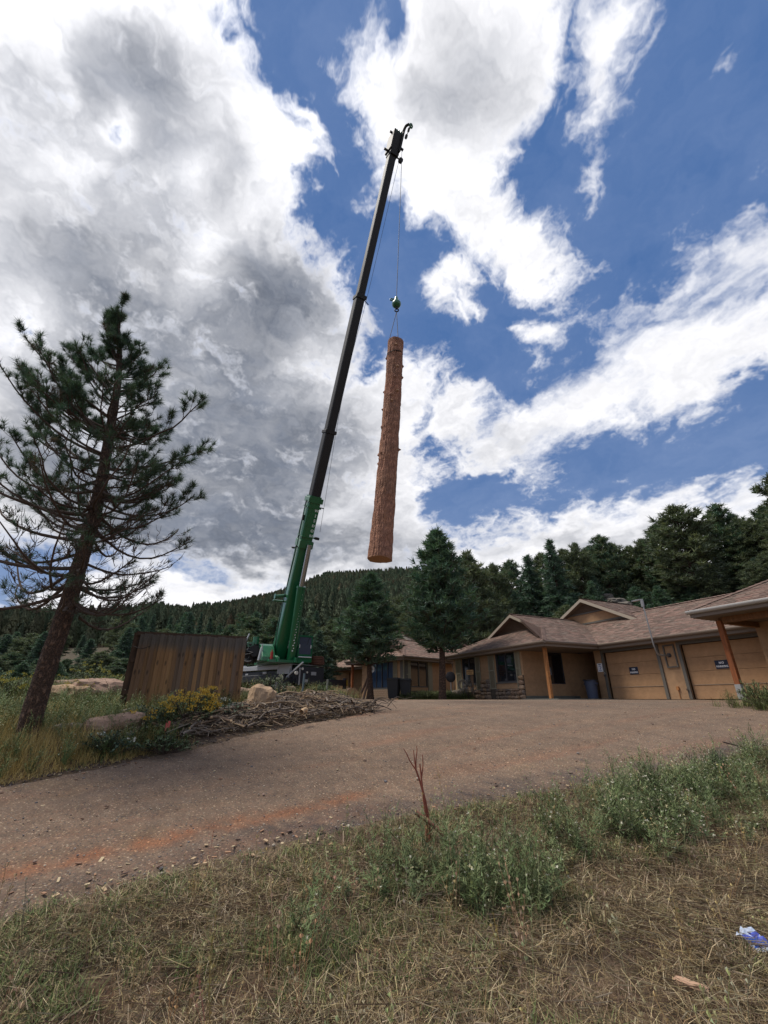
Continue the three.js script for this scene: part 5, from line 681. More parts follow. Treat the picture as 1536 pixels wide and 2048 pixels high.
  // carrier: long low truck, its tail towards the yard
  const fwd = new THREE.Vector3(-0.77, 0, -0.64), tail = new THREE.Vector3(-5.55, 0, -28.4), rightv = new THREE.Vector3(0.64, 0, -0.77);
  const ca = new THREE.Group(); ca.name = 'carrier'; ca.position.set(tail.x - O.x, 0, tail.z - O.z); ca.rotation.y = Math.atan2(fwd.x, fwd.z); cr.add(ca); // local z = forward (away), local x: near side is x = 0, far side x = -2.5 or +2.5
  const sx = (new THREE.Vector3(1, 0, 0).applyAxisAngle(new THREE.Vector3(0, 1, 0), ca.rotation.y).dot(rightv) > 0) ? 1 : -1, cx = (d) => sx * d;
  part('chassis', [box(1.9, 0.5, 10.5, cx(1.25), 1.15, 5.3, 0.04), box(2.3, 0.9, 0.9, cx(1.25), 1.15, 0.5, 0.05), box(0.4, 0.5, 7.5, cx(0.2), 1.2, 5.2, 0.03)], HULL, ca);
  part('deck', [box(2.5, 0.07, 7.4, cx(1.25), deckY - 0.08, 5.1), box(2.46, 0.04, 1.2, cx(1.25), deckY - 0.09, 0.75)], SILVER, ca);
  part('deck_edge', [box(0.06, 0.26, 6.0, cx(-0.02), deckY - 0.2, 4.6, 0.01), box(0.06, 0.62, 0.12, cx(-0.02), deckY - 0.36, 1.6, 0.01), box(0.07, 0.6, 1.25, cx(0.0), deckY - 0.35, 0.95)], SILVER, ca);
  { const s = box(0.08, 0.08, 1.7, 0, 0, 0); s.rotateX(0.5); s.translate(cx(-0.12), deckY - 0.45, -0.15); part('ladder', [s, box(0.06, 1.0, 0.06, cx(-0.1), deckY - 0.8, 0.4), box(0.06, 1.0, 0.06, cx(0.3), deckY - 0.8, -0.15)], SILVER, ca); }
  part('tail_plate', [box(2.3, 0.75, 0.08, cx(1.25), deckY - 0.58, -0.03, 0.02), box(2.2, 0.3, 0.12, cx(1.25), deckY - 1.1, -0.06, 0.03)], HULL, ca); part('tail_lamp', [rod([cx(0.55), deckY - 0.35, -0.08], [cx(0.55), deckY - 0.35, -0.12], 0.08, 14)], LAMP, ca); part('tail_lamp', [rod([cx(0.95), deckY - 0.55, -0.08], [cx(0.95), deckY - 0.55, -0.12], 0.06, 14)], LAMP, ca); part('tail_lamp', [rod([cx(-0.05), deckY - 0.62, -0.2], [cx(-0.05), deckY - 0.62, -0.3], 0.11, 14)], LAMP, ca); part('lamp_plate', box(0.42, 0.2, 0.03, cx(1.5), deckY - 0.6, -0.09, 0.01), SILVER, ca); part('licence_plate', box(0.32, 0.17, 0.02, cx(0.85), deckY - 1.05, -0.135), SILVER, ca);
  for (const z of [1.7, 3.1, 7.3, 8.7]) for (const d of [0.12, 2.38]) { const t = new THREE.TorusGeometry(0.38, 0.19, 12, 26); t.scale(1, 1, 1.15); t.rotateY(Math.PI / 2); t.translate(cx(d), 0.56, z); const w = part('wheel', t, RUBBER, ca); part('rim', rod([cx(d - 0.14), 0.56, z], [cx(d + 0.14), 0.56, z], 0.27, 18), SILVER, w); }
  part('crib_plates', [0, 1, 2, 3, 4].map((i) => new THREE.CylinderGeometry(0.52 + 0.02 * (i % 2), 0.52 + 0.02 * (i % 2), 0.085, 24).translate(cx(2.0) + 0.02 * i, deckY + 0.02 + i * 0.105, 0.25)), CRIB, ca);
  for (const [z, y] of [[4.6, deckY - 0.55]]) { part('warning_label', [box(0.01, 0.34, 0.62, cx(-0.03), deckY - 0.78, 5.9)], YELLOW, ca); part('label_lines', [-0.08, 0, 0.08].map((q) => box(0.012, 0.035, 0.5, cx(-0.035), deckY - 0.78 + q, 5.9)), BLACK, ca); part('side_lamp', [box(0.05, 0.1, 0.3, cx(-0.03), deckY - 0.55, 5.0)], SILVER, ca); part('side_lamp', [box(0.06, 0.16, 0.4, cx(-0.03), deckY - 0.52, 3.0, 0.02)], SILVER, ca); }
  part('side_rail', [box(0.16, 0.45, 5.5, cx(-0.0), deckY - 0.85, 3.6, 0.03)], HULL, ca);
  { const c = part('driver_cab', [box(2.4, 1.3, 1.7, cx(1.25), 1.5, 9.6, 0.12), box(2.42, 0.3, 1.72, cx(1.25), 0.95, 9.6, 0.03)], WHITE, ca); part('cab_window', [box(0.02, 0.55, 1.1, cx(0.03), 1.75, 9.6)], paint(.05, .12, .09, .2), c); part('cab_stripe', [box(0.02, 0.5, 1.5, cx(0.035), 1.3, 9.6)], GREEN, c); }
  // outriggers: beams out to both sides, upright jacks, floats
  for (const [z, d] of [[0.45, 4.9], [0.45, -0.5], [6.4, -0.9], [6.4, 4.6]]) { const a = d > 1 ? 2.4 : 0.2; const b = part('outrigger_beam', [box(Math.abs(d - a), 0.36, 0.34, cx((a + d) / 2), deckY - 1.06, z, 0.02)], HULL, ca); part('jack', [rod([cx(d), 0.12, z], [cx(d), deckY - (z > 1 && d < 0 ? -0.15 : 0.75), z], 0.13, 14), rod([cx(d), 0.02, z], [cx(d), 0.12, z], 0.36, 18)], z > 1 ? paint(.10, .11, .14, .45) : HULL, b); if (d > 1) part('end_cap', box(0.06, 0.36, 0.35, cx(d + 0.1), deckY - 1.06, z), YELLOW, b); }
}
// the log, hung by a two-legged sling
{
  const Zl = -boomTip.z, bot = atZ(759, 1119, Zl), top = atZ(791.5, 684, Zl), ax = top.clone().sub(bot), L = ax.length(), rb = 0.405, rt = 0.335, NS = 420, NR = 120;
  const t = thing('tree_log', 'long reddish brown pine log hanging upright from the crane hook', 'log', bot.toArray()); t.quaternion.setFromUnitVectors(new THREE.Vector3(0, 1, 0), ax.clone().normalize());
  const r = rngOf(31), knots = Array.from({ length: 22 }, () => [r() * 6.283, L * (0.08 + 0.9 * r()), 0.07 + 0.07 * r(), 0.025 + 0.05 * r()]); for (const [a, f, s, h] of [[3.1, .90, .08, .10], [0.1, .80, .08, .09], [3.0, .63, .08, .09], [3.2, .42, .07, .08], [0.0, .45, .07, .10], [0.1, .86, .09, .08], [3.05, .72, .07, .07]]) knots.push([a, L * f, s, h]);
  const P = [], I = [], U = [], C = [];
  const radius = (a, y) => { const q = y / L; let R = lerp(rb, rt, Math.pow(q, 0.9)) + 0.045 * Math.exp(-q * 9) * (1 + 0.5 * Math.cos(3 * a + 1)); const cx = Math.cos(a) * 2.1, cz = Math.sin(a) * 2.1; R += 0.03 * n2(y * 0.9 + cx * .6, cz * .6 + 3) + 0.016 * n2(y * 2.2, cx + cz * 2);
    const w = (x) => Math.abs(x), f = w(n2(a * 5.5 + 0.6 * n2(y * 1.6, a * 2), y * 0.7 + 5)), f2 = w(n2(a * 11 + n2(y * 2.4, a), y * 1.7)); R += 0.05 * Math.min(f * 2.2, 0.75) + 0.012 * Math.min(f2 * 2.2, 0.8) + 0.004 * n2(a * 30, y * 18); for (const k of knots) { let da = Math.abs(a - k[0]); if (da > 3.1416) da = 6.2832 - da; const e = Math.hypot(da * R, (y - k[1])) / k[2]; if (e < 2) R += k[3] * Math.exp(-e * e * 2.2); } return R; };
  for (let i = 0; i <= NS; i++) for (let j = 0; j <= NR; j++) { const a = (j % NR) / NR * 6.2832, y = L * i / NS, wrap = sstep(5.6, 6.28, a); const R = lerp(radius(a, y), radius(a - 6.2832, y), wrap), bow = 0.05 * Math.sin(y / L * 3.14); P.push(Math.cos(a) * R + bow, y, Math.sin(a) * R); U.push(j / NR * 3, y / 1.0);
    const m = fbm(a * 2.5 + 3, y * 1.1, 4), k = 1 + 0.28 * m; C.push(.50 * k * (1 + 0.1 * n2(y * 0.8, 2)), .265 * k, .18 * k * (1 - 0.1 * m)); }
  for (let i = 0; i < NS; i++) for (let j = 0; j < NR; j++) { const a = i * (NR + 1) + j, b = a + 1, c = a + NR + 1, d = c + 1; I.push(a, c, b, b, c, d); }
  const g = new THREE.BufferGeometry(); g.setAttribute('position', new THREE.Float32BufferAttribute(P, 3)); g.setAttribute('uv', new THREE.Float32BufferAttribute(U, 2)); g.setAttribute('color', new THREE.Float32BufferAttribute(C, 3)); g.setIndex(I); g.computeVertexNormals();
  const bk = px(512, (u, v) => { const p = Math.abs(tfbm(u, v * 0.25, 12, 4, 0.6)), f = 0.72 + 0.7 * Math.min(0.4, p) + 0.2 * tfbm(u, v, 32, 3); return [f, f * 0.97, f * 0.94]; });
  part('bark', g, std({ vertexColors: true, map: bk, bumpMap: barkBump, bumpScale: 0.02, roughness: 1 }), t);
  const endMap = px(256, (u, v) => { const x = u - .5, y = v - .5, d = Math.hypot(x, y), q = 0.5 + 0.5 * Math.sin(d * 150 + 3 * n2(x * 5, y * 5)), f = 0.8 + 0.16 * q + 0.1 * n2(u * 20, v * 20); return [0.72 * f, 0.55 * f, 0.42 * f]; }, true);
  for (const [y, R] of [[0.012, rb + 0.055], [L - 0.012, rt + 0.03]]) { const e = new THREE.CylinderGeometry(R, R, 0.03, 40); e.translate(0.05 * Math.sin(y / L * 3.14), y, 0); const P2 = e.attributes.position; for (let i = 0; i < P2.count; i++) { const a = Math.atan2(P2.getZ(i), P2.getX(i)), rr2 = Math.hypot(P2.getX(i), P2.getZ(i)); if (rr2 > R * 0.5) { const Rn = radius(a < 0 ? a + 6.2832 : a, y) * 0.985; P2.setX(i, Math.cos(a) * Rn); P2.setZ(i, Math.sin(a) * Rn); } } part('cut_end', e, std({ map: endMap, roughness: 0.9 }), t); }
  // pale cut branch stubs
  for (const [a, f, s] of [[1.5, .955, .05], [0.9, .93, .045], [1.2, .835, .055], [1.0, .71, .06], [1.6, .655, .035]]) { const R = radius(a, L * f), c = new THREE.CylinderGeometry(s, s * 1.3, 0.12, 12); c.rotateX(Math.PI / 2); c.rotateX(-0.35); c.rotateY(Math.PI / 2 - a); c.translate(Math.cos(a) * (R + 0.0) + 0.05 * Math.sin(f * 3.14), L * f, Math.sin(a) * (R + 0.0)); part('branch_stub', c, std({ map: endMap, roughness: 0.9 }), t); }
  const hook = atZ(793, 624, Zl), s = thing('rope_sling', 'thin two legged rope sling between crane hook and log top', 'sling', hook.toArray()), w = (v) => v.clone().sub(hook), e1 = bot.clone().addScaledVector(ax, 0.985).add(new THREE.Vector3(-0.36, 0, 0.06)), e2 = bot.clone().addScaledVector(ax, 0.985).add(new THREE.Vector3(0.12, 0, 0.34));
  for (const e of [e1, e2]) part('rope', tube([new THREE.Vector3(0, 0, 0), w(e).multiplyScalar(0.5), w(e)], 0.016, 6, 6), paint(.12, .12, .13, .8), s);
  { const mid = bot.clone().addScaledVector(ax, 0.915), lp = Array.from({ length: 25 }, (_, i) => { const a = i / 24 * 6.2832; const q = new THREE.Vector3(Math.cos(a) * (radius(a, L * 0.915) + 0.012), 0.07 * Math.cos(a - 1), Math.sin(a) * (radius(a, L * 0.915) + 0.012)); q.applyQuaternion(t.quaternion); return w(mid.clone().add(q)); }); part('choker', tube(lp, 0.018, 60, 6), BLACK, s); }
}

// ---------------------------------------------------------------- board fence panel on the left bank
{
  const rand = rngOf(8), A = atZ(247, 1428, 10.6), Bq = atZ(478, 1402, 11.5), y0 = Math.min(H(A.x, A.z), A.y) - 0.1, run = new THREE.Vector3(Bq.x - A.x, 0, Bq.z - A.z), L = run.length(), turn = -Math.atan2(run.z, run.x), top = A.y + 1.76;
  const f = thing('board_fence', 'weathered brown vertical board fence panel behind yellow flowers', 'fence', [A.x, y0, A.z], turn);
  const mats = Array.from({ length: 6 }, (_, s) => { const k = [[.30, .165, .07], [.21, .115, .05], [.36, .205, .09], [.17, .095, .05], [.27, .145, .06], [.16, .105, .068]][s], sr = (v) => 255 * Math.pow(v, 1 / 2.2) / 255;
    const t = px(256, (u, v) => { const g = tfbm(u + s * 0.3, v * 0.125 + s * 0.17, 32, 3), st = tfbm(u + s, v * 0.25 + s, 8, 4), e = 0.86 + 0.07 * tfbm(u, 0.3 + s * 0.1, 16, 2), wth = sstep(e - 0.10, e + 0.05, v + 0.05 * st), dk = sstep(0.1, 0.5, st) * 0.55, low = 0; let c = k.map((q) => sr(q * (1 + 0.4 * g) * (1 - dk * 0.7))); const kn = Math.hypot((u - 0.5) * 1.2, (v - (0.2 + 0.11 * s)) * 9); if (kn < 0.3) c = c.map((q) => q * (0.55 + kn)); const gr = sr(.085 * (1 + 0.5 * g)); return [lerp(c[0], gr * 1.05, wth * .85 + low), lerp(c[1], gr, wth * .85), lerp(c[2], gr * 0.95, wth * .85)]; });
    const w = wood(1, 1, 1, 0.9); w.map = t; w.bumpScale = 0.003; return w; });
  const n = 28, bw = L / n;
  for (let i = 0; i < n; i++) { const h = top - y0 + 0.03 * (rand() - 0.5) - 0.02, w = bw + 0.004; const b = box(w, h, 0.022, 0, 0, 0, 0.003), P = b.attributes.position, uv = b.attributes.uv; for (let q = 0; q < P.count; q++) uv.setXY(q, P.getX(q) / w + 0.5, (P.getY(q) + h / 2) / h * 0.995); const m = part('board', b, mats[Math.floor(rand() * 6)], f); m.position.set((i + 0.5) * bw, h / 2, (i % 2) * 0.024 + 0.001 * (i % 3)); m.rotation.z = 0.002 * (rand() - 0.5); m.rotation.y = 0; }
  const dk = wood(.10, .06, .04, .95); for (const y of [0.55, 1.25, 1.85]) part('rail', box(L + 0.1, 0.09, 0.04, L / 2 - 0.05, y, -0.045), dk, f); part('fence_post', box(0.1, top - y0 + 0.02, 0.1, -0.10, (top - y0) / 2, -0.13, 0.01), dk, f); part('fence_post', box(0.1, top - y0, 0.1, L - 0.15, (top - y0) / 2, -0.13, 0.01), dk, f); part('end_board', box(0.05, top - y0 - 0.05, 0.16, -0.03, (top - y0) / 2, -0.16), wood(.07, .045, .035, .95), f); part('wire', tube([[-0.12, 1.55, 0.02], [0.1, 1.5, 0.05], [0.25, 1.56, 0.03]], 0.006, 10, 4), M.dark, f);
}
// ---------------------------------------------------------------- rocks
{
  const tanRock = stucco(.40, .27, .165, .03), pinkRock = stucco(.36, .235, .17, .03), greyRock = stucco(.27, .24, .20, .03), mats = [tanRock, pinkRock, greyRock];
  const rock = (x, y, Z, w, h, d, m, seed, label, group, ry = 0, tilt = 0, name = 'boulder') => { const p = ground(x, y, Z); const g = rockGeo(w, h, d, seed, 0.2, 5), o = lone(name, g, mats[m], label, 'rock', group); o.position.set(p.x, p.y + h * 0.26, p.z); o.rotation.set(0, ry, tilt); return o; };
  rock(521, 1424, 12.7, 0.66, 0.72, 0.6, 0, 2, 'large tan pointed boulder right of the board fence', 'rocks on the left bank', 0.5, -0.15);
  rock(470, 1402, 14.6, 1.3, 0.45, 0.8, 1, 8, 'flat reddish rock behind the right end of the board fence', 'rocks on the left bank', 0.2); rock(505, 1398, 14.3, 0.8, 0.34, 0.6, 1, 18, 'low reddish rock behind the pointed boulder', 'rocks on the left bank', 0.9); rock(575, 1385, 14.0, 0.6, 0.32, 0.5, 1, 22, 'small rock at the top edge of the brush pile', 'rocks on the left bank', 0.3);
  rock(135, 1408, 13.6, 1.5, 0.62, 1.0, 0, 3, 'broad pale rock right of the pine trunk', 'rocks on the left bank', 0.2); rock(185, 1405, 13.0, 1.25, 0.75, 0.9, 1, 4, 'rounded pinkish rock left of the board fence', 'rocks on the left bank', 0.8); rock(215, 1398, 14.4, 1.1, 0.6, 0.8, 0, 5, 'pale rock against the left edge of the fence', 'rocks on the left bank', 1.4); rock(160, 1392, 15.6, 1.7, 0.65, 0.9, 1, 6, 'long low rock at the back of the rock row', 'rocks on the left bank', 0.1);
  rock(228, 1468, 9.35, 1.0, 0.42, 0.55, 1, 7, 'flat tan slab in front of the fence foot', 'rocks on the left bank', 0.35, 0.12); rock(226, 1440, 10.1, 0.8, 0.2, 0.4, 2, 9, 'thin grey slab leaning at the lower left fence corner', 'rocks on the left bank', 0.4, 0.28); rock(118, 1468, 8.9, 0.7, 0.2, 0.35, 2, 10, 'thin grey slab beside the pine trunk', 'rocks on the left bank', 0.1, 0.18);
  { const p = onHouse(-6.0, 0, 4.6), o = lone('boulder', rockGeo(0.78, 0.62, 0.6, 12, 0.1, 5), stucco(.42, .33, .25, .02), 'rounded pale boulder at the foot of the wooden sign', 'rock'); o.position.set(p.x, 1.6 + 0.22, p.z); o.rotation.y = 0.6; }
  for (const [x, y, Z, w, h, s, l] of [[1232, 1206, 43, 3.0, 1.5, 41, 'rounded grey boulder in the middle of the hillside outcrop'], [1212, 1196, 45, 2.6, 1.4, 42, 'grey boulder at the left of the hillside outcrop'], [1250, 1215, 39, 3.0, 1.5, 45, 'boulder of the outcrop just above the garage ridge']]) { const p = atZ(x, y, Z), o = lone('boulder', rockGeo(w * .62, h * .62, w * 0.5, s, 0.2, 4), stucco(.17, .15, .125, .03), l, 'rock', 'boulders on the slope behind the house'); o.position.set(p.x, p.y, p.z); o.rotation.y = s; }
}
// ---------------------------------------------------------------- brush pile: branches one by one, fine twigs as a mass
{
  const rand = rngOf(55), R = (a, b) => a + (b - a) * rand(), A = new THREE.Vector2(-3.75, 8.95), B = new THREE.Vector2(-0.2, 12.5), org = new THREE.Vector3(-1.9, H(-1.9, -10.8), -10.8);
  const o = thing('brush_pile', 'heap of tangled grey branches and roots along the edge of the drive', 'brush pile', org.toArray());
  const tones = [[.21, .17, .14], [.27, .23, .20], [.15, .12, .10], [.33, .28, .24], [.22, .155, .11], [.33, .24, .16], [.13, .105, .095]].map((c) => std({ color: new THREE.Color().setRGB(...c), map: woodMap, roughness: 1 })), fresh = std({ color: new THREE.Color().setRGB(.45, .31, .18), roughness: 0.9 });
  const spot = () => { const t = R(0, 1), w = R(0, 1), nx = -0.72, nz = 0.69, wd = lerp(0.7, 1.5, sstep(0, .7, t)), hgt = lerp(0.20, 0.38, sstep(0.05, .6, t)) * (1 - 0.5 * sstep(0.85, 1, t)) * Math.sin(Math.PI * clamp(0.12 + 0.8 * w)); const x = lerp(A.x, B.x, t) + nx * w * wd, Z = lerp(A.y, B.y, t) + nz * w * wd; return [x, Z, hgt, t]; };
  const curve = (x, Z, y, L, az, arch) => { const dx = Math.cos(az), dz = Math.sin(az), k = R(-.5, .5); const pts = []; for (let i = 0; i <= 4; i++) { const q = i / 4 - 0.5, b = k * (q * q - 0.08) * L; const X = x + dx * q * L - dz * b, Zz = Z + dz * q * L + dx * b; pts.push(new THREE.Vector3(X - org.x, Math.max(H(X, -Zz) + 0.02, H(x, -Z) + y + arch * (0.25 - q * q) + R(-.05, .05)) - org.y, -Zz - org.z)); } return pts; };
  const main = Math.atan2(B.y - A.y, B.x - A.x);
  for (let i = 0; i < 270; i++) { const [x, Z, h, t] = spot(), L = R(0.35, 1.25), r = R(0.008, 0.026) * (L > 0.8 ? 1.15 : 1), az = main + (rand() < 0.65 ? R(-.6, .6) : R(-1.6, 1.6)), pts = curve(x, Z, h * Math.pow(rand(), 0.45), L, az, R(-.1, .35)); const b = part('branch', tube(pts, (q) => r * (1 - 0.6 * q), 8, 5), tones[Math.floor(rand() * 7)], o); if (rand() < 0.12) part('cut_end', new THREE.SphereGeometry(r * 1.06, 7, 5).translate(pts[0].x, pts[0].y, pts[0].z), fresh, b); }
  for (let i = 0; i < 12; i++) { const t = 0.86 + 0.18 * rand(), x = lerp(A.x, B.x, t) + R(-.3, .2), Z = lerp(A.y, B.y, t) + R(-.2, .5), az = R(-.5, .6), p = new THREE.Vector3(x - org.x, H(x, -Z) - org.y + 0.1, -Z - org.z), e = R(.3, .75); part('branch', tube([p, p.clone().add(new THREE.Vector3(.35 * e, .35 * e, R(-.2, .2))), p.clone().add(new THREE.Vector3(.75 * e, .30 * e, R(-.3, .3))), p.clone().add(new THREE.Vector3(1.1 * e, R(-.02, .3), R(-.4, .3)))], (q) => 0.014 * (1 - .7 * q), 10, 5), tones[2], o); }
  const g = []; for (let i = 0; i < 2000; i++) { const [x, Z, h] = spot(); g.push(tube(curve(x, Z, h * Math.pow(rand(), 0.6), R(.12, .55), R(0, 6.28), R(-.05, .2)), R(0.003, 0.009), 3, 3)); const c = [[.19, .145, .11], [.30, .23, .165], [.36, .27, .17], [.14, .11, .09], [.25, .16, .10]][Math.floor(rand() * 5)]; tint(g[g.length - 1], ...c); }
  const tw = part('twigs', merge(g), vcol(1), o); tw.userData.kind = 'stuff';
  for (const [x, Z, l] of [[-1.75, 10.3, 'pale']]) { const p = curve(x, Z, 0.32, 0.22, 1.2, 0.1); part('chunk', tube(p, 0.05, 4, 7), fresh, o); }
}
// ---------------------------------------------------------------- small things on the ground
{
  const stake = (x, y, Z, h, r, m, name, label, cat, tilt = 0) => { const p = ground(x, y, Z), o = thing(name, label, cat, [p.x, p.y - 0.05, p.z]); part('post', rod([0, 0, 0], [tilt, h, 0], r, 10), m, o); return o; };
  stake(604, 1392, 13.8, 0.72, 0.032, paint(.10, .14, .15, .6), 'pipe_stake', 'blue grey pipe post standing in the brush before the crane', 'post', 0.03); stake(653, 1384, 14.6, 0.55, 0.03, paint(.2, .2, .16, .8), 'wood_stake', 'short pale stake right of the crane tail', 'stake', 0.02);
  { const p = ground(327, 1484, 9.0), o = thing('survey_flag', 'small pink flagged stake in the weeds below the fence', 'flag', [p.x, p.y - 0.03, p.z]); part('stick', rod([0, 0, 0], [0.02, 0.36, 0], 0.007), M.post, o); part('ribbon', [box(0.05, 0.11, 0.004, 0.04, 0.31, 0, 0).rotateZ(0), box(0.03, 0.13, 0.004, 0.0, 0.27, 0.006)], paint(.62, .09, .10, .7), o); }
  { // bare red twig sapling and the stick that lies against it, in the verge
    const p = ground(862, 1690, 5.15), red = std({ color: new THREE.Color().setRGB(.24, .065, .038), roughness: 0.8 }), q = (x, y) => atZ(x, y, -p.z).sub(p);
    const o = thing('bare_sapling', 'bare dark red sapling standing up from the roadside verge', 'sapling', p.toArray()); const T1 = (pts, r) => tube(pts.map(([x, y, z = 0]) => q(x, y).add(new THREE.Vector3(0, 0, z))), (t) => r * (1 - 0.5 * t), 14, 6);
    part('stem', [T1([[862, 1700], [858, 1650], [850, 1600], [840, 1563], [832, 1540]], 0.019)], red, o); part('stem', [T1([[853, 1698, .03], [852, 1640, .03], [846, 1590, .04], [842, 1555, .05], [839, 1527, .05]], 0.015)], red, o); for (const pts of [[[832, 1540], [820, 1522], [812, 1505], [807, 1497]], [[832, 1540], [832, 1520], [834, 1498], [833, 1492]], [[832, 1542], [829, 1518], [827, 1500]], [[842, 1555, .05], [845, 1530, .05], [844, 1508, .06]]]) part('twig', T1(pts, 0.008), red, o);
    const s = thing('fallen_stick', 'reddish cut stick leaning across the bare sapling', 'stick', p.toArray()); part('stick', tube([q(831, 1622), q(860, 1642), q(893, 1672), q(915, 1700), q(938, 1718)].map((v, i) => v.add(new THREE.Vector3(0, 0, 0.06 + 0.03 * i))), (t) => 0.022 * (1 - 0.2 * t), 16, 8), std({ color: new THREE.Color().setRGB(.17, .07, .045), roughness: 0.9 }), s); part('fork', tube([q(915, 1700), q(940, 1712), q(965, 1706)].map((v) => v.add(new THREE.Vector3(0, 0, .16))), 0.008, 8, 6), std({ color: new THREE.Color().setRGB(.25, .17, .12), roughness: 0.9 }), s);
  }
  { // pine sprig lying tip up at the right
    const p = ground(1462, 1560, 7.2), o = thing('pine_sprig', 'broken pine twig with a fan of green needles on the right verge', 'twig', p.toArray()), q = (x, y) => atZ(x, y, -p.z).sub(p), T = new Tris(), rand = rngOf(3); part('twig', tube([q(1465, 1562), q(1452, 1545), q(1442, 1530), q(1424, 1520)], (t) => 0.016 * (1 - .4 * t), 12, 6), limbMat, o);
    for (const [x, y] of [[1430, 1522], [1438, 1527], [1446, 1532]]) tuft(T, q(x, y), new THREE.Vector3(0.12, 1, 0.1).normalize(), 0.26, 60, 0.003, rand, [[.06, .09, .05], [.08, .11, .06], [.05, .075, .045]], 0.55); part('needles', T.geo(), needleMat, o);
    const p2 = ground(1490, 1512, 8.0), o2 = thing('dark_stick', 'dark stick lying in the grass right of the pine sprig', 'stick', p2.toArray()); part('stick', rod([-.3, .2, 0], [.3, .06, .05], 0.014, 6), limbMat, o2); }
  { // blue and white wrapper in the grass
    const p = ground(1522, 1905, 3.6, 0.03), T = new Tris(), rand = rngOf(17), n = 9, v = []; for (let j = 0; j <= n; j++) for (let i = 0; i <= n; i++) v.push([(i / n - .5) * 0.13, 0.01 + 0.02 * rand() + 0.025 * Math.sin(i * 1.3 + j), (j / n - .5) * 0.2]); for (let j = 0; j < n; j++) for (let i = 0; i < n; i++) { const a = j * (n + 1) + i, band = (i + (j >> 2)) % 4; T.quad(v[a], v[a + n + 1], v[a + n + 2], v[a + 1], band < 2 ? [.55, .62, .74] : band === 2 ? [.03, .10, .42] : [.10, .13, .5]); } const m = lone('crumpled_wrapper', T.geo(), vcol(0.35), 'crumpled blue and white wrapper in the dry grass at the right', 'litter'); m.position.copy(p); m.rotation.y = 0.6; m.rotation.x = 0.35; }
  { const p = ground(1385, 1995, 3.2, 0.05), m = lone('bark_chip', rockGeo(0.16, 0.03, 0.05, 9, 0.3, 2), std({ color: new THREE.Color().setRGB(.42, .26, .17), roughness: 0.9 }), 'pale tan bark chip in the dry grass near the bottom edge', 'bark chip'); m.position.copy(p); m.rotation.y = -0.7; }
  { const w = wood(.38, .24, .12), bark2 = std({ color: new THREE.Color().setRGB(.14, .09, .06), map: barkMap, roughness: 1 }); const mk = (x, y, Z, r, len, ry, label) => { const p = ground(x, y, Z), o = thing('cut_log', label, 'log', [p.x, p.y + r * 0.9, p.z], ry, 'cut log pieces before the crane'); part('bark', rod([-len / 2, 0, 0], [len / 2, 0, 0], r, 14), bark2, o); part('cut_face', [rod([-len / 2 - .006, 0, 0], [-len / 2, 0, 0], r * .95, 14), rod([len / 2, 0, 0], [len / 2 + .006, 0, 0], r * .95, 14)], w, o); };
    mk(690, 1388, 19.5, 0.2, 0.6, -0.9, 'cut log round facing the drive below the outrigger beam'); mk(702, 1389, 19.2, 0.23, 0.5, -1.2, 'largest pale cut round under the outrigger beam'); mk(714, 1390, 19.6, 0.18, 0.5, -1.4, 'cut round nearest the leaning timbers'); }
  // two far lattice pylons on the ridge
  const pylon = (x, yTop, yBot, Z, label) => { const b = atZ(x, yBot, Z), t = atZ(x, yTop, Z), h = t.y - b.y, o = thing('power_pylon', label, 'pylon', b.toArray(), 0.4, 'pylons on the ridge'), m = paint(.10, .10, .11, .7), g = [], w = (q) => lerp(h * .17, h * .04, Math.pow(q, .8)); const c = (q, i) => [w(q) * (i & 1 ? 1 : -1) * .5, h * q, w(q) * (i & 2 ? 1 : -1) * .5]; const k = h * 0.006; for (let s = 0; s < 6; s++) for (let i = 0; i < 4; i++) { const j = [1, 3, 0, 2][i]; g.push(rod(c(s / 6, i), c((s + 1) / 6, i), k, 4), rod(c(s / 6, i), c((s + 1) / 6, j), k * .7, 4), rod(c((s + 1) / 6, i), c((s + 1) / 6, j), k * .7, 4)); } part('lattice', g, m, o); part('cross_arms', [0.74, 0.86, 0.97].map((q) => rod([-h * .17, h * q, 0], [h * .17, h * q, 0], k * 1.2, 4)), m, o); };
  pylon(314, 1186, 1232, 500, 'tall lattice pylon on the ridge left of the crane'); pylon(304, 1203, 1234, 560, 'smaller lattice pylon left behind the tall one');
}

// ---------------------------------------------------------------- grass, weeds and litter: masses nobody could count
function blades(T, n, h, spreadR, lean, w, tones, rand, seg = 2) {
  for (let i = 0; i < n; i++) { const a = rand() * 6.283, r = spreadR * Math.sqrt(rand()), b = rand() * 6.283, L = h * (0.55 + 0.6 * rand()), ln = lean * (0.4 + 0.9 * rand()), c = tones[Math.floor(rand() * tones.length)], f = 0.75 + 0.5 * rand(), col = [c[0] * f, c[1] * f, c[2] * f]; const x0 = Math.cos(a) * r, z0 = Math.sin(a) * r, dx = Math.cos(b), dz = Math.sin(b), sx = -dz * w, sz = dx * w; let p = [x0, -0.01, z0], up = 1, q = 0;
    for (let s = 1; s <= seg; s++) { const t = s / seg, y = L * (t - 0.45 * ln * t * t), o = L * ln * t * t * 0.9, np = [x0 + dx * o, y, z0 + dz * o], k0 = 1 - (s - 1) / seg, k1 = 1 - t; if (s < seg) T.quad([p[0] - sx * k0, p[1], p[2] - sz * k0], [p[0] + sx * k0, p[1], p[2] + sz * k0], [np[0] + sx * k1, np[1], np[2] + sz * k1], [np[0] - sx * k1, np[1], np[2] - sz * k1], col); else T.tri([p[0] - sx * k0, p[1], p[2] - sz * k0], [p[0] + sx * k0, p[1], p[2] + sz * k0], np, col); p = np; } }
  return T;
}
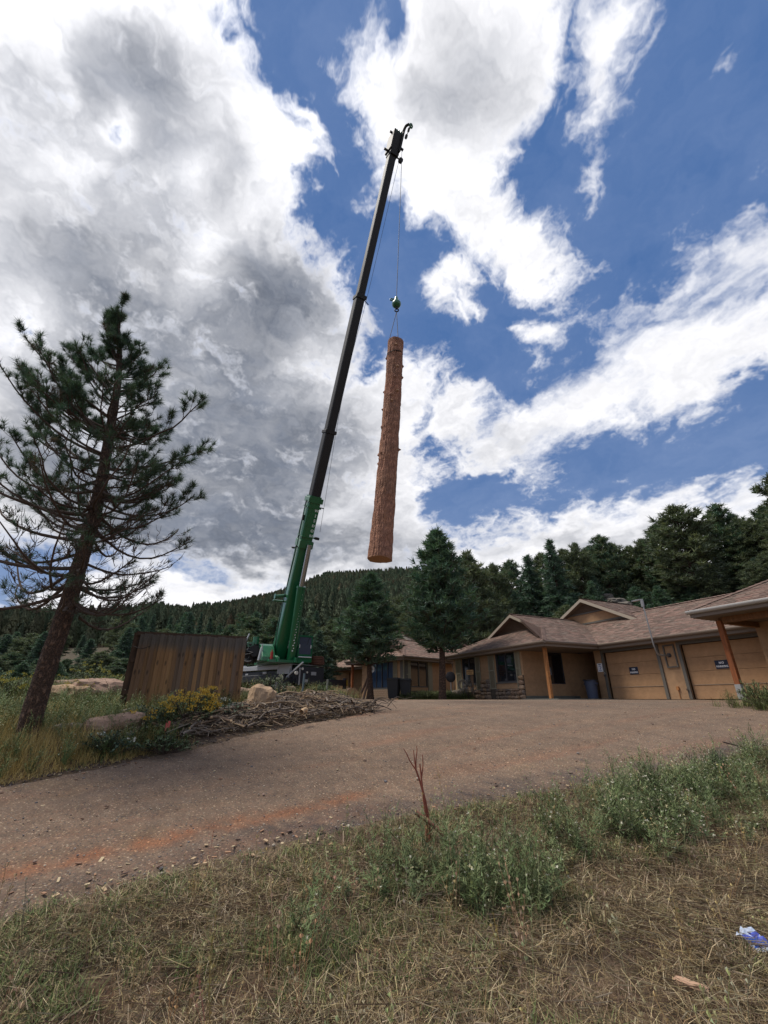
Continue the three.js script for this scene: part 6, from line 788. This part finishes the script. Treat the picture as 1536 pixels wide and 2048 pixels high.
function mass(name, label, category, geos, mat, spots) {      // spots: [x, Z, lift, turn, sx, sy, r, g, b, tilt]
  const g = new THREE.Group(); g.name = numbered(name); g.userData.kind = 'stuff'; tag(g, label, category); const per = geos.map(() => []); spots.forEach((s, i) => per[i % geos.length].push(s));
  const m = new THREE.Matrix4(), e = new THREE.Euler(), q = new THREE.Quaternion(), c = new THREE.Color();
  per.forEach((list, k) => { if (!list.length) return; const im = new THREE.InstancedMesh(geos[k], mat, list.length); im.name = numbered(name + '_part'); im.userData.kind = 'stuff'; im.castShadow = im.receiveShadow = true; list.forEach((s, i) => { e.set(s[9] || 0, s[3], (s[9] || 0) * 0.6); q.setFromEuler(e); m.compose(new THREE.Vector3(s[0], H(s[0], -s[1]) + s[2], -s[1]), q, new THREE.Vector3(s[4], s[5], s[4])); im.setMatrixAt(i, m); im.setColorAt(i, c.setRGB(s[6], s[7], s[8])); }); g.add(im); });
  scene.add(g); return g;
}
const STRAW = [[.35, .27, .15], [.44, .36, .21], [.26, .19, .11], [.19, .13, .085], [.47, .41, .27]], GRASS = [[.10, .145, .038], [.12, .165, .045], [.15, .17, .052], [.085, .12, .036], [.24, .215, .085]], WEED = [[.13, .175, .06], [.11, .15, .052], [.17, .20, .08], [.09, .13, .048]], GOLD = [[.50, .37, .13], [.42, .31, .11], [.56, .44, .18], [.33, .26, .10]];
const leafMat = std({ vertexColors: true, roughness: 0.8, side: THREE.DoubleSide });
{
  const rand = rngOf(2024), R = (a, b) => a + (b - a) * rand();
  const dry = [1, 2, 3].map((s) => blades(new Tris(), 16, 0.15, 0.09, 0.9, 0.0022, STRAW, rngOf(s)).geo()), green = [4, 5, 6].map((s) => blades(new Tris(), 16, 0.13, 0.08, 0.8, 0.0028, GRASS, rngOf(s)).geo());
  const straw = [7, 8, 9].map((s) => { const r = rngOf(s), T = new Tris(); for (let i = 0; i < 14; i++) { const x = (r() - .5) * .3, z = (r() - .5) * .3, a = r() * 6.283, L = .06 + .16 * r(), y = .006 + .035 * r(), w = .0008 + .0009 * r(), dx = Math.cos(a) * L, dz = Math.sin(a) * L, sx = -Math.sin(a) * w, sz = Math.cos(a) * w, c = STRAW[Math.floor(r() * 5)], f = .6 + .6 * r(), e = (r() - .5) * .05; T.quad([x - sx, y, z - sz], [x + sx, y, z + sz], [x + dx + sx, y + e, z + dz + sz], [x + dx - sx, y + e, z + dz - sz], [c[0] * f, c[1] * f, c[2] * f]); T.quad([x, y - w, z], [x, y + w, z], [x + dx, y + e + w, z + dz], [x + dx, y + e - w, z + dz], [c[0] * f, c[1] * f, c[2] * f]); } return T.geo(); });
  // branching grey green weed, with or without its small pale flower heads
  const weed = (s, flowers, tones = WEED, tallness = 1) => { const r = rngOf(s), T = new Tris(), head = (p, k, c) => { for (let i = 0; i < 7; i++) { const a = r() * 6.283, e = r() * 1.5, d = [Math.cos(a) * Math.cos(e) * k, Math.sin(e) * k, Math.sin(a) * Math.cos(e) * k]; T.tri([p[0] - d[2] * .4, p[1], p[2] + d[0] * .4], [p[0] + d[2] * .4, p[1], p[2] - d[0] * .4], [p[0] + d[0], p[1] + d[1], p[2] + d[2]], c); } };
    for (let i = 0; i < 5; i++) { const a = r() * 6.283, ln = .15 + .4 * r(), L = tallness * (.22 + .2 * r()); let p = [0.05 * (r() - .5), 0, 0.05 * (r() - .5)], d = [Math.cos(a) * ln, 1, Math.sin(a) * ln]; const stem = (p, d, L, lev) => { const n = 5; let q = p; const c = tones[Math.floor(r() * tones.length)], f = .7 + .5 * r(), col = [c[0] * f, c[1] * f, c[2] * f]; for (let k = 0; k < n; k++) { const w = .0016 * (1 - .12 * k) * (lev ? .8 : 1.3), np = [q[0] + d[0] * L / n + (r() - .5) * .012, q[1] + d[1] * L / n, q[2] + d[2] * L / n + (r() - .5) * .012]; T.quad([q[0] - w, q[1], q[2]], [q[0] + w, q[1], q[2]], [np[0] + w, np[1], np[2]], [np[0] - w, np[1], np[2]], col); for (let m = 0; m < 2; m++) { const b = r() * 6.283, l = .025 + .03 * r(), e = .2 + .5 * r(), wx = .0035; T.tri([q[0] - Math.sin(b) * wx, q[1], q[2] + Math.cos(b) * wx], [q[0] + Math.sin(b) * wx, q[1], q[2] - Math.cos(b) * wx], [q[0] + Math.cos(b) * l, q[1] + e * l, q[2] + Math.sin(b) * l], col); } if (lev && k > 0 && r() < .75) stem(q, [d[0] + (r() - .5) * 1.3, 0.8, d[2] + (r() - .5) * 1.3], L * .38, 0); q = np; } if (flowers && r() < flowers) head(q, .012 + .008 * r(), r() < .6 ? [.50, .48, .37] : [.42, .38, .21]); }; stem(p, d, L, 1); } return T.geo(); };
  const weedG = [11, 12, 13].map((s) => weed(s, 0.10)), weedF = [14, 15, 16].map((s) => weed(s, 0.75));
  const PATCH = [[.45, 4.45, .95, 1.0], [1.0, 4.15, .55, .7], [2.3, 5.1, .8, .9], [4.3, 6.5, 1.7, 1.0], [3.2, 6.2, .8, .8], [5.8, 7.4, 1.2, 1.0], [-.6, 3.45, .5, .55], [-1.9, 3.25, .5, .8], [.0, 4.7, .4, .6], [5.0, 5.9, .9, .7], [-1.2, 3.35, .6, .6], [-.25, 3.5, .6, .7], [-2.2, 3.6, .5, .5], [.9, 3.0, .4, .45], [-.9, 4.5, .35, .4], [2.6, 3.2, .4, .4]];
  const CLUMP = [[.45, 4.4, .95, 1.1], [1.0, 4.15, .5, .7], [1.55, 4.75, .55, .7], [2.3, 5.1, .85, 1.0], [2.9, 5.6, .9, .9], [-.75, 3.75, .4, .5], [1.9, 3.3, .3, .5], [4.3, 6.5, 1.7, 1.0], [3.2, 6.2, .8, .7], [5.8, 7.4, 1.3, 1.0], [5.0, 5.9, .8, .6], [-.3, 3.5, .35, .5]];
  const clumped = (x, Z) => { let s = 0; for (const [a, b, r, k] of CLUMP) { const d = Math.hypot(x - a, (Z - b) * 1.5) / r; s += k * Math.exp(-d * d * 1.4); } return clamp(s * (0.85 + 0.8 * fbm(x * 2.1 + 4, Z * 2.1, 3))); };
  const lush = (x, Z) => { let s = 0; for (const [a, b, r, k] of PATCH) { const d = Math.hypot(x - a, (Z - b) * 1.5) / r; s += k * Math.exp(-d * d * 1.4); } return clamp(s * (0.8 + 0.9 * fbm(x * 2.1, Z * 2.1, 3))); };
  const onVerge = (x, Z) => { const r = roadIn(x, Z); return r < 0.1 * n2(x * 5, Z * 5) && !leftSide(x, Z) && Math.abs(x) < Z * 0.98 + 0.5 ? r : null; };
  const each = (n, fn, x0 = -4.2, x1 = 11, z0 = 2.1, z1 = 11) => { const out = []; for (let i = 0; i < n; i++) { const Z = z0 + (z1 - z0) * Math.pow(rand(), 1.35), x = lerp(Math.max(x0, -Z - .4), Math.min(x1, Z + .4), rand()), r = onVerge(x, Z); if (r === null) continue; const s = fn(x, Z, r); if (s) out.push(s); } return out; };
  const bare = (x, Z) => sstep(-0.02, 0.3, fbm(x * 1.1 + 11, Z * 1.1 + 2, 3));
  const tone = () => R(.72, 1.2);
  mass('straw_litter', 'cut dry straw strewn over the foreground verge', 'straw', straw, leafMat, each(19000, (x, Z, r) => { const g = fbm(x * 1.3 + 50, Z * 1.3, 3), f = tone() * (.8 + .45 * g); return rand() < sstep(0.02, -0.5, r) * (1 - 0.75 * bare(x, Z)) * (.55 + .8 * clamp(.5 + g)) ? [x, Z, 0.0, R(0, 6.28), R(.7, 1.3), R(.6, 1.6), f, f * R(.88, 1), f * R(.75, 1), R(-.25, .25)] : null; }));
  mass('dry_grass', 'dry straw coloured grass on the foreground verge', 'grass', dry, leafMat, each(20000, (x, Z, r) => { const l = lush(x, Z), f = tone(), k = 0.5 + 0.5 * fbm(x * .9 + 30, Z * .9, 3); return rand() < (0.3 + 0.7 * k) * (1 - .6 * bare(x, Z)) * sstep(0.05, -0.4, r) * (1 - .5 * l) ? [x, Z, 0, R(0, 6.28), R(.8, 1.4), R(.5, 1.25) * (1 + .5 * sstep(3, 6, x)), f, f * R(.86, 1), f * R(.7, 1), R(-.3, .3)] : null; }));
  mass('green_grass', 'short green grass tufts on the foreground verge', 'grass', green, leafMat, each(24000, (x, Z, r) => { const l = lush(x, Z), f = tone(), e = sstep(-.9, -.25, r) * .45; return rand() < 0.05 + .22 * clamp(fbm(x * 1.5 + 70, Z * 1.5, 3) * 2) + .75 * l + e * .8 - .3 * bare(x, Z) ? [x, Z, 0, R(0, 6.28), R(.8, 1.4), R(.5, 1.15) * (1 + .5 * l), f, f, f, R(-.3, .3)] : null; }));
  mass('roadside_weeds', 'grey green feathery weeds in the verge', 'weeds', weedG, leafMat, each(16000, (x, Z, r) => { const l = clumped(x, Z), f = tone(); return r < -.12 && !(x / Z > .06 && x / Z < .2 && Z > 4.62) && !(Math.abs(x / Z - .80) < .05 && Z > 5.4 && Z < 7.4) && rand() < Math.pow(l, 2) * .24 - .01 ? [x, Z, 0, R(0, 6.28), R(.8, 1.35), R(.45, 1.5), f, f, f, R(-.25, .25)] : null; }));
  mass('flowering_weeds', 'weeds with small pale flower heads in the verge', 'weeds', weedF, leafMat, each(9000, (x, Z, r) => { const l = clumped(x, Z), f = tone(), w = sstep(0, 3, x) * .5; return r < -.15 && !(x / Z > .06 && x / Z < .2 && Z > 4.62) && !(Math.abs(x / Z - .80) < .05 && Z > 5.4 && Z < 7.4) && rand() < (l * .22 + w * l) * l * .32 - .012 ? [x, Z, 0, R(0, 6.28), R(.8, 1.25), R(.6, 1.3), f, f, f, R(-.25, .25)] : null; }));
  const stalk = [21, 22, 23].map((s) => { const r = rngOf(s), T = new Tris(); for (let i = 0; i < 3; i++) { const a = r() * 6.283, L = .25 + .2 * r(), ln = .1 + .35 * r(), w = .0012, c = [.40, .31, .17]; let p = [(r() - .5) * .04, 0, (r() - .5) * .04]; for (let k = 1; k <= 5; k++) { const t = k / 5, q = [p[0] + Math.cos(a) * ln * L / 5 * t, L * t, p[2] + Math.sin(a) * ln * L / 5 * t]; T.quad([p[0] - w, p[1], p[2]], [p[0] + w, p[1], p[2]], [q[0] + w, q[1], q[2]], [q[0] - w, q[1], q[2]], c); T.quad([p[0], p[1], p[2] - w], [p[0], p[1], p[2] + w], [q[0], q[1], q[2] + w], [q[0], q[1], q[2] - w], c); if (k > 3) for (let m = 0; m < 4; m++) { const b = r() * 6.283, d = .012; T.tri(q, [q[0] + Math.cos(b) * d, q[1] + .012, q[2] + Math.sin(b) * d], [q[0] + Math.cos(b + .5) * d * .6, q[1] + .022, q[2] + Math.sin(b + .5) * d * .6], [.50, .42, .24]); } p = q; } } return T.geo(); });
  mass('dry_stalks', 'thin dead seed stalks standing in the verge', 'dry stalks', stalk, leafMat, each(1500, (x, Z, r) => r < -.2 && rand() < .35 ? [x, Z, 0, R(0, 6.28), R(.8, 1.2), R(.5, 1.25), R(.7, 1.15), R(.7, 1.05), R(.6, 1), R(-.25, .25)] : null));
  // the left bank
  const bank = (n, fn, x0 = -13, x1 = -0.9, z0 = 5.2, z1 = 19) => { const out = []; for (let i = 0; i < n; i++) { const x = R(x0, x1), Z = R(z0, z1); if (x > -6.5 && Z > 12.4 && rand() < .93) continue; if (!leftSide(x, Z) || roadIn(x, Z) > 0.0 + 0.08 * n2(x * 5, Z * 5) || x < -Z * .98 - .5) continue; const s = fn(x, Z, roadIn(x, Z)); if (s) out.push(s); } return out; };
  const inPile = (x, Z) => { const t = ((x + 3.75) * 3.55 + (Z - 8.95) * 3.55) / (3.55 * 3.55 * 2), d = (-(x + 3.75) + (Z - 8.95)) * .707; return t > .02 && t < 1.05 && d > -.3 && d < 1.4; };
  const goldTall = [31, 32, 33].map((s) => blades(new Tris(), 18, 0.42, 0.12, 0.42, 0.0032, GOLD, rngOf(s), 3).geo()), greenTall = [34, 35, 36].map((s) => blades(new Tris(), 16, 0.30, 0.11, 0.6, 0.0045, GRASS, rngOf(s), 3).geo());
  mass('yellow_grass', 'tall yellow dry grass along the left bank', 'grass', goldTall, leafMat, bank(16000, (x, Z, r) => { const k = 1.2 * sstep(-2.6, -4.6, x) * sstep(9.5, 6.5, Z) + .25 + .3 * fbm(x * .8, Z * .8, 3), f = tone(); return !inPile(x, Z) && rand() < k ? [x, Z, 0, R(0, 6.28), R(.8, 1.3), R(.55, 1.1) * sstep(0.1, -0.7, r) + .12, f, f * .97, f * .9, R(-.15, .15)] : null; }));
  mass('bank_grass', 'green grass and weeds on the left bank', 'grass', greenTall, leafMat, bank(15000, (x, Z, r) => { const k = .4 + .5 * fbm(x * .9 + 7, Z * .9, 3) + .25 * sstep(-5, -3, x) - .35 * sstep(-4, -5, x) * sstep(9, 7, Z), f = tone(); return !inPile(x, Z) && rand() < k ? [x, Z, 0, R(0, 6.28), R(.8, 1.4), R(.5, 1.1) * sstep(0.1, -0.6, r) + .12, f, f, f, R(-.2, .2)] : null; }));
  mass('bank_weeds', 'leafy weeds with white flower heads on the left bank', 'weeds', [...weedF, ...weedG], leafMat, bank(11000, (x, Z, r) => { const k = .3 + .6 * fbm(x * 1.1 + 17, Z * 1.1, 3) + .3 * sstep(-5.5, -4, x) * sstep(11, 8, Z), f = tone(); return !inPile(x, Z) && r < -.1 && rand() < k ? [x, Z, 0, R(0, 6.28), R(.9, 1.4), R(.8, 1.4), f * .9, f, f * .85, R(-.2, .2)] : null; }));
  // meadow and scrub that run back to the trees, plants at the house fronts
  const scrub = [41, 42, 43].map((s) => blades(new Tris(), 60, 0.7, 0.55, 0.55, 0.018, [...GRASS, ...WEED, [.20, .17, .07]], rngOf(s), 2).geo());
  mass('meadow_scrub', 'low green and brown scrub between the fence and the trees', 'scrub', scrub, leafMat, (() => { const o = []; for (let i = 0; i < 9000; i++) { const Z = R(12, 46), x = R(-46, 4); if (x < -Z * 1.02 - 1 || roadIn(x, Z) > -.4) continue; if (Z < 20 && x > -5) continue; if (x > -15 && Z > 17 && Z < 40) continue; const f = tone(), d = fbm(x * .2, Z * .2, 3); if (rand() < .55 + .6 * d) o.push([x, Z, 0, R(0, 6.28), R(.7, 1.4), R(.5, 1.15), f * (1 + .3 * d), f, f * .9]); } return o; })());
  mass('house_front_weeds', 'grass and weeds growing along the house fronts', 'weeds', [...greenTall, ...weedG], leafMat, (() => { const o = []; for (let i = 0; i < 2600; i++) { const p = rand() < .5 ? onHouse(R(-8.8, -5.9), 0, R(3.75, 4.6)) : rand() < .75 ? atZ(R(800, 945), 1390, R(25.2, 27)) : onHouse(R(7.6, 12), 0, R(2.6, 5)); const f = tone(); o.push([p.x, -p.z, 0.02, R(0, 6.28), R(1, 1.8), R(.6, 1.3), f, f * .95, f * .8]); } return o; })());
  // loose stones on the track, chips and clods along its edges
  const pebble = [0, 1, 2].map((s) => rockGeo(1, .7, .9, s + 50, .25, 0)), pm = std({ vertexColors: false, roughness: 1, color: 0xffffff });
  mass('loose_stones', 'loose stones scattered over the dirt track', 'stones', pebble, pm, (() => { const o = []; for (let i = 0; i < 26000; i++) { const Z = 3.6 + 11 * Math.pow(rand(), 1.2), x = R(-Z, Z); const r = roadIn(x, Z); if (r < -.15 || rand() < .35) continue; const s = .004 + .012 * Math.pow(rand(), 4) + (rand() < .01 ? .02 : 0), e = sstep(.8, 0, r); if (rand() > .55 + .45 * e) continue; const c = [[.30, .25, .20], [.22, .19, .17], [.36, .31, .24], [.26, .18, .14], [.15, .14, .14]][Math.floor(rand() * 5)], f = R(.7, 1.2); o.push([x, Z, .012 + s * .2, R(0, 6.28), s * 1.6, s * 1.4, c[0] * f, c[1] * f, c[2] * f, R(-.4, .4)]); } return o; })());
  const chip = [0, 1].map((s) => box(1, .16, .34 + .2 * s, 0, 0, 0));
  mass('bark_chips', 'bark and wood chips littering the track and its edge', 'wood chips', chip, pm, (() => { const o = []; for (let i = 0; i < 9000; i++) { const Z = 3.4 + 9 * rand(), x = R(-Z, Z), r = roadIn(x, Z); const e = Math.exp(-Math.pow((r - .1) / .35, 2)) * (leftSide(x, Z) ? .5 : 1) * sstep(5, 0, x) + .05 * (r > 0) + .10 * (r < -.2); if (rand() > e * .75) continue; const s = R(.012, .055), c = [[.30, .17, .10], [.42, .30, .18], [.20, .11, .07], [.46, .36, .22], [.14, .09, .07]][Math.floor(rand() * 5)]; o.push([x, Z, .016 + s * .1, R(0, 6.28), s, s, ...c, R(-.3, .3)]); } return o; })());
  mass('dirt_clods', 'dark crumbled soil along the far edge of the track', 'soil', pebble, pm, (() => { const o = []; for (let i = 0; i < 14000; i++) { const x = R(-8, -1.2), Z = R(4.5, 12), r = roadIn(x, Z); if (!leftSide(x, Z) || Math.abs(r + .08) > .22 * rand() + .05) continue; const s = R(.012, .06), f = R(.5, 1.1); o.push([x, Z, 0, R(0, 6.28), s, s * .7, .11 * f, .08 * f, .062 * f]); } return o; })());
}
// ---------------------------------------------------------------- shrubs, each a plant of its own
function shrub(name, label, px0, py, Z, w, h, leaf, flower, seed, group, dense = 1, spiky = false) {
  const r = rngOf(seed), p = ground(px0, py, Z), o = thing(name, label, 'shrub', [p.x, p.y - 0.03, p.z], r() * 6.28, group), T = new Tris(), F = new Tris(), S = [];
  const n = Math.round(70 * dense);
  for (let i = 0; i < n; i++) {
    const a = r() * 6.283, k = Math.sqrt(r()), tx = Math.cos(a) * w * .5 * k, tz = Math.sin(a) * w * .5 * k, ty = h * (0.55 + 0.5 * r()) * Math.sqrt(Math.max(.15, 1 - k * k * .75)), tip = new THREE.Vector3(tx, ty, tz), mid = new THREE.Vector3(tx * .45, ty * .55, tz * .45);
    if (i % 2 === 0) S.push(tube([new THREE.Vector3(tx * .08, 0, tz * .08), mid, tip], 0.006, 4, 3));
    for (let j = 0; j < 16; j++) { const q = .25 + .75 * r(), b = mid.clone().lerp(tip, q), c = leaf[Math.floor(r() * leaf.length)], f = .65 + .6 * r(), az = r() * 6.283, el = spiky ? .6 + .7 * r() : -.2 + 1.2 * r(), L = (spiky ? .10 : .055) * (.7 + .7 * r()) * (h > 1 ? 1.4 : 1), lw = (spiky ? .008 : .014) * (h > 1 ? 1.4 : 1); const d = [Math.cos(az) * Math.cos(el), Math.sin(el), Math.sin(az) * Math.cos(el)], s = [-Math.sin(az) * lw, 0, Math.cos(az) * lw], m = [b.x + d[0] * L * .5, b.y + d[1] * L * .5, b.z + d[2] * L * .5], e = [b.x + d[0] * L, b.y + d[1] * L - L * .1, b.z + d[2] * L], col = [c[0] * f, c[1] * f, c[2] * f]; T.tri([b.x, b.y, b.z], [m[0] - s[0], m[1], m[2] - s[2]], [m[0] + s[0], m[1], m[2] + s[2]], col); T.tri([m[0] - s[0], m[1], m[2] - s[2]], e, [m[0] + s[0], m[1], m[2] + s[2]], col); }
    if (flower && ty > h * .45 && r() < flower.k) for (let j = 0; j < 16; j++) { const b = [tip.x + (r() - .5) * .11, tip.y + (r() - .2) * .06, tip.z + (r() - .5) * .11], c = flower.tones[Math.floor(r() * flower.tones.length)], f = .8 + .4 * r(), s = .012 + .008 * r(), a1 = r() * 6.28; T === F || F.tri([b[0] - Math.cos(a1) * s, b[1], b[2] - Math.sin(a1) * s], [b[0] + Math.cos(a1) * s, b[1], b[2] + Math.sin(a1) * s], [b[0] + (r() - .5) * s, b[1] + s * 1.5, b[2] + (r() - .5) * s], [c[0] * f, c[1] * f, c[2] * f]); }
  }
  part('stems', S, limbMat, o); part('leaves', T.geo(), leafMat, o); if (F.p.length) part('flowers', F.geo(), leafMat, o); return o;
}
{
  const LEAF = [[.075, .115, .045], [.095, .135, .05], [.06, .095, .04]], BLUE = [[.075, .115, .07], [.06, .10, .06]], YEL = { k: .9, tones: [[.50, .32, .03], [.44, .26, .025], [.56, .38, .06]] }, DIM = { k: .7, tones: [[.38, .33, .05], [.44, .36, .06]] };
  shrub('flowering_bush', 'bush with bright yellow flowers before the middle of the fence', 372, 1462, 10.0, 1.15, 0.78, LEAF, YEL, 1, 'yellow flowering bushes', 1.2);
  shrub('flowering_bush', 'smaller yellow topped bush right of the bright one, before the fence', 408, 1448, 10.7, 0.6, 0.72, LEAF, YEL, 2, 'yellow flowering bushes', .7);
  shrub('green_bush', 'dark green leafy bush at the lower left corner of the fence', 292, 1462, 9.7, 1.2, 0.5, BLUE, { k: .12, tones: YEL.tones }, 3, 'green bushes by the fence', 1.3);
  shrub('flowering_bush', 'low mound with yellow flowers on the pale rocks', 152, 1408, 12.4, 1.1, 0.62, LEAF, DIM, 4, 'yellow flowering bushes', 1.1);
  shrub('flowering_bush', 'tall loose yellow green bush behind the rock row', 172, 1386, 16.5, 2.2, 1.1, LEAF, DIM, 5, 'yellow flowering bushes', 1.3); shrub('flowering_bush', 'yellow mound at the left edge behind the pine trunk', 12, 1412, 12.2, 1.7, 0.85, LEAF, DIM, 6, 'yellow flowering bushes', 1.2);
  shrub('green_bush', 'leafy green weed bush before the crane deck, right of the fence', 540, 1384, 16.0, 1.6, 0.75, LEAF, { k: .1, tones: [[.5, .5, .35]] }, 7, 'green bushes by the crane', 1.2); shrub('green_bush', 'green weed clump at the right of the pointed boulder', 560, 1412, 13.2, 0.7, 0.6, BLUE, null, 8, 'green bushes by the crane', .9); shrub('green_bush', 'small green weed at the top of the brush pile below the crane tail', 640, 1382, 14.4, 0.7, 0.36, LEAF, null, 9, 'green bushes by the crane', .6);
  shrub('green_bush', 'low weed clump at the right foot of the fence', 455, 1438, 10.8, 1.1, 0.42, BLUE, { k: .03, tones: [[.5, .5, .42]] }, 10, 'green bushes by the fence', 1); shrub('green_bush', 'wide low green weeds along the track below the fence', 330, 1508, 8.6, 1.1, 0.34, LEAF, null, 11, 'green bushes by the fence', 1.1); shrub('green_bush', 'white dotted green weeds right of the thin grey slab', 215, 1512, 8.3, 1.0, 0.42, BLUE, { k: .06, tones: [[.5, .5, .42]] }, 12, 'green bushes by the fence', 1);
  shrub('leafy_shrub', 'pale green spiky shrub before the right garage door', 1518, 1396, 13.2, 1.15, 0.82, [[.11, .145, .05], [.14, .165, .06], [.09, .12, .045]], null, 13, null, 1.1, true);
  shrub('dead_shrub', 'grey dead shrub at the corner of the near house', 938, 1388, 25.3, 0.8, 1.15, [[.20, .19, .17], [.26, .25, .22], [.15, .14, .12]], null, 14, null, .5, true);
  shrub('green_bush', 'green bush against the far house wall under the round dish', 900, 1390, 25.8, 1.6, 0.6, LEAF, null, 15, 'bushes at the far house', .9); shrub('green_bush', 'grassy green bush right of the black bins', 845, 1391, 25.4, 1.8, 0.5, [[.16, .17, .06], [.11, .13, .05]], null, 16, 'bushes at the far house', .9, true);
}

renderer.render(scene, camera);
